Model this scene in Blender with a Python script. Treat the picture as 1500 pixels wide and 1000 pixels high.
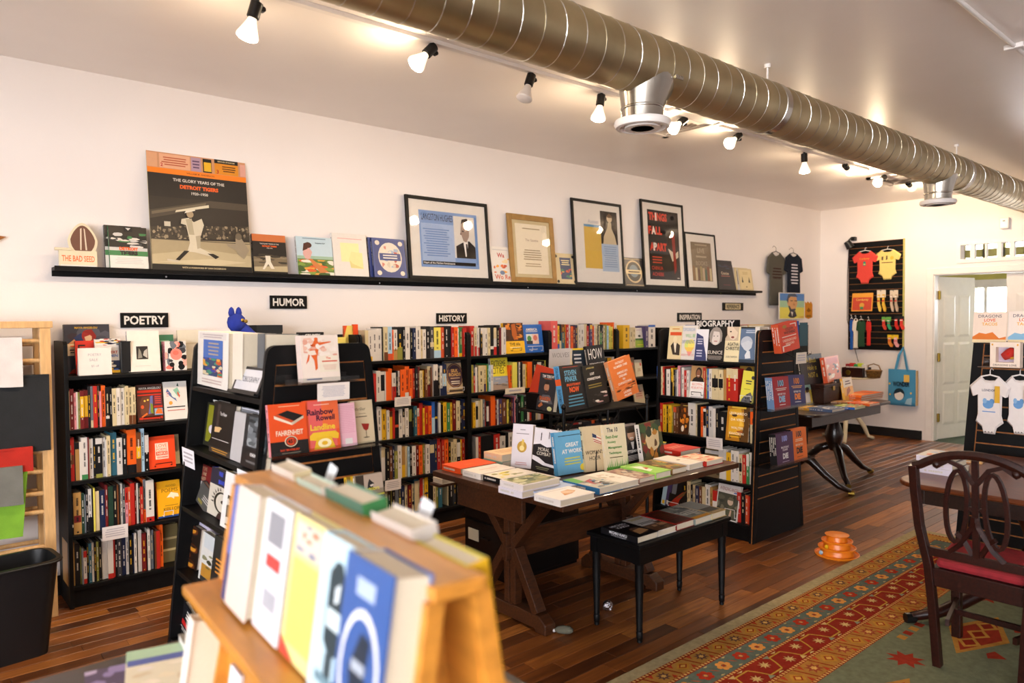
import bpy, bmesh, math, random, re
from mathutils import Vector, Matrix, Euler
R = math.radians
random.seed(7)
for o in list(bpy.data.objects): bpy.data.objects.remove(o)
scene = bpy.context.scene
col = scene.collection

# ------------------------------------------------------------------ camera
F, YAW, PIT, ROL, CH = 1061.0, R(49.218), R(1.7754), R(-0.4802), 1.55
YW, XB, ZC = 4.789, 9.745, 2.9955          # long wall, rear wall, ceiling height
fw = Vector((math.cos(YAW)*math.cos(PIT), math.sin(YAW)*math.cos(PIT), -math.sin(PIT)))
rt = Vector((math.sin(YAW), -math.cos(YAW), 0)); up = rt.cross(fw)
rt, up = math.cos(ROL)*rt + math.sin(ROL)*up, -math.sin(ROL)*rt + math.cos(ROL)*up
C0 = Vector((0, 0, CH))
cam = bpy.data.cameras.new('camera'); cam_o = bpy.data.objects.new('camera', cam); col.objects.link(cam_o)
cam.sensor_width = 36; cam.lens = 36*F/1500; cam.clip_start = .02; cam.clip_end = 200
cam_o.matrix_world = Matrix((( rt.x, up.x, -fw.x, 0), (rt.y, up.y, -fw.y, 0), (rt.z, up.z, -fw.z, CH), (0, 0, 0, 1)))
cam.dof.use_dof = True; cam.dof.focus_distance = 4.4; cam.dof.aperture_fstop = 2.3
scene.camera = cam_o

# ------------------------------------------------------------------ light and exposure
world = bpy.data.worlds.new('sky'); scene.world = world; world.use_nodes = True
bg = world.node_tree.nodes['Background']; bg.inputs[0].default_value = (.94, .95, 1, 1); bg.inputs[1].default_value = 13.0
vs = scene.view_settings; vs.view_transform = 'Standard'; vs.look = 'None'; vs.gamma = 1; vs.exposure = 0.56; vs.use_curve_mapping = False
BULB_W = 44.0
scene.cycles.max_bounces = 10; scene.cycles.diffuse_bounces = 5; scene.cycles.transparent_max_bounces = 12
scene.cycles.sample_clamp_indirect = 6

# ------------------------------------------------------------------ picture coordinates to places on real planes
def ray(x, y): return (x-750)/F*rt - (y-500)/F*up + fw
def onX(x, y, v): d = ray(x, y); return C0 + d*((v-C0.x)/d.x)
def onY(x, y, v): d = ray(x, y); return C0 + d*((v-C0.y)/d.y)
def onZ(x, y, v): d = ray(x, y); return C0 + d*((v-C0.z)/d.z)
def pj(p): d = Vector(p)-C0; k = d.dot(fw); return 750+F*d.dot(rt)/k, 500-F*d.dot(up)/k

# ------------------------------------------------------------------ colour
def lin(c):
    if isinstance(c, str):
        if c in PAL: c = PAL[c]
        c = tuple(int(c[i:i+2], 16)/255 for i in (0, 2, 4))
    return tuple(x/12.92 if x <= .04045 else ((x+.055)/1.055)**2.4 for x in c) + (1,)
PAL = dict(w='D8D0C6', c='D0BE94', k='101012', r='B4261C', d='6A1718', o='E85F18', y='E0AE20', l='E2D45A', b='2C5FB0',
  n='1C2646', t='2E5F70', g='3C7D48', e='203A2C', p='D98890', v='463862', u='6A3C1E', s='6C7178', a='AE8448', i='A6C4D8', m='8C8A3C',
  h='C8C4C0', x='3A3A3E', f='E0DAD2', q='C8502A', j='DC5C58', z='E2DEDA')
CW = dict(w='white', c='cream', k='black', r='red', d='maroon', o='orange', y='yellow', l='lemon yellow', b='blue', n='navy', t='teal',
  g='green', e='dark green', p='pink', v='purple', u='brown', s='grey', a='tan', i='pale blue', m='olive', h='pale grey', x='charcoal', f='white', q='rust', j='coral', z='white')

# ------------------------------------------------------------------ materials
MATS = {}
def mat(name, c, rough=.5, metal=0, var=.12, scale=12, bump=0, bscale=60, spec=.5, coat=0, stretch=None, c2=None):
    m = bpy.data.materials.new(name); m.use_nodes = True; n = m.node_tree.nodes; l = m.node_tree.links
    b = n['Principled BSDF']; b.inputs['Roughness'].default_value = rough; b.inputs['Metallic'].default_value = metal
    b.inputs['Specular IOR Level'].default_value = spec; b.inputs['Coat Weight'].default_value = coat
    tc = n.new('ShaderNodeTexCoord'); src = tc.outputs['Object']
    if stretch:
        mp = n.new('ShaderNodeMapping'); mp.inputs['Scale'].default_value = stretch; l.new(src, mp.inputs[0]); src = mp.outputs[0]
    nz = n.new('ShaderNodeTexNoise'); nz.inputs['Scale'].default_value = scale; nz.inputs['Detail'].default_value = 4; l.new(src, nz.inputs['Vector'])
    rp = n.new('ShaderNodeValToRGB'); a = lin(c); bcol = lin(c2) if c2 else tuple(x*(1-var*2) for x in a[:3])+(1,)
    rp.color_ramp.elements[0].position = .35; rp.color_ramp.elements[1].position = .65
    rp.color_ramp.elements[0].color = bcol; rp.color_ramp.elements[1].color = a
    l.new(nz.outputs[0], rp.inputs[0]); l.new(rp.outputs[0], b.inputs['Base Color'])
    if bump:
        n2 = n.new('ShaderNodeTexNoise'); n2.inputs['Scale'].default_value = bscale; l.new(src, n2.inputs['Vector'])
        bp = n.new('ShaderNodeBump'); bp.inputs['Strength'].default_value = bump; bp.inputs['Distance'].default_value = .01
        l.new(n2.outputs[0], bp.inputs['Height']); l.new(bp.outputs[0], b.inputs['Normal'])
    MATS[name] = m; return m
def colmat(name, rough=.45, spec=.4, var=.03, bump=0):
    m = bpy.data.materials.new(name); m.use_nodes = True; n = m.node_tree.nodes; l = m.node_tree.links; b = n['Principled BSDF']
    b.inputs['Roughness'].default_value = rough; b.inputs['Specular IOR Level'].default_value = spec
    at = n.new('ShaderNodeAttribute'); at.attribute_name = 'Col'
    tc = n.new('ShaderNodeTexCoord'); nz = n.new('ShaderNodeTexNoise'); nz.inputs['Scale'].default_value = 40; l.new(tc.outputs['Object'], nz.inputs['Vector'])
    mx = n.new('ShaderNodeMix'); mx.data_type = 'RGBA'; mx.blend_type = 'MULTIPLY'; mx.inputs['Factor'].default_value = var*3
    l.new(at.outputs['Color'], mx.inputs['A']); l.new(nz.outputs[0], mx.inputs['B']); l.new(mx.outputs['Result'], b.inputs['Base Color'])
    if bump:
        n2 = n.new('ShaderNodeTexNoise'); n2.inputs['Scale'].default_value = 220; l.new(tc.outputs['Object'], n2.inputs['Vector'])
        bp = n.new('ShaderNodeBump'); bp.inputs['Strength'].default_value = bump; bp.inputs['Distance'].default_value = .004
        l.new(n2.outputs[0], bp.inputs['Height']); l.new(bp.outputs[0], b.inputs['Normal'])
    MATS[name] = m; return m
def emat(name, c, s):
    m = bpy.data.materials.new(name); m.use_nodes = True; n = m.node_tree.nodes; b = n['Principled BSDF']
    b.inputs['Base Color'].default_value = lin(c); b.inputs['Emission Color'].default_value = lin(c); b.inputs['Emission Strength'].default_value = s
    nz = n.new('ShaderNodeTexNoise'); nz.inputs['Scale'].default_value = 3
    MATS[name] = m; return m
def glassmat(name, tint='FFFFFF', refl=1.0):
    m = bpy.data.materials.new(name); m.use_nodes = True; n = m.node_tree.nodes; l = m.node_tree.links
    n.remove(n['Principled BSDF']); out = n['Material Output']
    tr = n.new('ShaderNodeBsdfTransparent'); tr.inputs[0].default_value = lin(tint); gl = n.new('ShaderNodeBsdfGlossy'); gl.inputs['Roughness'].default_value = .03
    lw = n.new('ShaderNodeLayerWeight'); pw_ = n.new('ShaderNodeMath'); pw_.operation = 'POWER'; pw_.inputs[1].default_value = 5; l.new(lw.outputs['Facing'], pw_.inputs[0])
    fr = n.new('ShaderNodeMath'); fr.operation = 'MULTIPLY_ADD'; fr.inputs[1].default_value = .9; fr.inputs[2].default_value = .035; l.new(pw_.outputs[0], fr.inputs[0]); mx = n.new('ShaderNodeMixShader')
    l.new(fr.outputs[0], mx.inputs[0]); l.new(tr.outputs[0], mx.inputs[1]); l.new(gl.outputs[0], mx.inputs[2]); l.new(mx.outputs[0], out.inputs[0])
    MATS[name] = m; return m
mat('wall_paint', 'E9E2DE', .75, var=.012, scale=2, bump=.06, bscale=90, spec=.2)
mat('ceiling_paint', 'F5EEE7', .33, var=.02, scale=1.5, bump=.04, bscale=25, spec=.45)
mat('black_wood', '070708', .5, var=.15, scale=25, bump=.03, spec=.22)
mat('black_metal', '09090A', .42, metal=.2, var=.1)
mat('black_plastic', '08080A', .45, var=.05, bump=.05, bscale=300)
mat('mdf', 'A8662A', .6, var=.2, scale=60)
mat('walnut', '4A2813', .38, var=.28, scale=9, stretch=(2, 12, 12), bump=.03, coat=.15)
mat('table_top', '6E3617', .3, var=.22, scale=7, stretch=(10, 2, 10), spec=.4)
mat('mahogany', '2E1009', .36, var=.28, scale=9, stretch=(2, 9, 9), spec=.3)
mat('dark_oak', '2A160C', .32, var=.3, scale=9, stretch=(2, 10, 10), coat=.25)
mat('honey_wood', 'D08A34', .4, var=.14, scale=6, stretch=(6, 1, 6), coat=.15)
mat('light_wood', 'D9AE76', .5, var=.1, scale=9, stretch=(8, 8, 1))
mat('galvanised', 'C4B48E', .44, metal=1, var=.1, scale=5, bump=.02, bscale=6)
mat('bright_zinc', 'C8C4BA', .2, metal=1, var=.06, scale=8)
mat('seam_steel', 'D8D4CC', .3, metal=1, var=.05)
mat('white_paint', 'ECE6E0', .4, var=.02)
mat('white_plastic', 'E4DEDA', .35, var=.02)
mat('pages', 'DCCFB6', .8, var=.1, scale=200, stretch=(1, 40, 1))
mat('cream_paint', 'DDD0B0', .45, var=.05)
mat('brass', 'A88A3C', .3, metal=1, var=.1)
mat('gilt', 'A07C44', .45, metal=.35, var=.12)
mat('chrome', 'C8C8CC', .15, metal=1, var=.03)
mat('orange_plastic', 'F0861C', .3, var=.03)
mat('red_cloth', '8E1620', .85, var=.12, scale=30, bump=.2, bscale=400)
mat('wicker', '9A7038', .6, var=.3, scale=60, bump=.4, bscale=120)
mat('blue_plush', '2438A0', .9, var=.15, bump=.4, bscale=200)
mat('fur', '6A6858', .95, var=.2, bump=.4, bscale=300)
mat('foil', 'C8C4CC', .25, metal=1, var=.2, bump=.9, bscale=80)
mat('olive_paint', 'BDB460', .7, var=.04)
mat('felt_dark', '1C1F22', .9, var=.1, bump=.2, bscale=200)
mat('felt_red', 'B82414', .9, var=.08, bump=.2, bscale=200)
mat('felt_grey', '74746C', .9, var=.08, bump=.2, bscale=200)
mat('felt_green', '7CB030', .9, var=.08, bump=.2, bscale=200)
mat('felt_white', 'DED6D2', .9, var=.05, bump=.2, bscale=200)
mat('carpet_green', '4A5A48', .95, var=.15, bump=.3)
mat('concrete', '8A8680', .8)
colmat('cover', .38, .45); colmat('print', .4, .4); colmat('cloth', .9, .1, bump=.3); colmat('paper', .75, .2); colmat('rugcloth', .95, .05, var=.16, bump=.6)
emat('bulb_lit', 'FFF0D8', 22); emat('bulb_glow', 'FFEBD0', .9); glassmat('pane'); glassmat('acrylic', 'F4F6F6')

# ------------------------------------------------------------------ mesh helper
GL = {}
def glyphs(s, bold=0):
    k = (s, bold)
    if k not in GL:
        cu = bpy.data.curves.new('lettering', 'FONT'); cu.body = s; cu.resolution_u = 2; cu.offset = bold; cu.fill_mode = 'FRONT'
        o = bpy.data.objects.new('lettering', cu); me = o.to_mesh()
        v = [(p.co.x, p.co.y) for p in me.vertices]; f = [tuple(p.vertices) for p in me.polygons]
        o.to_mesh_clear(); bpy.data.objects.remove(o); bpy.data.curves.remove(cu)
        if v:
            x0 = min(p[0] for p in v); x1 = max(p[0] for p in v); y0 = min(p[1] for p in v); y1 = max(p[1] for p in v)
            v = [((p[0]-x0), (p[1]-y0)) for p in v]; GL[k] = (v, f, x1-x0, y1-y0)
        else: GL[k] = ([], [], 1, 1)
    return GL[k]
def build_print(mb, name, m, parent):
    if 1 < len(mb.f) <= 4 and all(len(q) > 2 for q in mb.f):
        for q, c in zip(mb.f, mb.c): MB().poly([mb.v[i] for i in q], c).build('printed_block', m, parent)
    elif mb.f: mb.build(name, m, parent)
class MB:
    def __init__(s): s.v = []; s.f = []; s.c = []
    def add(s, v, f, c=None):
        n = len(s.v); s.v += [tuple(p) for p in v]; s.f += [tuple(i+n for i in q) for q in f]; s.c += [c]*len(f); return s
    def box(s, x0, y0, z0, x1, y1, z1, c=None):
        v = [(x, y, z) for z in (z0, z1) for y in (y0, y1) for x in (x0, x1)]
        return s.add(v, [(0, 2, 3, 1), (4, 5, 7, 6), (0, 1, 5, 4), (2, 6, 7, 3), (0, 4, 6, 2), (1, 3, 7, 5)], c)
    def poly(s, p, c=None): return s.add(p, [tuple(range(len(p)))], c)
    def prism(s, p, ax, a, b, c=None):
        # p: 2-D outline in the two other axes (in axis order), counter-clockwise; extruded along ax from a to b
        def mk(u, w, t): q = [u, w]; q.insert(ax, t); return tuple(q)
        n = len(p); v = [mk(u, w, a) for u, w in p] + [mk(u, w, b) for u, w in p]
        f = [tuple(reversed(range(n))), tuple(range(n, 2*n))] + [(i, (i+1) % n, n+(i+1) % n, n+i) for i in range(n)]
        if ax == 1: f = [tuple(reversed(q)) for q in f]
        return s.add(v, f, c)
    def tube(s, pts, r, n=8, c=None, sq=None, closed=False):
        pts = [Vector(p) for p in pts]; m = len(pts); rs = r if isinstance(r, (list, tuple)) else [r]*m; v = []; f = []
        ref = None
        for i, p in enumerate(pts):
            a = pts[(i-1) % m] if (i or closed) else p; b = pts[(i+1) % m] if (i < m-1 or closed) else p
            t = (b-a).normalized()
            if ref is None: ref = Vector((0, 0, 1)) if abs(t.z) < .9 else Vector((1, 0, 0))
            u = (ref - t*ref.dot(t)).normalized(); w = t.cross(u); ref = u
            for k in range(n):
                an = 2*math.pi*(k+.5)/n; cu, cw = math.cos(an), math.sin(an)
                if sq: q = p + u*(sq[0] if cu > 0 else -sq[0])*(1 if n == 4 else abs(cu)) + w*(sq[1] if cw > 0 else -sq[1])*(1 if n == 4 else abs(cw))
                else: q = p + (u*cu + w*cw)*rs[i]
                v.append(q)
        for i in range(m if closed else m-1):
            j = (i+1) % m
            for k in range(n): f.append((i*n+k, i*n+(k+1) % n, j*n+(k+1) % n, j*n+k))
        if not closed: f += [tuple(reversed(range(n))), tuple(range((m-1)*n, m*n))]
        return s.add(v, f, c)
    def lathe(s, prof, n=16, c=None, at=(0, 0, 0), M=None):
        v = []; f = []
        for r_, z in prof:
            for k in range(n):
                a = 2*math.pi*k/n; p = Vector((r_*math.cos(a), r_*math.sin(a), z)); p = (M @ p) if M else p; v.append(p+Vector(at))
        for i in range(len(prof)-1):
            for k in range(n): f.append((i*n+k, i*n+(k+1) % n, (i+1)*n+(k+1) % n, (i+1)*n+k))
        f += [tuple(reversed(range(n))), tuple(range((len(prof)-1)*n, len(prof)*n))]
        return s.add(v, f, c)
    def xf(s, M): s.v = [tuple(M @ Vector(p)) for p in s.v]; return s
    def join(s, o): return s.add(o.v, o.f).setc(o.c)
    def setc(s, c): s.c[len(s.c)-len(c):] = c; return s
    def build(s, name, m, parent=None, smooth=False, bevel=0, world=False):
        me = bpy.data.meshes.new(name); v = s.v
        if world and parent: L = parent.location; v = [(p[0]-L.x, p[1]-L.y, p[2]-L.z) for p in v]
        me.from_pydata(v, [], s.f)
        if any(x is not None for x in s.c):
            at = me.color_attributes.new('Col', 'FLOAT_COLOR', 'CORNER'); buf = []; cache = {}
            for fc, q in zip(s.c, s.f):
                k = fc or 'w'
                if k not in cache: cache[k] = lin(k)
                buf += list(cache[k])*len(q)
            at.data.foreach_set('color', buf)
        me.materials.append(MATS[m])
        if smooth: me.shade_smooth() if smooth is True else me.shade_smooth()
        me.update(); o = bpy.data.objects.new(name, me); col.objects.link(o)
        if smooth == 'auto': me.set_sharp_from_angle(angle=R(40))
        if parent: o.parent = parent
        if bevel:
            b = o.modifiers.new('soft_edges', 'BEVEL'); b.width = bevel; b.segments = 2; b.limit_method = 'ANGLE'
        return o
def tag(o, label=None, cat=None, group=None, kind=None):
    if label: o['label'] = label
    if cat: o['category'] = cat
    if group: o['group'] = group
    if kind: o['kind'] = kind
    return o
def thing(name, label, cat, loc=(0, 0, 0), rot=(0, 0, 0), group=None):
    o = bpy.data.objects.new(name, None); col.objects.link(o); o.location = loc; o.rotation_euler = rot; o.empty_display_size = .05
    return tag(o, label, cat, group)
def struct(mb, name, m, parent=None, **k):
    o = mb.build(name, m, parent, **k)
    if not parent: o['kind'] = 'structure'
    return o
def copy_tree(o, parent=None):
    c = o.copy(); col.objects.link(c); c.parent = parent
    for ch in [x for x in bpy.data.objects if x.parent == o]: copy_tree(ch, c)
    return c

# ------------------------------------------------------------------ flat print: shapes in (0..1, 0..1) on a panel of w x h facing -y
EPS = .00022
def draw(mb, w, h, design, y=0.0, x0=0.0, z0=0.0):
    k = 0
    for d in design:
        k += 1; yy = y - EPS*k
        P = lambda u, v: (x0+u*w, yy, z0+v*h)
        t = d[0]
        if t == 'r': mb.poly([P(d[1], d[2]), P(d[3], d[2]), P(d[3], d[4]), P(d[1], d[4])], d[5])
        elif t == 'e': mb.poly([P(d[1]+d[3]*math.cos(2*math.pi*i/20), d[2]+d[4]*math.sin(2*math.pi*i/20)) for i in range(20)], d[5])
        elif t == 'p': mb.poly([P(u, v) for u, v in d[1]], d[2])
        elif t == 'g':   # pieces of a picture: seeded blotches inside a rectangle, colours listed
            rr = random.Random(d[6]); x0_, y0_, x1_, y1_ = d[1:5]; cs = d[5]
            for i in range(d[7] if len(d) > 7 else 12):
                cx, cy = rr.uniform(x0_, x1_), rr.uniform(y0_, y1_); a = rr.uniform(.08, .2)*(x1_-x0_); b = rr.uniform(.06, .16)*(y1_-y0_)
                yy = y - EPS*(k+i*.12)
                mb.poly([(x0+w*min(x1_, max(x0_, cx+a*rr.uniform(.6, 1.2)*math.cos(j*math.pi/4))), yy, z0+h*min(y1_, max(y0_, cy+b*rr.uniform(.6, 1.2)*math.sin(j*math.pi/4)))) for j in range(8)], cs[i % len(cs)])
            k += 2
        elif t == 'l':   # rows of fine print as hairlines
            _, a, b, c_, e, n_, cc = d; rr = random.Random(int(a*991+b*77+n_))
            for i in range(n_):
                v = e-(i+.5)*(e-b)/n_; hh = (e-b)/n_*.22; s_ = rr.uniform(0, .12)*(c_-a)
                mb.poly([P(a+s_, v-hh), P(c_-s_, v-hh), P(c_-s_, v+hh), P(a+s_, v+hh)], cc)
        elif t == 't':   # text, centre x, centre y, cap height (of h), colour, max width (of w), turn in quarter circles, bold
            s_, cx, cy, hh, cc = d[1:6]; mw = d[6] if len(d) > 6 else .9; tr = d[7] if len(d) > 7 else 0; bo = d[8] if len(d) > 8 else .02
            v, f, tw, th = glyphs(s_, bo); sc = hh*h/max(th, .5) if not tr else hh*w/max(th, .5)
            sx = min(sc, mw*(h if tr else w)/max(tw, .01))
            pts = []
            for a, b in v:
                a = (a-tw/2)*sx; b = (b-th/2)*sc
                if tr: a, b = b, -a
                pts.append((x0+cx*w+a, yy, z0+cy*h+b))
            mb.add(pts, f, cc)
    return mb
# ================================================================== THE ROOM
X0, Y0 = -4.6, -8.5                      # street front, far side wall
ZF = 0.0
# floor: dark base with real strips laid along the room
fl = struct(MB().box(X0-.2, Y0-.2, -.12, XB, YW+.2, -.006), 'floor', 'concrete')
def floor_mat():
    m = bpy.data.materials.new('floor_boards'); m.use_nodes = True; n = m.node_tree.nodes; l = m.node_tree.links; b = n['Principled BSDF']
    oi = n.new('ShaderNodeObjectInfo'); ge = n.new('ShaderNodeNewGeometry'); ad = n.new('ShaderNodeMath'); ad.operation = 'ADD'
    l.new(oi.outputs['Random'], ad.inputs[0]); l.new(ge.outputs['Random Per Island'], ad.inputs[1])
    fr = n.new('ShaderNodeMath'); fr.operation = 'FRACT'; l.new(ad.outputs[0], fr.inputs[0])
    tc = n.new('ShaderNodeNewGeometry'); mp = n.new('ShaderNodeMapping'); mp.inputs['Scale'].default_value = (2.2, 30, 3)
    sh = n.new('ShaderNodeVectorMath'); sh.operation = 'SCALE'; sh.inputs[0].default_value = (7, 3, 5); l.new(fr.outputs[0], sh.inputs['Scale'])
    l.new(tc.outputs['Position'], mp.inputs[0]); l.new(sh.outputs[0], mp.inputs['Location'])
    nz = n.new('ShaderNodeTexNoise'); nz.inputs['Scale'].default_value = 1.6; nz.inputs['Detail'].default_value = 6; l.new(mp.outputs[0], nz.inputs['Vector'])
    rp = n.new('ShaderNodeValToRGB'); e = rp.color_ramp.elements
    e[0].position = 0; e[0].color = lin('351B0B'); e[1].position = 1; e[1].color = lin('A5682E')
    for p_, c_ in ((.25, '532C12'), (.5, '6B3B17'), (.75, '814A1F')): q = e.new(p_); q.color = lin(c_)
    mm = n.new('ShaderNodeMath'); mm.operation = 'MULTIPLY_ADD'; mm.inputs[1].default_value = .8; l.new(fr.outputs[0], mm.inputs[0])
    m2 = n.new('ShaderNodeMath'); m2.operation = 'MULTIPLY_ADD'; m2.inputs[1].default_value = .9; m2.inputs[2].default_value = -.33; l.new(nz.outputs[0], m2.inputs[0]); l.new(m2.outputs[0], mm.inputs[2])
    l.new(mm.outputs[0], rp.inputs[0]); l.new(rp.outputs[0], b.inputs['Base Color'])
    b.inputs['Roughness'].default_value = .33; b.inputs['Specular IOR Level'].default_value = .5; MATS['floor_boards'] = m
floor_mat()
pw = .082; planks = []; rr = random.Random(3)
row = 0; y = -3.0
while y < YW:
    x = -1.0 - rr.random()*.5
    while x < XB:
        L = rr.choice((.35, .46, .58, .7, .82)); 
        if x+L > XB: L = XB-x
        planks.append((x, y, L)); x += L
    y += pw
def vis(p):
    x, y, L = p; a = pj((x+L/2, y+pw/2, 0)); d = (Vector((x+L/2, y+pw/2, 0))-C0).dot(fw)
    if d < .8 or not (-40 < a[0] < 1540 and 480 < a[1] < 1040): return 0
    if y < 1.93 and x < 5.5: return 0                      # under the rug
    if y > 4.5 and x < 6: return 0
    if a[0] < 760 and a[1] > 850 and a[0] > 280: return 0   # behind the near display
    return L*pw/d**3
planks.sort(key=vis, reverse=True)
PM = {}
def pmesh(L):
    k = round(L, 3)
    if k not in PM:
        b = MB(); g = .0009; e = .0012
        b.add([(0, 0, -.006), (L, 0, -.006), (L, pw, -.006), (0, pw, -.006), (g, g, -e), (L-g, g, -e), (L-g, pw-g, -e), (g, pw-g, -e),
               (g+e, g+e, 0), (L-g-e, g+e, 0), (L-g-e, pw-g-e, 0), (g+e, pw-g-e, 0)],
              [(8, 9, 10, 11)] + [(4+i, 4+(i+1) % 4, 8+(i+1) % 4, 8+i) for i in range(4)] + [(i, (i+1) % 4, 4+(i+1) % 4, 4+i) for i in range(4)])
        PM[k] = b
    return PM[k]
PO = {}
rest = MB()
for i, (x, y, L) in enumerate(planks):
    if i < 300:
        k = round(L, 3)
        if k not in PO: o = pmesh(L).build('plank', 'floor_boards', fl); PO[k] = o
        else: o = PO[k].copy(); col.objects.link(o)
        o.parent = fl; o.location = (x, y, 0)
    else:
        b = pmesh(L); rest.add([(p[0]+x, p[1]+y, p[2]) for p in b.v], b.f)
tag(rest.build('plank_field', 'floor_boards', fl), kind='stuff')

# ceiling
struct(MB().box(X0-.2, Y0-.2, ZC, XB+4, YW+.2, ZC+.15), 'ceiling', 'ceiling_paint')
# long wall
struct(MB().box(X0-.2, YW, -.1, XB+4, YW+.2, ZC), 'wall_left', 'wall_paint')
struct(MB().box(X0-.2, Y0-.2, -.1, XB+.15, Y0, ZC), 'wall_right', 'wall_paint')
# street front with a wide shop window, behind the camera
WA, WB_ = -8.0, 1.0
b = MB(); b.box(X0-.2, Y0, -.1, X0, YW, .45); b.box(X0-.2, Y0, 2.75, X0, YW, ZC); b.box(X0-.2, Y0, .45, X0, WA, 2.75); b.box(X0-.2, WB_, .45, X0, YW, 2.75)
struct(b, 'wall_front', 'wall_paint')
b = MB(); nw = 4; ws = (WB_-WA)/nw
for k in range(nw+1): yy = WA+k*ws-(.06 if k == nw else 0); b.box(X0-.12, yy, .45, X0-.06, yy+.06, 2.75)
b.box(X0-.12, WA, .45, X0-.06, WB_, .51); b.box(X0-.12, WA, 2.69, X0-.06, WB_, 2.75)
w1 = struct(b, 'window_1', 'black_metal')
for k in range(nw): MB().box(X0-.094, WA+k*ws+.06, .51, X0-.088, WA+(k+1)*ws-(.06 if k == nw-1 else 0), 2.69).build('pane', 'pane', w1)
def portal(name, loc, rot, sx, sy):
    l = bpy.data.lights.new(name, 'AREA'); l.shape = 'RECTANGLE'; l.size = sx; l.size_y = sy; l.cycles.is_portal = True
    o = bpy.data.objects.new(name, l); col.objects.link(o); o.location = loc; o.rotation_euler = rot
portal('daylight_portal', (X0-.19, (WA+WB_)/2, 1.6), (0, R(-90), 0), 2.25, WB_-WA)

# rear wall with doorway and transom window
yL = onX(1366, 600, XB).y; yC = onX(1471, 500, XB).y; yR = 2*yC-yL; zD = onX(1400, 401, XB).z
tz0, tz1 = onX(1430, 378.5, XB).z, onX(1430, 357.5, XB).z; ty1 = onX(1407, 370, XB).y; ty0 = yR-.05
b = MB(); x0, x1 = XB, XB+.14
b.box(x0, yL, -.1, x1, YW, ZC); b.box(x0, Y0, -.1, x1, yR, ZC); b.box(x0, yR, zD, x1, yL, tz0); b.box(x0, yR, tz1, x1, yL, ZC)
b.box(x0, ty1, tz0, x1, yL, tz1)
struct(b, 'wall_back', 'wall_paint')
# casing
b = MB(); cw = .075
b.box(XB-.018, yL, 0, XB, yL+cw, zD+cw); b.box(XB-.018, yR-cw, 0, XB, yR, zD+cw); b.box(XB-.018, yR, zD, XB, yL, zD+cw)
b.box(XB, yL-.012, 0, x1, yL, zD); b.box(XB, yR, 0, x1, yR+.012, zD); b.box(XB, yR, zD-.012, x1, yL, zD)
struct(b, 'trim_1', 'white_paint', bevel=.003)
b = MB(); b.box(XB-.012, ty0, tz0-.045, XB, ty1+.045, tz0); b.box(XB-.012, ty0, tz1, XB, ty1+.045, tz1+.04); b.box(XB-.012, ty1, tz0, XB, ty1+.045, tz1)
for p_ in (1424.5, 1463.5, 1482.5):
    yy = onX(p_, 368, XB).y; b.box(XB-.006, yy-.022, tz0, XB+.06, yy+.022, tz1)
yy = onX(1444, 368, XB).y; b.box(XB, yy-.008, tz0, XB+.06, yy+.008, tz1)
w2 = struct(b, 'window_2', 'white_paint')
ys = [ty0]+[onX(p_, 368, XB).y for p_ in (1482.5, 1463.5, 1424.5)]+[ty1]
for i in range(4): MB().box(XB+.03, ys[i]+.01, tz0, XB+.034, ys[i+1]-.01, tz1).build('pane', 'pane', w2)
# six-panel door leaves
def leaf(name, w, h, hinge, ang, mirror=False):
    d = struct(MB().box(0, -w, .01, .035, 0, h), name, 'white_paint', bevel=.002)
    d.location = hinge; d.rotation_euler = (0, 0, ang)
    for (za, zb) in ((.08, .30), (.345, .62), (.655, .93)):
        for (ya, yb) in ((.13, .46), (.54, .87)):
            q = MB(); zz0, zz1 = (.03+za*h*.94), (.03+zb*h*.94); a0, a1 = -w*yb, -w*ya
            for sgn, xo in ((-1, 0), (1, .035)):
                e = .006*sgn
                q.add([(xo, a0, zz0), (xo, a1, zz0), (xo, a1, zz1), (xo, a0, zz1), (xo+e, a0+.03, zz0+.03), (xo+e, a1-.03, zz0+.03), (xo+e, a1-.03, zz1-.03), (xo+e, a0+.03, zz1-.03)],
                      [(4, 7, 6, 5) if sgn < 0 else (4, 5, 6, 7)] + [(i, 4+i, 4+(i+1) % 4, (i+1) % 4) if sgn < 0 else (i, (i+1) % 4, 4+(i+1) % 4, 4+i) for i in range(4)])
            q.build('panel', 'white_paint', d)
    return d
wl = yL-yC-.01
best = min(range(20, 100), key=lambda a: abs(pj((XB+.12+wl*math.sin(R(a)), yL-.015-wl*math.cos(R(a)), 1.5))[0]-1427))
d1 = leaf('door_1', wl, zD-.02, (XB+.12, yL-.015, 0), R(best))
d2 = leaf('door_2', wl, zD-.02, (XB+.06, yC, 0), 0)
for z_ in (.28, 1.03, 1.80):
    q = MB(); q.box(-.012, -.03, z_-.05, .004, .012, z_+.05); q.tube([(-.012, .006, z_-.055), (-.012, .006, z_+.055)], .009, 8); q.build('hinge', 'brass', d1)
# baseboards
ye = onX(1350.5, 640, XB).y; zb = onX(1300, 625.7, XB).z
struct(MB().box(XB-.012, ye, 0, XB, YW-.012, zb), 'baseboard_back', 'black_plastic', bevel=.002)
struct(MB().box(X0, YW-.012, 0, XB, YW, zb), 'baseboard_left', 'black_plastic')
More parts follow.
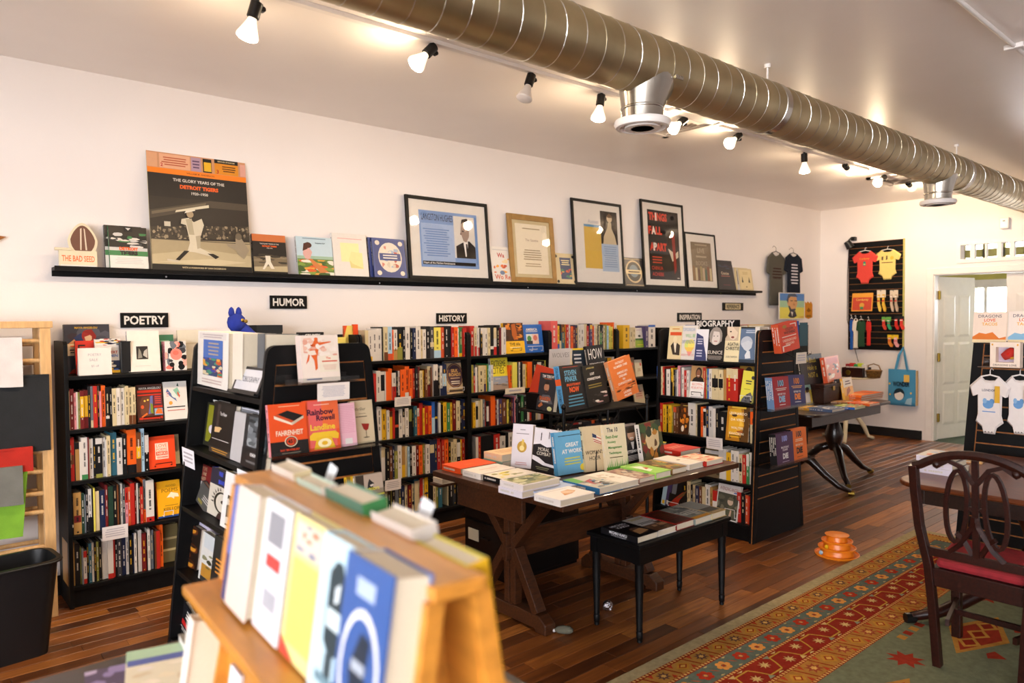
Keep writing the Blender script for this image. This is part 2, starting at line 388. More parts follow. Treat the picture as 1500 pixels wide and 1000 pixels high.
# back room seen through the doorway
b = MB(); xb = 13.4
b.box(x1, .9, -.1, xb, .9+.1, ZC)
wz0, wz1 = onX(1450, 470, xb).z, onX(1450, 421, xb).z; wy1, wy0 = onX(1429, 440, xb).y, 1.3
hz0, hz1 = onX(1430, 381, xb).z+.02, onX(1430, 360, xb).z+.02
hy1 = onX(1412, 370, xb).y
b.box(xb, .9, -.1, xb+.1, wy0, ZC); b.box(xb, wy0, -.1, xb+.1, wy1, wz0); b.box(xb, wy0, wz1, xb+.1, wy1, hz0); b.box(xb, wy1, -.1, xb+.1, YW, hz0)
b.box(xb, hy1, hz0, xb+.1, YW, ZC); b.box(xb, wy0, hz1, xb+.1, hy1, ZC); b.box(xb, wy0, hz0, xb+.1, wy0+.02, hz1)
struct(b, 'wall_storeroom', 'olive_paint')
struct(MB().box(XB, .9, -.1, xb+.1, YW, -.004), 'floor_storeroom', 'carpet_green')
b = MB(); b.box(xb-.02, wy0-.02, wz1, xb, wy1+.02, wz1+.13); b.box(xb-.02, wy1, wz0, xb, wy1+.1, wz1)
yy = wy1-.16; b.box(xb+.02, yy, wz0, xb+.06, yy+.05, wz1)
w3 = struct(b, 'window_3', 'white_paint'); MB().box(xb+.05, wy0, wz0, xb+.055, wy1, wz1).build('pane', 'pane', w3)
b = MB()
for i in range(8): yy = hy1-.02-i*.28; b.box(xb, yy, hz0, xb+.05, yy+.035, hz1)
b.box(xb, wy0, (hz0+hz1)/2-.09, xb+.05, hy1, (hz0+hz1)/2+.04)
w4 = struct(b, 'window_4', 'olive_paint'); MB().box(xb+.05, wy0, hz0, xb+.055, hy1, hz1).build('pane', 'pane', w4)
portal('storeroom_portal', (xb+.09, (wy0+wy1)/2, (wz0+wz1)/2), (0, R(90), 0), wz1-wz0, wy1-wy0)
portal('storeroom_portal', (xb+.09, (wy0+hy1)/2, (hz0+hz1)/2), (0, R(90), 0), hz1-hz0, hy1-wy0)
# motion sensor, ceiling diffuser grilles, conduit
p = onX(1472.5, 327, XB); t = thing('motion_sensor', 'small white motion sensor high on the rear wall', 'sensor', (XB, p.y, p.z))
b = MB(); b.prism([(-.045, -.065), (.045, -.065), (.05, .065), (-.05, .065)], 0, -.05, 0); b.build('case', 'white_plastic', t, bevel=.012)
MB().box(-.053, -.012, .02, -.049, .012, .03).build('indicator', 'black_plastic', t)
MB().box(-.053, -.03, -.045, -.05, .03, -.015).build('lens', 'white_paint', t)
for (px, py, lab) in ((985, 178, 'square white ceiling air grille behind the nearer duct outlet'), (1330, 259, 'square white ceiling air grille by the farther duct outlet')):
    p = onZ(px, py, ZC); t = thing('ceiling_grille', lab, 'vent', (p.x, p.y, ZC), group='ceiling air grilles'); s = .3
    b = MB(); 
    for a in range(4):
        M = Matrix.Rotation(a*math.pi/2, 4, 'Z'); q = MB().box(-s, -s, -.02, s, -s+.05, 0); q.xf(M); b.join(q)
    b.build('frame', 'white_paint', t)
    for i in range(3):
        r_ = .06+.07*i; q = MB()
        for a in range(4):
            M = Matrix.Rotation(a*math.pi/2, 4, 'Z'); z = MB().add([(-r_, -r_, -.03), (r_, -r_, -.03), (r_+.05, -r_-.05, -.008), (-r_-.05, -r_-.05, -.008)], [(3, 2, 1, 0)]); z.xf(M); q.join(z)
        q.build('louvre', 'white_paint', t)
pa, pb = onZ(1395, -12, ZC), onZ(1500, 75, ZC); d_ = (pb-pa).normalized(); pb = pa+d_*7
t = thing('conduit', 'thin painted conduit pipe running along the ceiling at upper right', 'pipe', (pa.x, pa.y, ZC))
MB().tube([pa+Vector((0, 0, -.014))-d_*.6, pb+Vector((0, 0, -.014))], .011, 10).build('pipe', 'white_paint', t, smooth='auto', world=True)
pc = onZ(1486, 64, ZC); b = MB(); b.box(pc.x-.02, pc.y-.045, ZC-.028, pc.x+.02, pc.y+.045, ZC-.002); b.build('clip', 'white_paint', t, world=True, bevel=.004)

# ================================================================== AIR DUCT
DY, DZ, DR = 2.214, 2.747, .14
t = thing('spiral_duct', 'long spiral galvanised air duct hanging under the ceiling', 'air duct', (0, DY, DZ))
b = MB(); b.tube([(-2.4, 0, 0), (9.7, 0, 0)], DR, 48); b.build('pipe', 'galvanised', t, smooth='auto')
b = MB(); pts = []; pitch = .118; n = 22
for i in range(int(12/pitch)*n): a = 2*math.pi*i/n; pts.append((-2.3+pitch*i/n, -(DR+.0005)*math.sin(a), (DR+.0005)*math.cos(a)))
b.tube(pts, .0026, 4); b.build('seam', 'seam_steel', t)
jx = [onY(p_, q_, DY-.1).x for p_, q_ in ((1148, 150), (1420, 275))]
for x_ in jx:
    b = MB(); b.lathe([(DR+.001, -.03), (DR+.004, -.028), (DR+.004, .028), (DR+.001, .03)], 40, M=Matrix.Rotation(R(90), 4, 'Y'), at=(x_, 0, 0)); b.build('joint_collar', 'bright_zinc', t, smooth='auto')
    b = MB(); b.tube([(x_, 0, DR), (x_, 0, ZC-DZ)], .006, 8); b.lathe([(.018, 0), (.018, .02)], 12, at=(x_, 0, ZC-DZ-.02)); b.build('hanger_rod', 'white_paint', t, smooth='auto')
for (px, py) in ((941, 186), (1374, 296)):
    # boot axis hangs straight down from the duct
    c = onY(px, py, DY); x_ = c.x; zb_ = -.285
    b = MB(); ring = []; n = 28
    for k in range(n):
        a = 2*math.pi*k/n; ca, sa = math.cos(a), math.sin(a)
        top = (x_+.03+ca*.135, sa*.128, -math.sqrt(max(0, DR**2-(sa*.128)**2))+.004); mid = (x_+ca*.098, sa*.098, zb_+.075); low = (x_+ca*.098, sa*.098, zb_+.02)
        ring.append((top, mid, low))
    v = [p for q in ring for p in q]; f = []
    for k in range(n):
        j = (k+1) % n
        for m_ in range(2): f.append((k*3+m_, k*3+m_+1, j*3+m_+1, j*3+m_))
    b.add(v, f); bo = b.build('outlet_boot', 'bright_zinc', t, smooth='auto')
    b = MB(); b.lathe([(.1, .0), (.1025, .003), (.1025, .009), (.1, .012)], 28, at=(x_, 0, zb_+.07)); b.build('crimp_ring', 'bright_zinc', bo, smooth='auto')
    b = MB()
    for k in (0, .014, .028): b.lathe([(.004, 0), (.003, .004)], 8, M=Matrix.Rotation(R(-90), 4, 'X'), at=(x_+.1+k*1.4, -.128, -.06))
    b.box(x_+.09, -.127, -.075, x_+.15, -.121, -.045); b.build('tab', 'bright_zinc', bo)
    b = MB(); b.lathe([(.098, .03), (.13, .02), (.134, .006), (.126, -.012), (.11, -.014), (.105, .01)], 36, at=(x_, 0, zb_)); di = b.build('diffuser_ring', 'white_paint', bo, smooth='auto')
    for r_ in (.085, .055, .028):
        b = MB(); b.lathe([(r_, -.016), (r_-.004, .02), (r_-.022, .022), (r_-.014, -.012)], 32, at=(x_, 0, zb_)); b.build('diffuser_cone', 'white_paint', bo, smooth='auto')
    b = MB(); b.lathe([(.1, .018), (.1, .022)], 32, at=(x_, 0, zb_)); b.build('throat', 'black_metal', bo)
# ================================================================== BOOKS
BOOKS = []          # spine-out books are collected first, the largest become single things
ORD = ['zeroth', 'first', 'second', 'third', 'fourth', 'fifth', 'sixth', 'seventh', 'eighth', 'ninth', 'tenth', 'eleventh', 'twelfth', 'thirteenth', 'fourteenth', 'fifteenth',
  'sixteenth', 'seventeenth', 'eighteenth', 'nineteenth', 'twentieth', 'twenty-first', 'twenty-second', 'twenty-third', 'twenty-fourth', 'twenty-fifth', 'twenty-sixth',
  'twenty-seventh', 'twenty-eighth', 'twenty-ninth', 'thirtieth', 'thirty-first', 'thirty-second', 'thirty-third', 'thirty-fourth', 'thirty-fifth']
ROWN = ['top row', 'second row', 'third row', 'fourth row', 'bottom row']
LIGHT = set('wclyifhzopia')
COUNT = {}
def spine_row(case, row, plane, val, z0, ox, sc, start, end, ym, toks, depth=.0, lean=0, rng=[1]):
    toks = toks.split(); W = [float(re.match(r'[a-z_](\d+)', t).group(1)) for t in toks]; S = (end-start)/sum(W); u = start
    key = (case, row)
    for t, w in zip(toks, W):
        a, b = u, u+w*S; u = b
        if t[0] == '_': continue
        COUNT[key] = COUNT.get(key, 0)+1
        rr = random.Random(hash((case, row, COUNT[key])) % 99991 if False else (len(BOOKS)*7919+13))
        pa, pb = ox+a/sc, ox+b/sc
        off = depth + rr.uniform(0, .018)
        if plane == 'Y': A = onY(pa, ym, val+off); B = onY(pb, ym, val+off); th = B.x-A.x; loc = Vector((A.x, val+off, z0)); rz = 0
        else: A = onX(pa, ym, val+off); B = onX(pb, ym, val+off); th = A.y-B.y; loc = Vector((val+off, A.y, z0)); rz = -math.pi/2
        m = re.search(r':(\d+)', t); h = (float(m.group(1)) if m else 21)/100 + rr.uniform(-.002, .002)
        bands = [(x, float(f)) for x, f in re.findall(r'([/^][a-z])([.\d]+)(?!-)', t)]
        mids = [(x, float(f), float(g)) for x, f, g in re.findall(r'=([a-z])([.\d]+)-([.\d]+)', t)]
        BOOKS.append(dict(case=case, row=row, n=COUNT[key], c=t[0], t=max(.006, th-.0006), h=h, loc=loc, rz=rz, bands=bands, mids=mids, seed=rr.random(), lean=lean,
                          area=abs(pb-pa)*h*F/max(.5, (loc-C0).dot(fw))))
def spine_parts(b):
    rr = random.Random(b['seed']); t, h, c = b['t'], b['h'], b['c']; d = min(.165, h*.66)+rr.uniform(-.012, .008)
    e = min(.0022, t*.2); cv = MB()
    # rounded spine and two boards, one shell
    prof = [(0, d), (0, .0025), (t*.22, .0004), (t*.5, 0), (t*.78, .0004), (t, .0025), (t, d), (t-e, d), (t-e, .004), (e, .004), (e, d)]
    cv.prism([(x, y) for x, y in prof], 2, 0, h, c)
    pg = MB().box(e, .004, .004, t-e, d-.004, h-.003, 'c')
    pr = MB(); fg = 'k' if c in LIGHT else rr.choice('wcwy')
    def rect(x0, x1, z0, z1, cc, k=1): pr.poly([(x0, -.0004*k, z0), (x1, -.0004*k, z0), (x1, -.0004*k, z1), (x0, -.0004*k, z1)], cc)
    rect(0, t, .0003, h-.0003, c, .5)
    for x, f in b['bands']:
        cc = x[1]; z0, z1 = (0, f*h) if x[0] == '/' else (h-f*h, h)
        rect(0, t, z0+.0003, z1-.0003, cc)
    for cc, f, g in b['mids']: rect(t*.04, t*.96, f*h, g*h, cc)
    # lettering seen as small strokes running down the spine
    lo, hi = .16*h, .9*h
    if rr.random() < .8 and t > .009:
        for x, wd, a0, a1 in (((.5, .3, lo+.1*h, hi),) if t < .024 else ((.5, .26, lo+.15*h, hi),)):
            z = a1-rr.uniform(0, .03)
            while z > a0:
                word = rr.uniform(.018, .05)
                e_ = max(a0, z-word)
                while z > e_:
                    s = rr.uniform(.0022, .0048); rect(t*(x-wd/2), t*(x+wd/2), z-s, z, fg, 2); z -= s+.0014
                z -= rr.uniform(.006, .03)
        if rr.random() < .4: rect(t*.38, t*.62, .03*h, .03*h+t*.24, fg, 2)
    return cv, pg, pr
def build_spines(limit):
    order = sorted(range(len(BOOKS)), key=lambda i: -BOOKS[i]['area']); keep = set(order[:limit]); rest = MB()
    for i, b in enumerate(BOOKS):
        cv, pg, pr = spine_parts(b); lean = b['lean']; loc = b['loc'].copy()
        if lean > 0: loc.z += b['t']*math.sin(lean)
        loc.z += .0004
        if i in keep:
            o = cv.build('book', 'cover'); o.location = loc; o.rotation_euler = (0, lean, b['rz'])
            pg.c = [None]*len(pg.f); pg.build('pages', 'pages', o)
            build_print(pr, 'spine_print', 'print', o)
            th = 'thin' if b['t'] < .016 else ('thick' if b['t'] > .032 else 'medium')
            extra = ''
            tag(o, f"{th} {CW[b['c']]} book, {ORD[b['n']]} spine from left, {ROWN[b['row']]} of {b['case']}", 'book', f"spine-out books in {b['case']}")
        else:
            M = Matrix.Translation(loc) @ Euler((0, lean, b['rz'])).to_matrix().to_4x4()
            for q in (cv, pg, pr): q.xf(M); rest.join(q)
    if rest.f:
        o = rest.build('packed_books', 'cover'); tag(o, 'remaining small spine-out books packed along the black bookcases', 'books', kind='stuff')
# ---- face-out, lying and leaning books
NF = [0]
def fbook(label, loc, w, h, t, rz=0, lean=R(10), c='w', design=(), spine=None, flat=False, group=None, name='book', tilt=0, back=None, sdesign=None):
    e = min(.0025, t*.2); cv = MB()
    sp = spine or c; bk = back or c
    cv.box(0, 0, 0, w, e, h, c); cv.box(0, t-e, 0, w, t, h, bk); cv.box(0, e, 0, e, t-e, h, sp)
    cp = MB(); draw(cp, w, h, [('r', 0, 0, 1, 1, c)]+list(design)) if design else None; pr = MB()
    if spine: pr.poly([(-.0003, t, .0), (-.0003, 0, 0), (-.0003, 0, h), (-.0003, t, h)], spine)
    # spine title strokes
    rr = random.Random(NF[0]*31+5); NF[0] += 1
    if sdesign:
        q = MB(); draw(q, t, h, sdesign); q.xf(Matrix.Translation((-.0004, t, 0)) @ Matrix.Rotation(-math.pi/2, 4, 'Z')); pr.join(q)
    elif t > .008:
        fg = 'k' if sp in LIGHT else 'w'; z = h*.9
        while z > h*(.3):
            s = rr.uniform(.004, .011)
            if rr.random() < .85: pr.poly([(-.0006, t*.66, z-s), (-.0006, t*.34, z-s), (-.0006, t*.34, z), (-.0006, t*.66, z)], fg)
            z -= s+.002
    o = cv.build(name, 'cover')
    MB().box(e, e, .0035, w-.004, t-e, h-.0035).build('pages', 'pages', o)
    build_print(cp, 'cover_print', 'print', o); build_print(pr, 'spine_print', 'print', o)
    if flat: o.rotation_euler = (-math.pi/2, 0, rz); o.location = (loc[0], loc[1], loc[2]+t+.0006)
    else:
        o.rotation_euler = (-lean, tilt, rz); o.location = (loc[0], loc[1], loc[2]+max(t*math.sin(lean), 0)+abs(tilt)*w*.5+.0005)
    tag(o, label, 'book', group); return o
def place(pl, pr_, ptop, pbot, plane, val, lean=R(10)):
    """left, right, top and bottom picture edges of an upright panel on a wall-parallel plane -> origin, width, height"""
    if plane == 'Y':
        A = onY(pl, pbot, val); B = onY(pr_, pbot, val); w = B.x-A.x; h = .2
        for _ in range(4): T = onY(pl, ptop, val+h*math.sin(lean)); h = (T.z-A.z)/math.cos(lean)
        return Vector((A.x, val, A.z)), w, h, 0
    A = onX(pl, pbot, val); B = onX(pr_, pbot, val); w = A.y-B.y; h = .2
    for _ in range(4): T = onX(pl, ptop, val+h*math.sin(lean)); h = (T.z-A.z)/math.cos(lean)
    return Vector((val, A.y, A.z)), w, h, -math.pi/2
def face(label, pl, pr_, ptop, pbot, plane, val, z0=None, t=.02, lean=R(8), copies=0, cgroup=None, yawadd=0, **k):
    """a face-out book whose outline is read off the picture; copies stand behind it"""
    A, w, h, rz = place(pl, pr_, ptop, pbot, plane, val, lean)
    if z0 is not None: h += (A.z-z0)*.98; A.z = z0
    o = fbook(label, A, w, h, t, rz+yawadd, lean, **k)
    return o, A, w, h

# ================================================================== LETTERED SIGNS AND LEDGE
def sign(text, px0, px1, py0, py1, plane, val, label, white=False, th=.012):
    if plane == 'Y': A = onY(px0, py1, val-th); B = onY(px1, py1, val-th); T = onY(px0, py0, val-th); w = B.x-A.x; rz = 0
    h = T.z-A.z
    t = thing('sign', label, 'sign', (A.x, val-th, A.z), group='section signs')
    MB().box(0, 0, 0, w, th, h).build('board', 'black_wood', t, bevel=.0015)
    p = MB()
    if white: draw(p, w, h, [('r', .12, .12, .86, .88, 'c'), ('t', text, .49, .5, .5, 'k', .62, 0, .03)])
    else: draw(p, w, h, [('t', text, .5, .5, .6, 'f', .86, 0, .03)])
    p.build('lettering', 'print', t)
    return t
sign('POETRY', 177, 247, 458, 480, 'Y', YW, 'black POETRY sign with white capitals on the long wall')
sign('HUMOR', 396, 450, 432.5, 452, 'Y', YW, 'black HUMOR sign with white capitals on the long wall')
sign('HISTORY', 640, 684, 458.5, 474, 'Y', YW, 'black HISTORY sign with white capitals on the long wall')
sign('INSPIRATION', 993, 1028, 458, 471, 'Y', YW, 'small black INSPIRATION sign behind the BIOGRAPHY sign')
sign('REFERENCE', 1059, 1089, 443, 454.5, 'Y', YW, 'small black REFERENCE sign with a cream centre under the ledge end', white=True)

LZ = 1.862; LY = YW-.10
A = onY(80, 397, LY); B = onY(1117, 427, LY)
t = thing('picture_ledge', 'long black picture ledge fixed along the white wall', 'shelf', (A.x, YW, LZ))
b = MB(); b.box(0, -.10, -.02, B.x-A.x, 0, 0); b.build('board', 'black_wood', t, bevel=.002)
MB().box(0, -.10, 0, B.x-A.x, -.096, .005).build('front_lip', 'black_wood', t)
MB().box(0, -.012, -.05, B.x-A.x, 0, -.02).build('wall_cleat', 'black_wood', t)
for k in range(5): MB().tube([(.6+k*1.5, -.012, -.034), (.6+k*1.5, -.016, -.034)], .006, 8).build('screw', 'chrome', t)
LV = YW-.085                      # where things stand on the ledge
def ledge_book(label, pl, pr_, ptop, t=.022, lean=R(9), **k):
    pb = pj((onY((pl+pr_)/2, 400, LV).x, LV, LZ))[1]
    A, w, h, rz = place(pl, pr_, ptop, pb, 'Y', LV, lean); A.z = LZ
    return fbook(label, A, w, h, t, 0, lean, **k)
def framed(label, pl, pr_, ptop, fm, fw_, design, matc='f', inset=.13, lean=R(6), name='framed_print', glass=True):
    pb = pj((onY((pl+pr_)/2, 400, LV).x, LV, LZ))[1]
    A, w, h, rz = place(pl, pr_, ptop, pb, 'Y', LV, lean)
    lean = min(lean, math.asin(.055/h)); T = .018
    t = thing(name, label, 'picture', (A.x, LV-.005, LZ+T*math.sin(lean)), (-lean, 0, 0))
    b = MB(); b.box(0, 0, 0, fw_, T, h); b.box(w-fw_, 0, 0, w, T, h); b.box(fw_, 0, 0, w-fw_, T, fw_); b.box(fw_, 0, h-fw_, w-fw_, T, h); b.build('frame', fm, t, bevel=.002)
    MB().box(fw_, .008, fw_, w-fw_, .014, h-fw_, matc).build('mat_board', 'paper', t)
    p = MB(); draw(p, w-2*fw_, h-2*fw_, design, .0078, fw_, fw_); p.build('print', 'paper', t)
    if glass: MB().box(fw_, .0045, fw_, w-fw_, .0055, h-fw_).build('glass', 'pane', t)
    return t
# ---- left to right along the ledge
# cut-out sign with an orange hand-lettered title
A, w, h, rz = place(87, 143, 372, 394, 'Y', LV, R(3)); 
t = thing('cutout_display', 'cream cut-out display with orange hand lettering on the ledge', 'display', (A.x, LV-.004, LZ), (-R(4), 0, 0))
MB().box(0, 0, 0, w, .02, .095).build('base_card', 'cream_paint', t, bevel=.002)
p = MB(); draw(p, w, .095, [('t', 'THE BAD SEED', .5, .52, .36, 'E8703A', .86), ('r', .03, .02, .97, .14, 'f')]); p.build('lettering', 'print', t)
b = MB(); pts = [(.06+.075*math.cos(a)*(1 if math.sin(a) < 0 else 1-.3*math.sin(a)), .155+.1*math.sin(a)) for a in [i*2*math.pi/24 for i in range(24)]]
b.prism([(x+.06, z) for x, z in pts], 1, .006, .012); b.build('backing_card', 'cream_paint', t)
p = MB()
draw(p, 1, 1, [('p', [(.12+(x-.06)*.82, .158+(z-.155)*.82) for x, z in pts], '6A4434'), ('p', [(.105, .1), (.112, .1), (.116, .225), (.108, .22)], 'D8C8B0'), ('p', [(.132, .1), (.14, .1), (.132, .22), (.126, .225)], 'D8C8B0')], .0055); p.build('seed_print', 'print', t)
b = MB(); b.tube([(-.02, .004, .1), (.06, .004, .1)], .009, 8, 'c'); b.build('scroll', 'cream_paint', t, smooth='auto')
tig = [('r', 0, .5, 1, .78, 'k'), ('r', 0, .78, 1, 1, '2A2420'), ('g', 0, .5, 1, .85, ['w', 'h', 'w', 'x', 'g'], 3, 16), ('r', 0, .3, 1, .42, 'g'), ('t', 'DETROIT', .5, .47, .08, 'o', .84, 0, .06), ('t', 'TIGERS', .5, .37, .1, 'k', .92, 0, .08), ('r', 0, 0, 1, .3, 'f'), ('l', .1, .1, .9, .26, 4, 'h'), ('r', .4, .88, .62, 1, 'k'), ('p', [(.44, .97), (.51, .91), (.58, .97)], 'h')]
ledge_book('baseball team photo book at front on the ledge, left of the big poster', 162, 218, 332.5, c='h', design=tig, spine='g')
o = ledge_book('baseball team photo book standing behind its twin on the ledge', 157, 212, 331, c='h', design=tig, spine='x'); o.location.y += .028; o.rotation_euler.x = -R(7)
ptig = [('r', 0, .86, 1, 1, 'C89068'), ('r', .0, .87, .1, .99, 'D8A078'), ('r', .12, .87, .42, .99, 'E0A884'), ('l', .14, .89, .4, .97, 4, 'B05030'), ('r', .43, .87, .53, .99, 'B090A0'), ('l', .44, .89, .52, .97, 3, '5A4060'), ('r', .55, .87, .64, .99, 'k'), ('r', .56, .88, .635, .96, 'y'), ('r', .67, .87, .92, .97, 'D88A20'), ('r', .67, .965, .92, 1, 'k'), ('t', 'BRIGGS STADIUM', .795, .982, .014, 'c', .22), ('t', '3', .70, .89, .035, 'r'), ('t', '2', .14, .895, .03, 'r'), ('l', .74, .89, .9, .95, 3, '5A3010'), ('r', .94, .87, 1, .98, 'D8A090'),
  ('r', 0, .82, 1, .865, 'F0801C'), ('t', 'WILLIAM M. ANDERSON', .52, .842, .016, '8A4A14', .42), ('r', 0, 0, 1, .82, '231F1C'),
  ('t', 'THE GLORY YEARS OF THE', .5, .775, .026, 'w', .72), ('t', 'DETROIT TIGERS', .5, .72, .034, 'o', .64, 0, .05), ('t', '1920–1950', .5, .67, .024, 'w', .3),
  ('r', 0, .04, 1, .62, '2E2822'), ('p', [(0, .5), (.6, .62), (1, .62), (1, .56), (.6, .56), (0, .43)], '4A4136'), ('p', [(.02, .465), (.55, .575), (.56, .6), (.02, .49)], '6E624E'), ('p', [(0, .36), (1, .42), (1, .3), (0, .26)], '3E362C')] + [('g', i*.1, .26+.004*i, (i+1)*.1, .37+.005*i, ['6E6250', '4A4034', '8A7C64', '332C24', '9A8B70'], 90+i, 16) for i in range(10)] + [('p', [(0, .045), (1, .045), (1, .275), (0, .255)], 'A89876'), ('p', [(0, .045), (1, .045), (1, .15), (.5, .19), (0, .13)], 'BCAC88'), ('p', [(.05, .07), (.6, .05), (.95, .09), (.6, .11)], 'CBBC98'), ('r', .13, .37, .19, .41, 'C8BEA8'), ('r', 0, .255, 1, .262, '5A5040'),
  # batter
  ('p', [(.30, .44), (.37, .455), (.42, .42), (.5, .455), (.52, .40), (.48, .3), (.36, .3), (.34, .39), (.29, .4)], 'CFC4AA'), ('p', [(.34, .44), (.4, .45), (.42, .3), (.37, .3)], 'B0A488'), ('p', [(.36, .31), (.48, .31), (.47, .2), (.6, .15), (.58, .13), (.42, .16), (.34, .165), (.37, .24)], 'D4C9AF'), ('p', [(.43, .3), (.48, .31), (.47, .2), (.44, .19)], 'AFA388'), ('p', [(.31, .17), (.36, .17), (.26, .085), (.22, .09)], '1E1A16'), ('p', [(.54, .155), (.6, .155), (.66, .13), (.62, .11)], '1E1A16'), ('p', [(.14, .095), (.25, .085), (.24, .07), (.14, .08)], 'C8BCA4'), ('e', .385, .485, .035, .03, 'A89272'), ('p', [(.33, .49), (.44, .52), (.43, .535), (.36, .53)], 'E0D8C4'), ('p', [(.24, .492), (.58, .555), (.58, .58), (.25, .51)], 'D8CDB0'),
  # catcher
  ('p', [(.84, .3), (.9, .31), (.94, .26), (.98, .2), (.94, .14), (.92, .12), (.86, .16), (.84, .2), (.76, .225), (.74, .25), (.84, .25)], '9A8C74'), ('e', .875, .32, .035, .03, '6E6250'),
  ('r', 0, 0, 1, .05, '1A1816'), ('t', 'WITH A FOREWORD BY DAN DICKERSON', .5, .026, .014, 'c', .7)]
pb = pj((onY(290, 400, LV).x, LV, LZ))[1]
A, w, h, rz = place(223, 368, 218, pb, 'Y', LV, R(3)); h *= .985
t = thing('poster', 'tall baseball book poster board leaning on the ledge', 'poster', (A.x, LV, LZ+.0005), (-math.asin(.075/h), 0, 0))
MB().box(0, 0, 0, w, .006, h, 'c').build('board', 'cover', t); p = MB(); draw(p, w, h, ptig); p.build('print', 'print', t)
ledge_book('small copy of the baseball poster book right of the big poster on the ledge', 373, 422, 344, c='k', spine='x', design=[('r', 0, .82, 1, 1, 'C8703C'), ('r', 0, 0, 1, .82, '201C1A'), ('t', 'THE GLORY YEARS OF THE', .5, .76, .03, 'w', .74), ('t', 'DETROIT TIGERS', .5, .7, .04, 'o', .66, 0, .05), ('t', '1920–1950', .5, .65, .026, 'w', .3), ('r', 0, .05, 1, .42, '7A6C54'), ('p', [(0, .05), (1, .05), (1, .2), (0, .16)], 'B8A884'), ('g', 0, .25, 1, .5, ['3A342A', '8A7C64', '554B3C'], 4, 20), ('p', [(.35, .45), (.5, .45), (.5, .3), (.6, .12), (.5, .12), (.42, .24), (.3, .1), (.24, .1), (.36, .3)], 'E0D8C4')])
ledge_book('book with a girl seated in a flower meadow on its pale cover', 437.5, 490, 347.5, c='i', spine='h', design=[('r', 0, .46, 1, 1, 'BCD2DC'), ('r', 0, .42, 1, .5, '9AB8A0'), ('r', 0, 0, 1, .42, '5E7A34'), ('g', 0, 0, 1, .4, ['D8602A', '7E9A40', 'E0A040', '3E5A24', 'E8E0D0'], 11, 40), ('p', [(.2, .7), (.34, .72), (.42, .6), (.34, .4), (.22, .42), (.16, .55)], 'D8A8A0'), ('e', .32, .78, .1, .075, '4A241A'), ('p', [(.2, .82), (.32, .86), (.3, .68), (.16, .62)], '4A241A'), ('p', [(.3, .42), (.4, .42), (.85, .08), (.6, .06)], 'C87A40'), ('t', 'Forgotten Girl', .66, .84, .045, '3A4A58', .46), ('l', .1, .93, .9, .98, 1, '7A90A0')])
ledge_book('white book with a yellow note and envelope on its cover', 491, 541, 342.5, c='f', spine='z', design=[('l', .12, .86, .9, .9, 1, 'E0A8A0'), ('r', .22, .34, .76, .78, 'F0E6A8'), ('p', [(.48, .2), (.85, .18), (.85, .56), (.52, .58), (.44, .4)], 'EADF9C'), ('p', [(.46, .38), (.54, .3), (.85, .2), (.48, .2)], 'DCCF88')])
blu = [('r', .02, .02, .98, .98, '3A4C8C'), ('r', .05, .04, .95, .96, '2E3E7C'), ('e', .52, .52, .36, .38, 'D8CFC0'), ('g', .26, .26, .8, .8, ['C87A6A', 'C8BCA8', '9AA8C0', 'E0D4C0', 'B05040'], 8, 18), ('r', .2, .44, .84, .62, '2A3A78'), ('t', 'BORN TO WONDER', .52, .53, .06, 'w', .56, 0, .05) if False else ('l', .28, .47, .76, .6, 2, 'f'), ('e', .16, .88, .07, .06, 'D8CFC0'), ('e', .86, .88, .07, .06, 'D8CFC0'), ('e', .16, .12, .07, .06, 'D8CFC0'), ('e', .86, .12, .07, .06, 'D8CFC0')]
ledge_book('front blue book with a round cream emblem, left of the large framed print', 549, 597, 349.5, t=.016, c='2E3E7C', spine='n', design=blu)
o = ledge_book('blue emblem book standing just behind its front copy on the ledge', 545, 593, 349, t=.016, c='2E3E7C', spine='n', design=blu); o.location.y += .022; o.rotation_euler.x = -R(7.2)
framed('wide black framed blue print with a man in a suit', 600, 720, 288, 'black_wood', .028, [('r', .12, .12, .88, .87, '7E9AC8'), ('r', .14, .2, .56, .7, 'A4B8DA'), ('p', [(.14, .7), (.4, .68), (.54, .5), (.56, .2), (.14, .2)], '9EB2D4'), ('l', .16, .26, .5, .64, 12, '6A86B8'), ('t', 'LANGSTON HUGHES', .35, .785, .09, '2A2A38', .4, 0, 0), ('r', .56, .26, .84, .83, 'D8D2CA'), ('p', [(.58, .26), (.84, .26), (.84, .42), (.76, .5), (.68, .48), (.58, .42)], '1E1A1A'), ('p', [(.68, .48), (.74, .49), (.73, .3), (.7, .28)], 'E8E4E0'), ('p', [(.71, .46), (.73, .46), (.74, .3), (.715, .28)], '2A2626'), ('p', [(.655, .7), (.67, .76), (.73, .77), (.765, .7), (.76, .56), (.72, .48), (.68, .5), (.66, .57), (.645, .6)], '9A8478'), ('p', [(.655, .72), (.67, .79), (.74, .81), (.78, .75), (.775, .64), (.755, .7), (.73, .755), (.68, .75)], '241C1A'), ('e', .68, .63, .012, .01, '2A2020'), ('r', .64, .58, .66, .6, '7A645A'), ('r', .14, .155, .83, .2, '1C1A1A'), ('t', 'Heart of the Harlem Renaissance', .35, .178, .028, 'f', .4), ('r', .845, .18, .87, .83, '6A88B8')])
ledge_book('white book with loose red and orange lettering beside the large framed print', 722.5, 752, 362, t=.02, c='f', spine='k', design=[('l', .1, .88, .9, .95, 1, 'h'), ('t', 'Wa', .5, .76, .13, 'r', .5), ('t', 'Wo Re', .5, .14, .14, 'q', .84), ('g', .1, .25, .9, .68, ['E8A040', 'D86A30', 'E8D0A0', 'B84A2A'], 2, 10), ('e', .5, .26, .12, .06, '6A7A9A')])
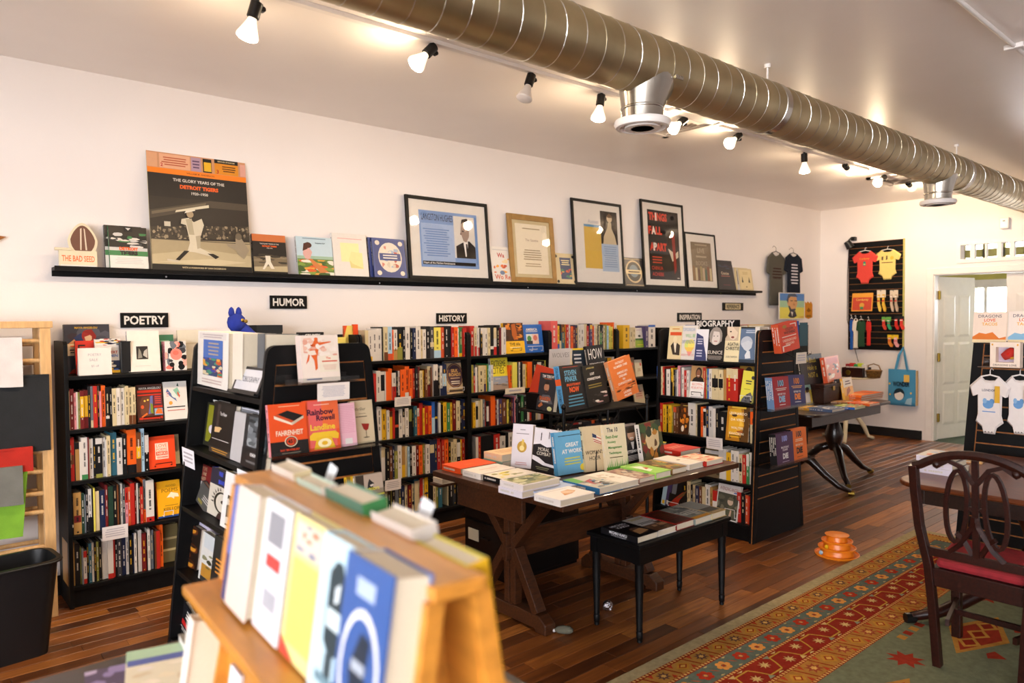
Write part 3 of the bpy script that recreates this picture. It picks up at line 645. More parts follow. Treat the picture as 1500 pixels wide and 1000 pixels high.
framed('gold-brown framed certificate in small cursive print', 749, 816, 314, 'gilt', .05, [('r', .08, .06, .92, .94, 'EFE2C8'), ('t', 'The Gazette', .5, .66, .045, 'B8A088', .5), ('l', .22, .84, .78, .88, 1, 'A8946E'), ('l', .24, .3, .76, .5, 5, 'A89474'), ('l', .28, .18, .72, .26, 2, 'B8A484')], matc='c', glass=True)
ledge_book('small pale book with a dark blue panel between the two tall frames', 815.5, 846, 371.5, t=.02, c='c', spine='c', design=[('r', .26, .16, .78, .86, '20365E'), ('l', .32, .6, .72, .8, 3, 'E8D8A0'), ('g', .26, .17, .78, .5, ['C84A2A', '2E7A5A', 'E0B040', '20365E'], 5, 14), ('e', .1, .9, .06, .05, 'k'), ('e', .9, .9, .06, .05, 'k'), ('e', .1, .08, .06, .05, 'k'), ('e', .9, .08, .06, .05, 'k')])
framed('tall black frame holding a print of a seated woman above gold and blue blocks', 843, 916, 293, 'black_wood', .026, [('r', .2, .18, .56, .72, 'D2AE4E'), ('r', .2, .7, .56, .73, '6A9ABC'), ('t', 'Austen', .4, .77, .05, 'B8B8C0', .34), ('r', .56, .15, .93, .52, 'A8BAD0'), ('l', .6, .2, .9, .48, 10, '8A9CB8'), ('r', .56, .5, .93, .92, '221A14'), ('p', [(.6, .5), (.9, .5), (.86, .62), (.8, .7), (.8, .78), (.72, .78), (.7, .7), (.62, .6)], 'C8B898'), ('e', .76, .83, .06, .05, 'D8C4A4'), ('p', [(.7, .86), (.76, .9), (.83, .86), (.8, .84), (.72, .84)], '6A5238')])
ledge_book('charcoal book with an ornate oval emblem between tall frames', 916.5, 946, 378, t=.022, c='4A4440', spine='x', design=[('e', .5, .52, .4, .4, 'C8B088'), ('e', .5, .52, .34, .34, '2E2A26'), ('e', .5, .54, .22, .22, '6E7E88'), ('r', .1, .44, .9, .58, 'D8C290'), ('t', 'ATLAS', .5, .51, .08, '3A2A14', .6) if False else ('l', .2, .46, .8, .56, 1, '3A2A14'), ('r', .06, .04, .94, .06, 'C8B088'), ('r', .06, .94, .94, .96, 'C8B088')])
framed('tall black framed poster with red and white capitals', 944, 1006, 295, 'black_wood', .026, [('r', .12, .07, .9, .92, '171416'), ('t', 'THINGS', .38, .84, .1, 'D8452E', .46, 0, .05), ('t', 'I', .33, .84, .1, 'f', .1, 0, .05), ('t', 'FALL', .3, .67, .1, 'D8452E', .34, 0, .05), ('t', 'A', .26, .67, .1, 'f', .1, 0, .05), ('t', 'APART', .36, .47, .1, 'D8452E', .42, 0, .05), ('t', 'P', .28, .47, .1, 'f', .1, 0, .05), ('l', .17, .26, .46, .36, 3, 'C0402C'), ('t', 'CHINUA', .31, .21, .045, 'C0402C', .28), ('t', 'ACHEBE', .32, .135, .045, 'C0402C', .3), ('p', [(.6, .64), (.76, .68), (.86, .6), (.86, .36), (.7, .2), (.66, .4), (.58, .46)], '33261E'), ('p', [(.6, .46), (.78, .4), (.86, .44), (.86, .36), (.7, .3)], 'C8BCA8'), ('p', [(.7, .66), (.78, .64), (.8, .2), (.74, .14)], '8A2A20'), ('e', .74, .84, .07, .045, '3A3438'), ('e', .74, .845, .05, .03, '171416'), ('t', 'Signet', .82, .095, .012, 'f', .1) if False else ('r', .8, .09, .86, .1, 'f')])
framed('small black framed print of standing books under pale lettering', 1008, 1053, 341, 'black_wood', .02, [('r', .16, .12, .86, .86, '7A6A54'), ('t', 'LIVE', .5, .7, .09, 'A89A84', .56, 0, 0), ('t', 'BOOKS', .5, .46, .08, 'A89A84', .6, 0, 0), ('l', .26, .78, .76, .84, 1, 'A89A84'), ('l', .3, .55, .7, .62, 1, 'A89A84')] + [('r', .18+i*.082, .13, .25+i*.082, .4-.03*(i % 3), c_) for i, c_ in enumerate(['8A6A44', 'C8B890', '6A4A34', '9A8A5A', 'B8A080', '5A6A5A', '8A5A44', 'C8B890'])], lean=R(6))
ledge_book('dark navy book with silver title leaning near the right end of the ledge', 1053.5, 1079, 382, t=.024, lean=R(12), c='22242E', spine='n', design=[('t', 'Concise', .5, .56, .1, 'C8B8A0', .7), ('g', .05, .66, .95, .95, ['2A3A50', '1A1C24', '3A3040'], 3, 10), ('l', .2, .44, .8, .48, 1, 'B06A60'), ('l', .3, .14, .7, .18, 1, '6A3040')])
for i, (a, c_) in enumerate(((1084.5, 'front'), (1081, 'rear'))):
    o = ledge_book(f'{c_} cream book with two small dark triangles at the right end of the ledge', a, a+20, 394-i, t=.03, c='c', spine='w', design=[('r', .08, .06, .92, .94, 'E0CE9C'), ('p', [(.2, .36), (.32, .36), (.26, .64)], '3A342A'), ('p', [(.68, .36), (.8, .36), (.74, .64)], '3A342A'), ('e', .5, .16, .04, .03, '5A4A2A'), ('l', .3, .72, .7, .86, 3, 'C0A870')])
    if i: o.location.y += .034; o.rotation_euler.x = -R(5)
# ================================================================== BLACK WALL BOOKCASES
YC = YW-.30
SZ = [1.26, .97, .69, .395, .115]; CHT = 1.45; SP = .018
def wall_case(xa, xb, label):
    t = thing('bookcase', label, 'bookcase', (xa, YC, 0), group='black bookcases along the wall'); w = xb-xa
    for x_ in (0, w-.02): 
        b = MB(); b.prism([(.0, 0), (.29, 0), (.29, CHT), (.02, CHT), (0, CHT-.02)], 0, x_, x_+.02); b.build('side_panel', 'black_wood', t, bevel=.002)
    MB().box(.02, .284, .03, w-.02, .29, CHT-.05).build('back_panel', 'black_wood', t)
    for z in SZ: MB().box(.02, .006, z-.02, w-.02, .284, z).build('shelf', 'black_wood', t, bevel=.0015)
    MB().box(.02, .02, 0, w-.02, .035, SZ[-1]-.02).build('toe_kick', 'black_wood', t)
    for x_ in (.03, w-.05):
        b = MB(); b.tube([(x_, .05, .0005), (x_, .05, .02)], .012, 8); b.build('foot', 'black_plastic', t)
    return t
xd = [onY(p, 515, YC).x for p in (687, 905)]
bw = (xd[1]-xd[0])/2
CX = dict(P=(.71, 1.60), U=(1.62, 2.475), H1=(2.48, xd[0]), H2=(xd[0]+.001, xd[0]+bw), H3=(xd[0]+bw+.001, xd[1]), H4=(xd[1]+.001, xd[1]+bw))
wall_case(*CX['P'], 'black wall bookcase under the POETRY sign'); wall_case(*CX['U'], 'black wall bookcase under the HUMOR sign, mostly hidden'); wall_case(*CX['H1'], 'black wall bookcase under the HISTORY sign')
wall_case(*CX['H2'], 'black wall bookcase just right of the HISTORY sign'); wall_case(*CX['H3'], 'black wall bookcase behind the tall wire book rack'); wall_case(*CX['H4'], 'black wall bookcase beside the left end of the BIOGRAPHY unit')
SY = YC+.015
def wrow(case, r, ox, sc, s, e, ym, toks, **k): spine_row(case, r, 'Y', SY, SZ[r], ox, sc, s, e, ym, toks, depth=.012, **k)
PO_, HI, H2, H3, H4 = 'the POETRY bookcase', 'the HISTORY bookcase', 'the bookcase right of HISTORY', 'the bookcase behind the rack', 'the bookcase beside BIOGRAPHY'
wrow(PO_, 1, 90, 7.895, 50, 860, 597, "c44:21 d48:22 p24:20 w20:20 m24:20 d44:21=y.3-.85 d44:21=y.3-.85 k28:23 s30:23/c.18 r46:23 k24:23^x.5 p20:20 o46:23 k44:22=h.2-.27 k30:22 c46:21 w44:21 w42:21 c12:21 c40:22 c38:21/u.25 c38:21/u.25")
wrow(PO_, 2, 90, 7.895, 60, 1015, 672, "r92:24=u.38-.6 k12:21 a50:21^k.18 w24:21 w76:23/g.12 d14:23 w52:22 k28:22 k80:22^h.15/m.1 h40:22 w14:21 c44:23 t76:24 w68:21 k52:23 o112:25/k.2 u58:23=y.35-.65 i40:25 k54:22=h.5-.95")
wrow(PO_, 3, 90, 7.895, 60, 1075, 750, "r20:21/k.8 k62:21=w.2-.27 a95:23=d.28-.45 e36:22 s18:21 k30:24 h40:24/k.35 k20:24 l22:24 c48:22 n74:22 d30:25 e64:24 k44:24 u22:24 k16:24 w30:24 x30:24 p34:22^r.4 q30:22 r48:24 d22:24 w24:23 k22:23 r34:21 o34:25^s.7 w96:24/r.12")
wrow(PO_, 4, 90, 7.895, 75, 1180, 822, "a80:24 k60:23 m20:20 s20:20 w38:18^r.2/r.15 k24:22 t34:22 w24:22 k28:23 m28:22 k34:22 w70:23 w64:24/r.12 r20:24 k26:22 x50:22 n48:22 w36:22 k40:22 n20:23 w30:23 k14:22 w44:24 d50:22 k18:22 w28:24 s38:23 k14:20 u20:22 r40:22 o36:25")
wrow(HI, 0, 520, 8.333, 125, 1362, 502, "c42:22 w52:22/y.15 w60:22 w62:23 k30:24 c50:24/u.25 i56:24/q.2 o20:22 w48:22/a.35 k72:23/m.4 k32:24 w60:24 k44:22 n36:23 w62:24 c24:22 w44:22 k54:24 x50:24=c.35-.5 l90:23/i.25 q52:23 k48:24 k40:24 r38:23 o44:23 w14:22 g56:23/y.12 r44:22")
wrow(HI, 1, 535, 9.09, 115, 1085, 567, "r36:20 w62:22 w60:21=k.35-.9 w16:21 o34:21 o52:23 w62:20/r.5 k24:21 w36:21/k.15 o62:22 o62:24/w.2 o46:22 r44:22 k34:23 d28:23 c40:20 y36:20 u32:21 c52:23/d.4 u16:22 w18:23 w64:24/k.5 k32:21 w32:23/n.25 n60:24=i.3-.7")
wrow(HI, 2, 535, 9.09, 160, 1395, 623, "w66:24 y68:22 o10:20 w40:21 y48:20^u.2 r32:22 k56:20=q.4-.5 w56:21 k40:21=w.1-.7 w52:21 k50:22=m.5-.9 k34:21 t42:22 o32:20^w.3 r54:24 y26:20 r56:21 o48:21 b46:24/i.5 n58:24=y.45-.52 h30:23 k36:21 y54:23 g50:22 y34:22 d56:24 c56:23 k20:22 n80:24=u.35-.45 r46:24")
wrow(HI, 3, 540, 9.375, 178, 1375, 680, "w62:24^c.3 k14:23 k50:23 u44:24 n36:24 m46:20 w62:24 a52:23/y.4 c44:23 i28:22 k36:22 w60:22 d48:22 o52:22 m50:22 w64:22 n70:25=c.6-.85 n44:25 r50:25 c20:22 r44:24 o60:24 k40:21 c40:21 c50:23 k56:22=w.4-.9 y20:22 r48:22 h24:23 o34:23")
wrow(HI, 4, 550, 10, 30, 980, 735, "w60:24 k50:23 c50:24 k50:22 m20:20 k50:22 s58:22 k32:22=l.4-.6 n60:22 c50:22 d60:22 c40:22=k.3-.4 t66:25=c.05-.95 c20:24 r52:25=s.3-.4 c24:24 y54:25=n.5-.55 k80:23 c40:23 m46:23 t56:24")
wrow(H2, 0, 680, 10.714, 90, 655, 495, "r80:24 c40:22/r.35 h24:22 w44:22/r.3 k34:22^w.2 w30:22 w66:22 c40:22 k60:24=w.2-.3 h50:22^c.4/r.3 k60:24 d26:22 w30:22 h50:22")
wrow(H2, 1, 680, 10.714, 115, 455, 548, "m36:22 n30:22/r.6 w40:20 k20:20 c100:21 c36:21/v.3 y30:21 g20:22 i40:21 w44:21")
wrow(H2, 1, 680, 10.714, 705, 1400, 548, "o50:20 l60:22 k20:22 w30:22 k24:22 c40:20 y30:20 o60:22 k70:22 w60:21 k40:22 l30:22 w50:22 r40:21")
wrow(H2, 2, 680, 10.714, 140, 1300, 605, "y40:20 w40:21=k.3-.8 c40:21 c30:22 s36:22 r24:20 k40:20=w.2-.8 d30:20 o70:24 d30:20 h22:21 v62:21 u56:21 k12:20 l42:20 k30:21 d24:21 v30:21 p20:22 w20:23 k60:21 g40:22 k60:21 w30:22 r40:22 k60:21 c40:21 w40:22 q40:22 k60:21")
wrow(H2, 3, 500, 5, 985, 1500, 650, "w18:22 r16:22 k90:22 r44:22 w40:20 k20:22 w30:22 r20:22 c40:22 k60:22 o30:22 n40:22 w40:22")
wrow(H2, 4, 550, 10, 1055, 1420, 722, "c30:23 k50:22 x50:23 k36:22 k40:22 w36:22 c70:22 o40:20")
wrow(H3, 0, 780, 7.895, 212, 290, 490, "j85:27")
wrow(H3, 0, 780, 7.895, 290, 975, 490, "y30:23/b.3 k30:24/c.4 t60:24^u.3 y20:24 r40:24 w24:23 k10:22 o38:22 d34:22 n36:23 c20:22 w28:23 w60:24 c44:24 r30:22 k20:24 v40:24=y.8-.95 o34:22 w20:23 c34:23 k14:22 c20:22 g34:22^k.3 k20:23 c34:22 m30:23 i24:22 l30:22 l40:21 o20:25 w40:24")
wrow(H3, 1, 780, 7.895, 240, 975, 540, "k60:22 o60:22 w40:22 k100:22 y50:20 k40:22 w30:22 k60:22 r20:22 l40:21 k20:21 y50:21 w40:22")
wrow(H3, 2, 780, 7.895, 260, 960, 590, "k60:22 r40:22 k60:22 c50:22 g40:22 k80:22 o50:22 w60:22 k70:22 n40:22 c30:22")
wrow(H3, 3, 780, 7.895, 260, 960, 640, "k60:22 c50:22 k60:22 r50:22 w40:22 k80:22 o40:22 k60:22 c70:22 k50:22")
wrow(H4, 0, 780, 7.895, 1050, 1190, 485, "y80:22 c40:20 c30:20")
wrow(H4, 0, 780, 7.895, 1305, 1420, 485, "v40:21 w90:22^b.1")
# ---- face-out books in the wall cases
FY = YC+.05
def wf(label, pl, pr_, ptop, r, pb, **k): k.setdefault('group', 'face-out books in the wall bookcases'); return face(label, pl, pr_, ptop, pb, 'Y', FY if 'v' not in k else k.pop('v'), z0=SZ[r], **k)[0]
wf('poetry anthology with a red-haired woman bending on its dark cover, top of POETRY bookcase', 96, 163, 476, 0, 550, v=FY+.17, lean=R(5), t=.03, c='3A3A42', spine='k', design=[('r', 0, 0, 1, 1, '34333C'), ('g', 0, .3, 1, 1, ['2A2A34', '44424C', '3A2A30', '50505A'], 4, 16), ('t', 'MAYA ANGELOU', .48, .93, .04, 'y', .8), ('p', [(.08, .6), (.3, .76), (.46, .78), (.44, .66), (.24, .64), (.12, .5)], 'C88A5A'), ('p', [(.2, .72), (.36, .82), (.46, .76), (.4, .62), (.3, .6)], '28345E'), ('e', .52, .76, .14, .13, '9A2418'), ('p', [(.44, .74), (.56, .78), (.64, .72), (.54, .64), (.46, .66)], 'D8B08A'), ('p', [(.4, .85), (.6, .9), (.7, .76), (.66, .6), (.6, .62), (.6, .78)], '8A1E14'), ('r', .06, .36, .36, .6, 'E8CDA4'), ('l', .1, .53, .34, .58, 1, 'o'), ('l', .1, .4, .34, .5, 2, '3A2A24'), ('p', [(.08, .0), (.4, .0), (.32, .13), (.16, .08)], 'B8301C')])
wf('bright red poetry book behind the handwritten card', 112, 142, 500, 0, 549, v=FY+.1, c='D8301A', spine='d', design=[('r', .1, .72, .75, .78, 'k'), ('r', .15, .72, .22, .88, 'k'), ('r', .15, .84, .5, .88, 'k')])
wf('small white book with bright painted figures, right of the handwritten card', 141, 179, 497, 0, 548, v=FY+.06, c='f', spine='w', design=[('g', 0, .8, 1, 1, ['r', 'y', 'k', 'w', 'n'], 6, 26), ('t', 'ROBERT', .58, .6, .08, 'r', .7), ('t', 'COHEN', .58, .5, .08, 'b', .66), ('r', 0, .06, 1, .36, 'n'), ('g', 0, .06, 1, .36, ['b', 'w', 'y', 'k'], 9, 14), ('r', 0, 0, 1, .08, 'y')])
A = onY(115, 547, FY); B = onY(164, 511, FY); w_ = onY(164, 547, FY).x-A.x
t = thing('price_card', 'white folded card reading POETRY SALE in pencil on the top shelf', 'card', (A.x, FY-.005, SZ[0]), (-R(6), 0, 0))
MB().box(0, 0, 0, w_, .0015, B.z-SZ[0]+.01, 'f').build('front_leaf', 'paper', t); b = MB(); b.prism([(.0015, B.z-SZ[0]+.01), (.035, 0), (.037, 0), (.003, B.z-SZ[0]+.01)], 0, 0, w_); b.build('rear_leaf', 'white_plastic', t)
p = MB(); draw(p, w_, B.z-SZ[0], [('t', 'POETRY', .5, .8, .1, 'A8A0A8', .4, 0, 0), ('t', 'SALE', .46, .6, .1, 'A8A0A8', .3, 0, 0), ('t', '$5 off', .5, .35, .09, 'A8A0A8', .36, 0, 0)]); p.build('lettering', 'paper', t)
A = onY(178, 548, FY+.03); MBk = MB().box(0, 0, 0, .05, .2, .18); o = thing('bookend_box', 'upright black box between the top-row poetry books', 'box', (A.x, FY+.03, SZ[0])); MBk.build('body', 'black_plastic', o, bevel=.002); MB().box(-.002, -.002, .176, .052, .202, .182).build('lid', 'black_plastic', o)
wf('large cream book with a small photo on its cover, under the POETRY sign', 189, 236, 486, 0, 547, v=FY+.03, c='E8E0D4', spine='z', t=.03, design=[('r', .26, .3, .62, .62, '2A2622'), ('p', [(.3, .32), (.44, .34), (.4, .5), (.34, .58)], '8A8478'), ('p', [(.46, .4), (.6, .32), (.6, .56), (.5, .5)], 'B8B0A4'), ('l', .2, .12, .7, .15, 1, 'D8CCC0')])
wf('green book peeping out behind the white floral poetry book', 235, 257, 491, 0, 545, v=FY+.12, c='3E7A5A', spine='e', design=[('r', 0, 0, 1, .35, 'e'), ('l', .1, .78, .7, .86, 1, '8AB89A')])
flo = [('g', 0, 0, 1, 1, ['k', 's', 'E87868', 'F0A898', 'x'], 13, 22), ('e', .52, .55, .28, .2, 'EE8A7A'), ('e', .5, .6, .14, .08, 'E8705E'), ('e', .3, .2, .12, .08, 'k'), ('e', .72, .24, .12, .08, 'k')]
for i in range(3): wf(['front', 'middle', 'rear'][i]+' copy of the white book with black and coral flowers', 243-1.4*i, 274-1.4*i, 500.5, 0, 546, v=FY+.02+.03*i, t=.024, lean=R(5), c='f', spine='p', design=flo)
wf('large pale cream book standing behind the floral poetry books', 262, 306, 484, 0, 545, v=FY+.15, lean=R(4), c='E8DCC4', t=.02, design=[('l', .2, .6, .8, .7, 1, 'D8C8A8')])
wf('book with a brown face and bright colour blocks, facing out under POETRY', 202, 240, 565, 1, 617, c='5A3424', spine='k', t=.03, design=[('r', .0, .0, 1, 1, '4E2C22'), ('r', .04, .86, .96, .95, '3A2420'), ('t', 'MAYA ANGELOU', .52, .9, .06, 'w', .84), ('r', .04, .78, .96, .85, 'C03018'), ('r', .04, .7, .96, .74, 'C03018'), ('p', [(.2, .66), (.5, .68), (.6, .5), (.56, .2), (.4, .14), (.14, .2), (.1, .5)], '6A3E28'), ('p', [(.52, .68), (.62, .7), (.6, .22), (.42, .2), (.48, .4)], '6A6AA0'), ('p', [(.52, .5), (.6, .46), (.62, .2), (.5, .24)], '7A8A2A'), ('r', .64, .44, .96, .7, '6A3040'), ('l', .68, .46, .94, .68, 4, 'D84A2A'), ('r', .64, .36, .98, .42, 'B83020'), ('r', .66, .16, .98, .34, '8AA8C8'), ('p', [(.68, .2), (.78, .34), (.94, .32), (.98, .18)], 'E8702A'), ('e', .3, .56, .04, .025, 'E8C050'), ('e', .42, .58, .04, .025, 'E8C050'), ('p', [(.14, .14), (.36, .24), (.4, .2), (.2, .12)], 'E8702A'), ('e', .2, .4, .06, .05, 'D85A2A'), ('r', .06, .06, .96, .12, 'C03018')])
wf('white book with a blue and green songbird on its cover', 242, 276, 560, 1, 613, c='f', t=.02, design=[('p', [(.1, .72), (.3, .6), (.5, .5), (.56, .46), (.5, .56), (.3, .7), (.16, .82)], '5A6A9A'), ('e', .52, .68, .2, .12, 'D8E0D8'), ('p', [(.4, .78), (.6, .84), (.7, .7), (.6, .6)], '8ABAA0'), ('p', [(.6, .74), (.7, .62), (.66, .56), (.58, .68)], 'D8583A'), ('p', [(.56, .88), (.62, .96), (.66, .86)], '2A4A3A'), ('e', .28, .44, .08, .05, 'E0A040'), ('l', .1, .3, .9, .36, 1, 'k'), ('l', .1, .22, .9, .27, 1, 'C87868'), ('l', .1, .6, .22, .74, 3, 'E8A8A0')])
wf('square orange poetry book with a pale title block, facing out', 219, 258, 641, 2, 685, c='E8461A', spine='d', t=.03, design=[('r', .25, .28, .74, .78, 'F0D8C0'), ('t', 'LOVE', .5, .7, .1, 'E8461A', .4, 0, 0), ('t', 'POEMS', .5, .58, .08, 'E8461A', .4, 0, 0), ('r', .28, .4, .71, .52, 'E8461A'), ('t', 'NIKKI', .5, .46, .08, 'F0D8C0', .38), ('t', 'GIOVANNI', .5, .34, .06, 'E8461A', .4)])
wf('pale book leaning behind the square orange poetry book', 245, 264, 638, 2, 683, v=FY+.08, c='c', t=.02)
wf('bright yellow book with a white cloud shape facing out in the POETRY bookcase', 232, 266, 707, 3, 757, c='EEAA14', spine='o', t=.03, design=[('t', 'GOOD', .6, .86, .06, '6A4A10', .5, 0, 0), ('t', 'POEMS', .55, .74, .1, '6A4A10', .76, 0, 0), ('p', [(.4, .54), (.6, .68), (.9, .62), (.94, .52), (.74, .54), (.72, .48), (.6, .54)], 'F4E8C8'), ('l', .3, .3, .9, .34, 1, '9A7018'), ('t', 'KEILLOR', .6, .22, .09, '6A4A10', .7, 0, 0), ('r', 0, 0, 1, .05, '2A4A8A')])
o = wf('olive brown stack-end book at the right of the lowest poetry row', 239, 262, 770, 4, 832, v=FY+.05, c='6E6440', lean=R(3), t=.04, design=[('r', .0, .6, 1, .66, 'B8A878'), ('r', 0, .3, 1, .36, 'B8A878')])
wf('tan book with a dark round emblem, facing out under HISTORY', 655, 682, 529.5, 1, 574, c='C8AE84', spine='s', t=.03, design=[('r', 0, .93, 1, .99, 'x'), ('e', .5, .55, .46, .38, '5A3C3C'), ('e', .5, .55, .42, .345, 'B88A50'), ('e', .5, .55, .4, .33, '4E3440'), ('t', 'SILK', .5, .7, .1, 'E0B060', .5), ('t', 'ROADS', .5, .58, .1, 'E0B060', .7), ('l', .2, .44, .8, .5, 1, 'C8A888'), ('l', .26, .28, .74, .4, 2, 'F0E4D0'), ('r', .1, .06, .9, .12, '5A4A3A')])
wf('book with a flame-lit photo and yellow band, facing out right of HISTORY', 741, 769.5, 473.5, 0, 513, c='5A3A1E', spine='y', t=.03, design=[('r', 0, .42, 1, 1, '4A2A14'), ('g', .1, .45, .95, .98, ['C86A20', '7A3A14', 'E08A30', '3A2010'], 21, 18), ('p', [(.4, .95), (.6, .97), (.66, .6), (.5, .42), (.4, .6)], 'B05A1C'), ('r', 0, 0, 1, .4, 'F0B81E'), ('t', 'THE 60s', .5, .3, .1, '3A2A14', .7), ('l', .2, .16, .8, .22, 1, 'F8E0A0')])
wf('bright blue book with two portrait panels, facing out', 766, 797, 476, 0, 512.5, c='2C66B8', spine='b', t=.03, design=[('t', 'AMERICA', .5, .82, .1, 'f', .84, 0, .04), ('l', .2, .72, .8, .76, 1, 'f'), ('r', .22, .3, .5, .66, 'D8E0D8'), ('r', .5, .3, .8, .66, 'E8C8B8'), ('e', .36, .5, .1, .1, '4A8A4A'), ('e', .64, .52, .1, .1, 'D87868'), ('r', .22, .3, .5, .42, 'x'), ('l', .2, .2, .8, .24, 1, 'f'), ('t', 'JON STEWART', .5, .1, .06, 'f', .8)])
wf('book with a yellow upper half over a flooded skyline, facing out', 722, 747, 525, 1, 568, c='C8C4CC', spine='w', t=.025, design=[('r', 0, 0, 1, .42, '9AA0B0'), ('r', 0, .0, 1, .16, 'A89080'), ('g', 0, .1, 1, .24, ['6A6058', '8A7C70', 'B8A898'], 3, 14), ('r', 0, .42, 1, 1, 'F0DC3A'), ('t', 'EXTREME', .46, .82, .2, 'k', .8, 0, 0), ('t', 'CITIES', .4, .6, .2, 'k', .7, 0, 0), ('l', .2, .32, .5, .36, 1, 'w')])
wf('small book with a bird above a green strip beside the BIOGRAPHY unit', 931, 945.5, 480.5, 0, 506, c='f', spine='w', t=.02, design=[('r', 0, 0, 1, .42, '8EAA30'), ('r', 0, .36, 1, .46, '3E6A2A'), ('t', 'BLUE', .5, .9, .06, 'B890A0', .6) if False else ('l', .2, .86, .8, .92, 1, 'B890A0'), ('e', .5, .58, .14, .06, '3A3A34'), ('l', .2, .1, .8, .16, 1, 'E0C040')])
wf('brown book with a red label beside two cream ones, by the BIOGRAPHY unit', 921, 931.5, 524, 1, 546, v=FY+.03, c='7A5A34', t=.02, design=[('r', .2, .6, .8, .74, 'C8401E')])
wf('cream booklet with a red spot by the BIOGRAPHY unit', 931.5, 942, 527, 1, 546, v=FY+.05, c='E0D2B4', t=.012, design=[('e', .8, .72, .1, .1, 'C8301E'), ('l', .3, .3, .8, .5, 3, 'a')])
wf('pale cartoon-cover book low beside the BIOGRAPHY unit', 931, 946, 564, 2, 591, v=FY+.03, c='C8B894', t=.012, lean=R(12), design=[('r', .15, .3, .85, .8, 'D0A890'), ('l', .2, .4, .8, .7, 3, 'B06A50')])
# ---- on top of the HUMOR case, half hidden by the near shelf unit
wf('yellow and orange book standing above the near slatted end', 505.5, 520, 477, 0, 527, v=FY+.06, c='E8CE66', spine='o', t=.02, lean=R(2), design=[('p', [(0, .7), (0, 1), (.3, 1)], 'E0481C')])
wf('orange back of a book beside the yellow one above the slatted end', 519, 526, 475, 0, 527, v=FY+.05, c='E04A18', spine='o', t=.02, lean=R(2))
wf('pale yellow paperback behind the near shelf unit', 494, 508, 494, 0, 527, v=FY+.02, c='EFD86A', t=.015, lean=R(3), design=[('l', .2, .5, .6, .56, 1, 'a')])
A = onY(457, 525, FY); t = thing('novelty_box', 'small black lettered box above the slatted end', 'box', (onY(442, 525, FY).x, FY, SZ[0])); w_ = onY(475, 525, FY).x-onY(442, 525, FY).x; h_ = onY(457, 486.5, FY).z-SZ[0]
MB().box(0, 0, 0, w_, .08, h_).build('body', 'black_plastic', t, bevel=.002); p = MB(); draw(p, w_, h_, [('t', 'GRUMPY', .5, .9, .1, 'f', .84, 0, .04)]); p.build('lettering', 'print', t)
t = thing('storage_box', 'dark grey lidded box standing on the HUMOR bookcase', 'box', (onY(377, 520, FY+.05).x, FY+.05, SZ[0])); w_ = onY(414, 520, FY+.05).x-onY(377, 520, FY+.05).x; h_ = onY(390, 476, FY+.05).z-SZ[0]
MB().box(0, 0, 0, w_, .16, h_-.05).build('body', 'felt_dark', t, bevel=.002); MB().box(-.003, -.003, h_-.05, w_+.003, .163, h_).build('lid', 'felt_dark', t, bevel=.002)
t = thing('plush_toy', 'royal blue plush animal peeking over the near shelf unit', 'toy', (onY(352, 520, FY+.02).x, FY+.02, SZ[0]))
hz = onY(345, 472, FY+.02).z-SZ[0]
b = MB(); b.lathe([(.004, -.062), (.03, -.056), (.05, -.03), (.056, 0), (.05, .028), (.03, .05), (.004, .056)], 18, at=(-.02, 0, hz)); b.build('head', 'blue_plush', t, smooth=True)
for sx, rz in ((-.04, 0), (.005, 0)):
    b = MB(); b.lathe([(.016, 0), (.02, .02), (.014, .045), (.003, .056)], 10, at=(-.02+sx*1.0+.01, 0, hz+.04)); b.build('ear', 'blue_plush', t, smooth=True)
b = MB(); b.tube([(0, .01, hz-.03), (.06, .02, hz-.09), (.13, .03, hz-.15), (.16, .03, 0.02)], [.045, .05, .045, .04], 12); b.build('body', 'blue_plush', t, smooth=True)
b = MB(); b.lathe([(.012, 0), (.002, .006)], 10, M=Matrix.Rotation(R(90), 4, 'X'), at=(.0, -.052, hz+.012)); b.lathe([(.012, 0), (.002, .006)], 10, M=Matrix.Rotation(R(90), 4, 'X'), at=(.024, -.044, hz+.006)); b.build('eye', 'brass', t)
for i, (a, b_, tp, c_) in enumerate(((389, 398, 492, 'w'), (398, 405, 492, 'f'), (405, 412, 491, 'c'))):
    wf(['white', 'bright white', 'cream'][i]+' book edge rising behind the near shelf unit, '+['leftmost', 'middle', 'rightmost'][i]+' of three', a, b_, tp, 0, 527, v=FY+.02, c=c_, t=.06, lean=R(1))
wf('black humour book with a small white title behind the near shelf unit', 416, 432, 493, 0, 527, v=FY+.02, c='k', t=.02, lean=R(3), design=[('t', 'I Told', .5, .76, .09, 'f', .6), ('t', 'You So', .5, .64, .09, 'f', .6)])
wf('red humour book edge behind the near shelf unit', 432.5, 441, 496, 0, 527, v=FY+.02, c='r', t=.02, lean=R(3))
# ---- paper notes clipped to shelf edges
def note(label, pl, pr_, pt, pb, plane, val, c='E2DAD6', lines=4):
    if plane == 'Y': A = onY(pl, pb, val); B = onY(pr_, pb, val); w = B.x-A.x; T = onY(pl, pt, val); rz = 0
    else: A = onX(pl, pb, val); B = onX(pr_, pb, val); w = A.y-B.y; T = onX(pl, pt, val); rz = -math.pi/2
    h = T.z-A.z
    t = thing('shelf_note', label, 'note', A, (R(2), 0, rz), group='handwritten notes on shelf edges'); MB().box(0, 0, 0, w, .001, h, c).build('card', 'paper', t)
    p = MB(); draw(p, w, h, [('l', .1, .2, .9, .85, lines, 'B8B0B4')]); p.build('writing', 'paper', t); return t
note('white note over the lowest poetry row', 150, 188, 772.5, 793, 'Y', YC-.004)
note('white note with a cut corner under the second HISTORY row', 578, 602, 582, 596, 'Y', YC-.004)
note('blank white note over the lowest HISTORY row', 564, 587.5, 704, 720, 'Y', YC-.004)
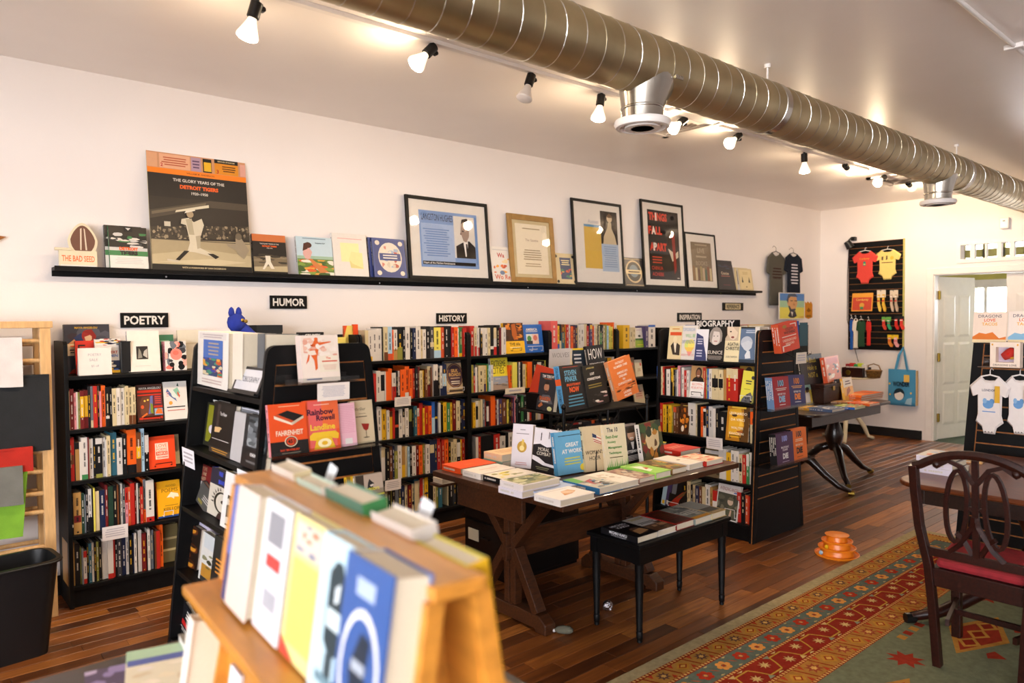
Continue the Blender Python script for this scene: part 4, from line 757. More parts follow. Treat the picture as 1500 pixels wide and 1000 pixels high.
note('narrow lettered shelf card left of the red book on the wire rack', 740, 769, 569, 577.5, 'Y', YC-.004, 'EADCC4', 1)
# ================================================================== FREE-STANDING SHELF UNITS WITH SLATTED ENDS
def trap(b0, b1, t0, t1, H, r=.04, zb=0):
    """outline of a tapering end board with rounded top corners, counter-clockwise in (x, z)"""
    pts = [(b0, zb), (b1, zb)]
    for k in range(6): a = k*math.pi/10; pts.append((t1-r+r*math.cos(a), H-r+r*math.sin(a)))
    for k in range(6): a = math.pi/2+k*math.pi/10; pts.append((t0+r+r*math.cos(a), H-r+r*math.sin(a)))
    return pts
class Unit: pass
def shelf_unit(label, yn, yf, b0, b1, t0, t1, H, zs, zlow=.30, ztop=1.385):
    u = Unit(); t = thing('shelf_unit', label, 'shelf unit', (b0, yn, 0), group='free-standing shelf units'); u.t = t
    xl = lambda z: b0+(t0-b0)*z/H; xr = lambda z: b1+(t1-b1)*z/H; u.xl = xl; u.xr = xr; u.yn = yn
    o = dict(world=True)
    # near end: brown core, black border and separate slats with open grooves
    b = MB(); b.prism(trap(b0+.004, b1-.004, t0+.004, t1-.004, H-.004), 1, yn+.006, yn+.014); ep = b.build('end_core', 'mdf', t, **o)
    b = MB(); b.prism(trap(b0, b1, t0, t1, H), 1, yn+.014, yn+.032); b.build('end_panel', 'black_wood', t, bevel=.002, **o)
    m0, m1 = .042, .034; g = .004
    def strip(xa, xb, za, zb_, nm):
        b = MB(); b.prism([(xa(za), za), (xb(za), za), (xb(zb_), zb_), (xa(zb_), zb_)], 1, yn, yn+.0062); b.build(nm, 'black_wood', t, bevel=.0012, **o)
    b = MB()
    pts = trap(b0, b1, t0, t1, H); b.prism([(xl(.0), 0), (xl(0)+m0, 0), (xl(ztop)+m0, ztop), (xl(ztop), ztop)], 1, yn, yn+.006)
    b.prism([(xr(0)-m1, 0), (xr(0), 0), (xr(ztop), ztop), (xr(ztop)-m1, ztop)], 1, yn, yn+.006)
    b.prism([(xl(ztop), ztop), (xr(ztop), ztop)]+pts[2:], 1, yn, yn+.006); b.build('end_border', 'black_wood', t, **o)
    z = zlow; strip(lambda q: xl(q)+m0+g, lambda q: xr(q)-m1-g, .0, z-.005, 'slat')
    while z < ztop-.02:
        z2 = min(z+.0775, ztop); strip(lambda q: xl(q)+m0+g, lambda q: xr(q)-m1-g, z+.004, z2-.005, 'slat'); z = z2
    # far end board, spine board, shelves on both faces, plinth
    b = MB(); b.prism(trap(b0, b1, t0, t1, H), 1, yf-.022, yf); b.build('far_end_panel', 'black_wood', t, bevel=.002, **o)
    xm = (t0+t1)/2; MB().box(xm-.006, yn+.032, .05, xm+.006, yf-.022, H-.05).build('centre_board', 'black_wood', t, **o)
    for z in zs:
        MB().box(xl(z)+.006, yn+.032, z-.02, xm-.006, yf-.022, z).build('shelf', 'black_wood', t, bevel=.0015, **o)
        MB().box(xm+.006, yn+.032, z-.02, xr(z)-.006, yf-.022, z).build('shelf', 'black_wood', t, bevel=.0015, **o)
    for x_ in (xl(0)+.03, xr(0)-.045): MB().box(x_, yn+.032, 0, x_+.015, yf-.022, zs[-1]-.02).build('plinth', 'black_wood', t, **o)
    return u
BZ = [1.23, .955, .674, .392, .115]
UB = shelf_unit('free-standing black BIOGRAPHY shelf unit with slatted end', 2.64, 3.5, 4.43, 5.13, 4.515, 4.985, 1.462, BZ)
AZ = [1.255, .98, .71, .425, .115]
UA = shelf_unit('near free-standing black shelf unit with slatted end, left of centre', 2.64, 3.5, .92, 1.63, 1.07, 1.505, 1.458, AZ)
# ---- BIOGRAPHY rows
BI = 'the BIOGRAPHY shelf unit'
def brow(r, ox, sc, s, e, ym, toks): spine_row(BI, r, 'X', UB.xl(BZ[r])+.02, BZ[r], ox, sc, s, e, ym, toks, depth=.012)
brow(1, 950, 8.824, 108, 525, 556, "b40:22 b22:22 c22:22 r36:22 k30:20 w62:20 k10:20 y30:21/k.5 k40:20 s24:20 w14:20 p44:23 k16:22 w40:22 r40:20 w40:20")
brow(1, 950, 8.824, 705, 1155, 560, "r36:23 m20:22 b22:22 w38:22 c86:22=k.4-.7 c64:22=k.4-.7 a44:22 r76:23^c.3 r76:23^c.3")
brow(2, 950, 8.824, 100, 385, 612, "y46:23 r52:22 y48:21 k30:20 y46:21 m28:20 u44:20^q.2 u30:20")
brow(2, 950, 8.824, 512, 1005, 618, "w112:24 c20:24 k52:23 o34:22 w44:21=k.4-.9 n36:23 h58:23 w44:22 k44:22 k110:20")
brow(2, 950, 8.824, 1285, 1385, 628, "k30:22 o72:22/c.6")
brow(3, 950, 8.824, 110, 690, 668, "k60:18 w40:18 k60:18 h60:18 d40:17 w60:17 k60:16 c70:18 c50:18 i60:19 k40:20")
brow(3, 950, 8.824, 905, 1360, 682, "w48:22 w52:22 y60:20 w56:22 w48:22 c40:20=k.4-.7 r56:20 g36:21^w.4 w60:22")
brow(4, 950, 8.824, 440, 885, 735, "k60:22 c46:22 k30:20 c30:20=k.0-.3 n50:20 u40:20 c40:20 w66:22 a30:21 r60:19/w.6")
brow(4, 950, 8.824, 1105, 1350, 745, "b40:20 r56:21 k50:21 q50:20 r60:20")
def bf(label, pl, pr_, ptop, r, pb, off=.04, **k): return face(label, pl, pr_, ptop, pb, 'X', UB.xl(BZ[r])+off, z0=BZ[r], **k)[0]
G1 = 'face-out biographies'
bf('cream biography with a sketched man in a dark coat, leftmost facing BIOGRAPHY', 977, 996.5, 478, 0, 522, off=.05, group=G1, c='E2CFA0', design=[('t', 'Comstock', .5, .92, .06, '8A6A3A', .7) if False else ('l', .15, .88, .85, .95, 1, 'C8883A'), ('r', .1, .72, .95, .82, 'D8542A'), ('e', .5, .6, .14, .1, 'E8D8B0'), ('p', [(.2, .4), (.4, .52), (.56, .3), (.66, .5), (.9, .42), (.9, .12), (.4, .14)], '3A3026'), ('p', [(.4, .5), (.62, .48), (.62, .2), (.56, .2)], 'F0E4C8')])
bf('white biography with a rainbow heart and pastel lettering', 995, 1019, 477, 0, 523, off=.055, group=G1, c='f', design=[('e', .45, .42, .2, .16, 'D8E07A'), ('e', .66, .44, .2, .16, 'F0E070'), ('p', [(.26, .36), (.86, .36), (.58, .14)], 'F0C860'), ('p', [(.4, .24), (.76, .24), (.58, .1)], 'EE9A8A'), ('t', 'TOMORROW', .45, .88, .1, '7A9AC0', .8, 0, 0), ('t', 'WILL BE', .58, .7, .1, '6AB86A', .6, 0, 0), ('t', 'DIFFERENT', .46, .52, .1, '5A7AA0', .84, 0, 0), ('t', 'SARAH McBRIDE', .46, .14, .07, 'D88A8A', .8, 0, 0)])
bf('white and navy angled-cover biography left of the smiling-woman one', 1016.5, 1035, 482.5, 0, 524, off=.03, group=G1, c='E8E8EE', design=[('p', [(0, 0), (.96, 0), (.9, .2), (.7, .5), (.6, .76), (.06, .88)], '39406E'), ('l', .14, .5, .6, .72, 3, 'C8C8DC'), ('l', .14, .1, .6, .36, 3, 'C8C8DC')])
bf('black biography of a smiling woman in the top BIOGRAPHY row', 1033.5, 1059.5, 478.5, 0, 526.5, off=.035, group=G1, c='1A1817', spine='k', design=[('e', .48, .72, .36, .26, 'A8A098'), ('e', .48, .68, .24, .22, 'D8CEC6'), ('p', [(.14, .7), (.3, .96), (.66, .96), (.84, .74), (.82, .56), (.74, .58), (.7, .84), (.34, .86), (.26, .56), (.16, .54)], '9A9088'), ('e', .38, .72, .03, .015, 'k'), ('e', .58, .72, .03, .015, 'k'), ('r', .4, .56, .58, .585, 'A86058'), ('p', [(.3, .48), (.54, .34), (.66, .46), (.8, .4), (1, .34), (1, .3), (0, .3), (0, .38)], '1A1817'), ('t', 'EUNICE', .52, .25, .1, 'EDE6DC', .92, 0, 0), ('l', .06, .04, .94, .16, 3, 'A8A098')])
bf('cream biography with a woman face above black capitals', 1058, 1081.5, 479, 0, 527.5, off=.04, group=G1, c='E8DAB0', design=[('r', .04, .6, .9, 1, 'C8B49A'), ('p', [(.1, 1), (.5, 1), (.84, .84), (.8, .7), (.6, .62), (.4, .66), (.2, .8)], 'E0CCB4'), ('p', [(.04, 1), (.16, 1), (.2, .76), (.1, .68), (.04, .7)], '3A2A22'), ('e', .4, .86, .06, .02, '3A2A22'), ('e', .54, .7, .1, .03, '8A4A40'), ('t', 'AGATHA', .6, .5, .1, '2A2622', .7, 0, .02), ('t', 'CHRISTIE', .58, .38, .1, '2A2622', .84, 0, .02), ('t', 'LAURA THOMPSON', .55, .14, .055, '4A443C', .7, 0, 0)])
bf('slate blue biography with a child in profile', 1081, 1106.5, 479.5, 0, 529, off=.045, group=G1, c='5C7290', design=[('r', 0, .96, 1, 1, 'k'), ('e', .42, .56, .34, .18, 'B8C0CC'), ('p', [(.08, .52), (.3, .36), (.5, .3), (.72, .42), (.76, .56), (.5, .62)], 'C8CED6'), ('p', [(.4, .1), (.7, .12), (.64, .32), (.5, .34), (.36, .2)], 'D8DCE2'), ('l', .3, .82, .96, .92, 2, 'C8D4E4'), ('r', 0, 0, 1, .08, '33404E')])
bf('white book with red capitals turned spine-out at the right end of the top BIOGRAPHY row', 1105.5, 1112, 479.5, 0, 530, off=.03, group=G1, c='f', t=.12, lean=R(2), design=[('t', 'BRAVE', .5, .4, .6, 'D84A2A', .5, 1)])
bf('book with a smiling woman above a white panel, second BIOGRAPHY row', 1009.5, 1030, 535.5, 1, 579, off=.025, group=G1, c='8A6A4A', design=[('r', 0, .5, 1, 1, 'B08A5A'), ('p', [(.1, .5), (.95, .5), (.9, .6), (.7, .68), (.4, .66), (.2, .6)], '1E1714'), ('e', .56, .78, .22, .17, '2A1A14'), ('e', .54, .76, .15, .13, '8A5A40'), ('r', .46, .68, .62, .7, 'F0E0D0'), ('r', 0, 0, 1, .5, 'F2EEEA'), ('t', 'BECOMING', .52, .42, .08, 'E06A4A', .74, 0, 0), ('t', 'MS BURTON', .52, .31, .08, 'E06A4A', .82, 0, 0), ('r', .1, .02, .9, .03, 'k')])
bf('dark amber biography of a bearded man at the right of the second BIOGRAPHY row', 1080, 1101, 536, 1, 587, off=.08, group=G1, c='3A2E18', design=[('r', 0, .4, 1, 1, '8A6A24'), ('e', .66, .8, .26, .18, '1E1810'), ('p', [(.46, .8), (.86, .84), (.9, .6), (.7, .46), (.5, .56)], '9A7A4A'), ('p', [(.46, .66), (.9, .66), (.84, .46), (.56, .44)], '1A140C'), ('p', [(0, .3), (.4, .46), (1, .4), (1, 0), (0, 0)], '1A150E'), ('t', 'GRANT', .4, .2, .1, 'C8B070', .7, 0, 0)])
o = bf('yellow book leaning on its stand at the right of the second BIOGRAPHY row', 1083, 1101, 543, 1, 586, off=.012, group=G1, c='DCD24A', tilt=R(4), design=[('l', .3, .56, .8, .72, 2, 'x'), ('p', [(.1, 0), (.9, 0), (1, .2), (.8, .34), (.5, .26), (.2, .12)], '5A5A5E'), ('g', .3, .02, 1, .3, ['k', 's', 'x'], 4, 10), ('e', .86, .8, .14, .06, '3A3A3E'), ('l', .2, .4, .8, .44, 1, '8A8A3A')])
bf('brown photo biography standing face-out in the third BIOGRAPHY row', 993.5, 1008, 590, 2, 631, off=.03, group=G1, c='4A2A14', design=[('t', 'MARIE', .6, .92, .07, 'E0C060', .7) if False else ('l', .2, .9, .95, .95, 1, 'E0C060'), ('g', 0, .1, 1, .85, ['C8701E', '7A3C14', 'E0902A', '2A160A'], 12, 18), ('e', .4, .18, .14, .1, 'F0E0C8')])
bf('golden close-up portrait biography in the third BIOGRAPHY row', 1062.5, 1095, 595, 2, 641, off=.02, group=G1, c='C88A1C', t=.045, design=[('r', 0, 0, 1, 1, 'B87A1A'), ('p', [(.1, .9), (.6, .96), (.72, .7), (.78, .46), (.6, .3), (.62, .1), (.1, .1)], 'E0A828'), ('p', [(.72, 1), (1, 1), (1, 0), (.62, 0), (.8, .46)], '5A3A14'), ('e', .34, .74, .12, .04, '4A2E10'), ('p', [(.6, .7), (.76, .46), (.58, .44)], 'F0C048'), ('r', .5, .26, .76, .3, '9A4A1C'), ('r', .2, .95, .84, 1, 'E8C040'), ('t', 'LEONARDO', .5, .8, .075, 'F8F0D8', .8, 0, 0), ('t', 'DA VINCI', .5, .62, .075, 'F8F0D8', .7, 0, 0), ('t', 'WALTER', .5, .38, .07, 'F8F0D8', .6, 0, 0), ('t', 'ISAACSON', .48, .22, .07, 'F8F0D8', .8, 0, 0)])
bf('photo-cover book half hidden in the fourth BIOGRAPHY row', 1030, 1053, 655, 3, 697, off=.03, group=G1, c='6A5A40', t=.03, design=[('r', 0, .8, 1, .92, 'h'), ('g', 0, .1, 1, .7, ['8A6A3A', '3A2E20', 'C8A060', '5A4A38'], 7, 16)])
bf('white-topped book with a woman soldier, standing face-out low in BIOGRAPHY', 1047, 1079, 706, 4, 757, off=.02, group=G1, c='D8D2CC', t=.03, tilt=R(3), design=[('t', 'AVENGING ANGELS', .52, .86, .1, '8A2420', .86, 0, 0), ('r', .04, .03, .96, .74, '4A4A3E'), ('g', .04, .04, .96, .72, ['5E5C4C', '3A3A32', '7A7460'], 5, 16), ('e', .62, .52, .13, .1, 'C8B09A'), ('p', [(.48, .56), (.58, .66), (.76, .62), (.76, .56)], '6A6450'), ('p', [(.5, .3), (.62, .42), (.76, .36), (.9, .1), (.4, .06)], '5A5A44'), ('p', [(.6, .1), (.66, .3), (.72, .28), (.7, .08)], 'C8A890')])
bf('dark book with a red-dressed figure leaning at the left of the lowest BIOGRAPHY row', 978, 1004, 700, 4, 742, off=.02, group=G1, c='171412', t=.03, tilt=R(5), design=[('p', [(0, 0), (.5, 0), (.6, .3), (.9, .66), (.7, .6), (.3, .3)], '9A2A18'), ('p', [(.4, .3), (.6, .5), (.9, .7), (.8, .5)], '6A4A28')])
for i, (pl, c_) in enumerate(((968, 'i'), (974, 'v'), (981, 's'))):
    bf(['pale blue', 'violet', 'grey'][i]+' slim book leaning left of the red-dressed figure book', pl, pl+6, 702-2*i, 4, 737, off=.03, group=G1, c=c_, t=.12, tilt=R(9), lean=R(2), design=[('r', .2, .05, .8, .2, 'y' if not i else 'h')])
# BIOGRAPHY sign standing on the unit
A = onX(1018, 487, 4.70); B = onX(1083, 487, 4.70); T = onX(1018, 468.5, 4.70); w_ = A.y-B.y; h_ = T.z-1.455
t = thing('sign', 'large black BIOGRAPHY sign standing on top of the shelf unit', 'sign', (4.70, A.y, 1.412), (0, 0, -math.pi/2), group='section signs')
MB().box(0, 0, 0, w_, .012, T.z-1.412).build('board', 'black_wood', t, bevel=.0015); p = MB(); draw(p, w_, T.z-1.412, [('t', 'BIOGRAPHY', .47, .76, .4, 'f', .86, 0, .03)]); p.build('lettering', 'print', t)
# books lying on top of the far half of the unit
for i, (pl, pr_, py, c_, lb) in enumerate(((1004, 1018, 476, 'b', 'blue book edge rising behind the BIOGRAPHY unit'), (1083, 1100, 476, 'o', 'orange striped book lying on top of the BIOGRAPHY unit'), (1100, 1124, 474, 'y', 'yellow and red book lying on top of the BIOGRAPHY unit'))):
    A = onX(pl, py, 4.82); B = onX(pr_, py, 4.82)
    fbook(lb, (4.78, A.y, 1.2305 if i == 0 else 1.462) if i else (4.80, A.y, BZ[0]), abs(A.y-B.y), .2 if i else max(.1, A.z-BZ[0]), .03 if i else .02, rz=-math.pi/2, lean=R(4), flat=bool(i), c=c_, design=[('r', 0, .3, 1, .5, 'r'), ('r', .1, .6, .9, .8, 'l')])
# ---- clear shelves and books on the slatted ends
def clear_shelf(label, x0, x1, yw, z, d=.11):
    t = thing('clear_shelf', label, 'shelf', ((x0+x1)/2, yw, z)); w = x1-x0
    b = MB(); b.box(-w/2, -d, -.004, w/2, 0, 0); b.box(-w/2, -.003, 0, w/2, 0, .03); b.box(-w/2, -d, 0, w/2, -d+.003, .02); b.build('tray', 'acrylic', t); return t
def ef(u, label, pl, pr_, ptop, pb, off, z=None, **k): return face(label, pl, pr_, ptop, pb, 'Y', u.yn-off, z0=z, **k)
A0 = onY(395, 668, UA.yn-.11); A1 = onY(560, 655, UA.yn-.11); zA = (A0.z+A1.z)/2; clear_shelf('clear acrylic shelf holding four novels on the near slatted end', A0.x+.01, A1.x, UA.yn, zA)
E1 = 'novels on the near slatted end'
ef(UA, 'orange paperback with a black matchbook drawing', 397.5, 453, 594, 677, .09, zA, group=E1, c='E2501C', spine='p', design=[('l', .2, .93, .9, .96, 1, 'F0B890'), ('p', [(.14, .78), (.5, .86), (.92, .74), (.58, .62)], '1A1614'), ('p', [(.14, .78), (.58, .62), (.6, .57), (.14, .72)], 'E8D8C0'), ('p', [(.58, .62), (.92, .74), (.92, .69), (.6, .57)], 'C8B8A0'), ('p', [(.14, .78), (.24, .8), (.66, .645), (.58, .62)], 'C84A20'), ('t', 'FAHRENHEIT', .52, .43, .1, 'F0DCC0', .72, 0, .02), ('r', 0, 0, 1, .27, '1C1816'), ('e', .54, .26, .17, .105, 'E8D0B0'), ('e', .54, .26, .145, .09, '1C1816'), ('e', .54, .26, .12, .075, 'D8441C'), ('t', '451', .54, .26, .08, '1C1816', .18, 0, .04), ('t', 'RAY BRADBURY', .5, .1, .04, 'D8441C', .8, 0, .02), ('l', .25, .03, .8, .05, 1, 'A89880')])
ef(UA, 'coral novel with a yellow telephone on its cover', 450.5, 500, 588, 673, .085, zA, group=E1, c='E2552A', spine='E2552A', design=[('r', .1, .06, .9, .98, 'E0605A'), ('p', [(.5, 1), (1, 1), (1, .4), (.5, .4)], 'E86A3A'), ('l', .2, .88, .8, .92, 1, 'F0B8A0'), ('t', 'Rainbow', .46, .76, .12, '3A1430', .84, 0, .03), ('t', 'Rowell', .6, .64, .11, '3A1430', .7, 0, .03), ('t', 'Landline', .5, .46, .12, 'F0C83A', .9, 0, .03), ('p', [(.1, .3), (.2, .36), (.86, .36), (.96, .3), (.94, .2), (.76, .22), (.72, .26), (.34, .26), (.28, .2), (.1, .22)], 'EEC030'), ('p', [(.3, .26), (.72, .26), (.84, .03), (.2, .03)], 'E8B828'), ('e', .52, .14, .2, .09, 'F4E4B0'), ('e', .52, .14, .09, .04, 'E8B828')])
ef(UA, 'pale pink book beside the coral telephone novel', 497.5, 524, 593, 672, .075, zA, group=E1, c='E8B4BE', spine='DFA0B0', t=.03, design=[('l', .05, .3, .95, .95, 16, 'E0A0AE'), ('r', .35, .05, .75, .18, 'f')])
ef(UA, 'tan novel with a glass of red wine on its cover', 518, 550, 588.5, 663, .05, zA, group=E1, c='D2BE9A', design=[('t', 'thriller', .42, .8, .07, '3A3024', .6, 0, 0), ('l', .3, .68, .7, .7, 1, '5A4A34'), ('t', 'le senza', .4, .62, .045, '3A3024', .6, 0, 0) if False else ('l', .15, .6, .75, .64, 1, '3A3024'), ('p', [(.42, .46), (.78, .44), (.72, .32), (.62, .28), (.5, .33)], '9A2418'), ('r', .6, .14, .63, .29, '6A5A44'), ('e', .61, .13, .14, .015, '6A5A44')])
A0 = onY(418, 564, UA.yn-.11); A1 = onY(527, 557, UA.yn-.11); zB = (A0.z+A1.z)/2; clear_shelf('small clear acrylic shelf near the top of the near slatted end', A0.x, A1.x, UA.yn, zB)
wom = [('g', .05, .55, .95, .95, ['E8B8A0', 'EAD8C4', 'E0A088', 'F0E0D0'], 17, 40), ('r', .46, .2, .97, .56, 'EADCC4'), ('p', [(.36, .9), (.44, .9), (.46, .84), (.8, .86), (.8, .84), (.48, .78), (.44, .64), (.4, .52), (.4, .28), (.34, .24), (.32, .46), (.22, .6), (.18, .46), (.1, .38), (.12, .44), (.2, .66), (.3, .74), (.24, .8), (.26, .76)], 'E0642A'), ('e', .4, .92, .05, .03, 'E0642A'), ('t', 'The', .7, .5, .05, 'D8583A', .2), ('t', 'Bookwoman', .7, .43, .05, 'D8583A', .46) if False else ('l', .52, .4, .94, .46, 1, 'D8583A'), ('l', .54, .24, .92, .36, 4, 'E0B8A0'), ('l', .08, .03, .5, .08, 1, '4A5A8A')]
for i, (a, lb) in enumerate(((444.5, 'front'), (441, 'rear'))): ef(UA, f'{lb} pale book with an orange striding figure on the near slatted end', a, a+54.5, 492.5, 559.5, .085-i*.03, zB, group='two copies of the striding-figure book', t=.024, c='EEDCCB', spine='E8D0C4', design=wom, lean=R(7))
note('long handwritten note below the striding-figure books', 465, 512, 562, 588, 'Y', UA.yn-.115, 'E8DCD0', 8)
A0 = onY(508, 737, UA.yn-.11); clear_shelf('low clear acrylic shelf at the right of the near slatted end', A0.x, A0.x+.19, UA.yn, A0.z)
ef(UA, 'novel with a black dog and yellow title low on the slatted end', 522.5, 563, 698, 736, .085, A0.z, group=E1, c='8A7A64', design=[('r', .02, .2, .3, .98, '3A3024'), ('r', .3, .3, .98, .98, 'B8A490'), ('p', [(.4, .3), (.44, .6), (.5, .78), (.56, .68), (.66, .56), (.6, .4), (.7, .28)], '1E1A18'), ('p', [(.5, .5), (.64, .54), (.62, .46), (.54, .42)], 'D8CCBC'), ('t', "EVERYBODY'S", .5, .32, .12, 'E8DC3A', .84, 0, .03), ('t', 'FOOL', .46, .16, .12, 'E8DC3A', .5, 0, .03), ('r', 0, 0, 1, .08, 'D8CC3A')])
ef(UA, 'yellow novel with huge white letters left of the dog-cover novel', 510, 528, 700, 745, .07, A0.z, group=E1, c='C8A018', spine='y', design=[('t', 'D', .66, .8, .2, 'f', .5, 0, .04), ('t', 'E', .66, .5, .2, 'f', .5, 0, .04), ('r', 0, 0, .3, 1, '8A6A10')])
# BIOGRAPHY end
def stack(u, lab, n, pl, pr_, ptop, pb, off, z, step, dx, grp, t, **k):
    names = ['first', 'second', 'third', 'fourth', 'fifth']
    for i in range(n): ef(u, f'{names[i]} {lab} on the BIOGRAPHY end', pl-dx*i, pr_-dx*i, ptop, pb, off-step*i, z, group=grp, t=t, **k)
zC = onY(1150, 597, UB.yn-.12).z; clear_shelf('upper clear shelf of red and indigo guides on the BIOGRAPHY end', onY(1122, 598, UB.yn-.12).x, onY(1184, 592, UB.yn-.12).x, UB.yn, zC, .16)
def hundred(c1, c2, c3): return [('t', '100', .5, .8, .2, 'k', .76, 0, .1), ('t', '100', .5, .8, .2, c2, .76, 0, .02), ('l', .16, .56, .84, .66, 2, c3), ('t', 'BEFORE YOU', .5, .46, .06, 'f', .7, 0, .02), ('t', 'DIE', .5, .3, .2, c2, .6, 0, .06), ('l', .26, .1, .74, .15, 1, 'f')]
H1_ = '100 THINGS guide books'
stack(UB, 'copy from the front of the red guide book', 4, 1135, 1158.5, 553, 597, .14, zC, .016, 2.6, H1_, .014, c='A01C22', spine='5A7AA0', lean=R(6), design=hundred('A01C22', '8AB0C8', 'D8C8B8'))
stack(UB, 'copy from the front of the indigo and orange guide book', 2, 1157.5, 1181, 550, 593, .13, zC, .018, 2, H1_, .015, c='2E2A5C', spine='n', lean=R(6), tilt=R(2), design=hundred('2E2A5C', 'E8802A', 'E8A050'))
zD2 = onY(1150, 678, UB.yn-.12).z; clear_shelf('lower clear shelf of purple and orange guides on the BIOGRAPHY end', onY(1121, 683, UB.yn-.12).x, onY(1190, 672, UB.yn-.12).x, UB.yn, zD2, .16)
stack(UB, 'copy from the front of the purple guide book', 4, 1139, 1163.5, 636, 680, .14, zD2, .016, 2.6, H1_, .014, c='4E2C4C', spine='k', lean=R(4), design=[('t', '100', .5, .82, .2, '8A90C8', .78, 0, .06), ('t', 'MACKINAC', .5, .54, .07, 'E8DCD8', .7), ('t', 'ISLAND', .5, .46, .07, 'E8DCD8', .5), ('t', 'DIE', .5, .26, .18, 'f', .56, 0, .05), ('l', .26, .06, .74, .1, 1, 'C8B8C8')])
stack(UB, 'copy from the front of the orange guide book', 3, 1161, 1183, 629, 672, .13, zD2, .018, 2.4, H1_, .015, c='E8701C', spine='k', lean=R(4), design=[('t', '100', .5, .82, .2, '1E1A18', .78, 0, .04), ('l', .2, .58, .8, .68, 2, 'F0D8B8'), ('t', 'BEFORE YOU', .5, .48, .06, 'F0D8B8', .66), ('t', 'DIE', .5, .3, .2, '1E1A18', .6, 0, .05), ('l', .3, .08, .7, .12, 1, '7A3A10')])
stack(UB, 'copy from the front of the tilted orange novel', 3, 1145, 1172, 479, 521.5, .09, None, .022, 3.4, 'orange novels on the BIOGRAPHY end', .02, c='D8421C', spine='q', lean=R(4), tilt=R(-7), design=[('t', 'COLSON', .55, .78, .1, '3A1A10', .7, 0, .03), ('t', 'WHITEHEAD', .55, .66, .1, '3A1A10', .8, 0, .03), ('l', .1, .5, .9, .56, 1, 'F0E0D0'), ('t', 'UNDERGROUND', .5, .4, .09, 'F0C8B0', .84, 0, .02), ('t', 'RAILROAD', .5, .28, .09, 'F0C8B0', .7, 0, .02), ('e', .3, .88, .12, .06, 'A8782A'), ('p', [(.6, .94), (.92, .94), (.92, .8), (.88, .8), (.88, .91), (.6, .91)], 'F0E0D0'), ('p', [(.08, .04), (.14, .04), (.14, .2), (.5, .2), (.5, .23), (.08, .23)], 'F0E0D0')])
t = thing('wire_easel', 'black wire easel holding the orange novels on the BIOGRAPHY end', 'holder', (onY(1160, 523, UB.yn).x, UB.yn, onY(1160, 523, UB.yn-.06).z-.004))
b = MB(); b.tube([(-.09, 0, .03), (-.09, -.1, -.01), (-.09, -.1, .02)], .003, 6); b.build('left_arm', 'black_metal', t); b = MB(); b.tube([(.09, 0, .05), (.09, -.1, .02), (.09, -.1, .05)], .003, 6); b.build('right_arm', 'black_metal', t); b = MB(); b.tube([(-.09, -.095, -.01), (.09, -.095, .02)], .003, 6); b.build('front_bar', 'black_metal', t)
note('blank tan note below the orange novels on the BIOGRAPHY end', 1166, 1181, 516.5, 533, 'Y', UB.yn-.1, 'E0D0BC', 3)
note('blank grey note over the fourth BIOGRAPHY row', 1035, 1058.5, 639, 656, 'X', UB.xl(.674)-.004)
# ---- near unit, face towards the window
def af(label, pl, pr_, ptop, r, pb, off=.05, **k): k.setdefault('group', 'books on the window side of the near unit'); return face(label, pl, pr_, ptop, pb, 'X', UA.xl(AZ[r])+off, z0=AZ[r], **k)[0]
af('thick white book with a blue and painted panel on its spine', 289, 333, 487, 0, 566, off=.03, c='EDE6DC', t=.16, lean=R(2), tilt=R(1), design=[('r', .06, .86, .94, .97, 'E0D8D0'), ('l', .14, .88, .86, .96, 2, 'B8A8A8'), ('r', .2, .2, .84, .85, '3A6AB8'), ('l', .34, .56, .74, .82, 4, 'A89888'), ('r', .2, .2, .84, .52, '24406A'), ('g', .2, .2, .84, .52, ['C8501E', 'D8C8A0', '3A8A6A', '2A3A9A', 'E0A030'], 15, 26), ('l', .14, .05, .86, .15, 2, 'C8B0A8')])
af('cream book standing right of the thick white one', 340, 354, 489, 0, 568, off=.03, c='EADFCC', t=.14, lean=R(2))
af('white book with floral line drawings behind the small easel card', 353, 378, 489, 0, 572, off=.1, c='DDD4CA', t=.05, lean=R(4), design=[('g', .05, .05, .95, .9, ['D8A858', 'D07A58', 'E4D8CC', 'B8B0AC', 'C8A890'], 19, 26), ('l', .1, .9, .9, .96, 1, 'C8C0C0')])
af('dark grey book at the right of the near unit top shelf', 376, 386, 490, 0, 574, off=.05, c='5A6064', t=.14, lean=R(2))
A = onX(337, 567, UA.xl(1.25)+.012); B = onX(376, 576, UA.xl(1.25)+.012); w_ = A.y-B.y; h_ = .115
t = thing('easel_card', 'white AUTOBIOGRAPHY card on a small black easel', 'sign', (UA.xl(1.25)+.012, A.y, AZ[0]+.006), (-R(22), 0, -math.pi/2))
MB().box(0, .0, 0, w_, .006, h_).build('easel', 'black_plastic', t, bevel=.001); MB().box(0, -.014, 0, w_, 0, .01).build('lip', 'black_plastic', t); p = MB(); draw(p, w_, h_, [('r', .07, .16, .93, .9, 'CFCDD0'), ('t', 'AUTOBIOGRAPHY', .5, .55, .2, '3A3840', .76, 0, .0)]); p.build('card', 'paper', t)
MB().box(.01, .006, .03, w_-.01, .012, .09).build('backing', 'black_plastic', t)
af('white and orange book at the left of the second shelf, near unit', 281, 320, 579, 1, 652, off=.1, c='E8E4E0', spine='o', t=.03, design=[('t', 'DEFINING', .6, .94, .06, 'k', .7, 0, .05), ('r', 0, 0, .16, .28, '3A8AC0'), ('r', 0, .28, .16, 1, 'F0902A'), ('l', .3, .2, .6, .8, 6, 'x')])
af('olive and black book second from left on the near unit second shelf', 297, 322, 588, 1, 651, off=.07, c='2A2A1E', t=.03, design=[('p', [(.1, .1), (.1, .95), (.6, .95), (.6, .4), (.3, .1)], '8A8A1E'), ('e', .4, .4, .16, .1, 'E0D8E0')])
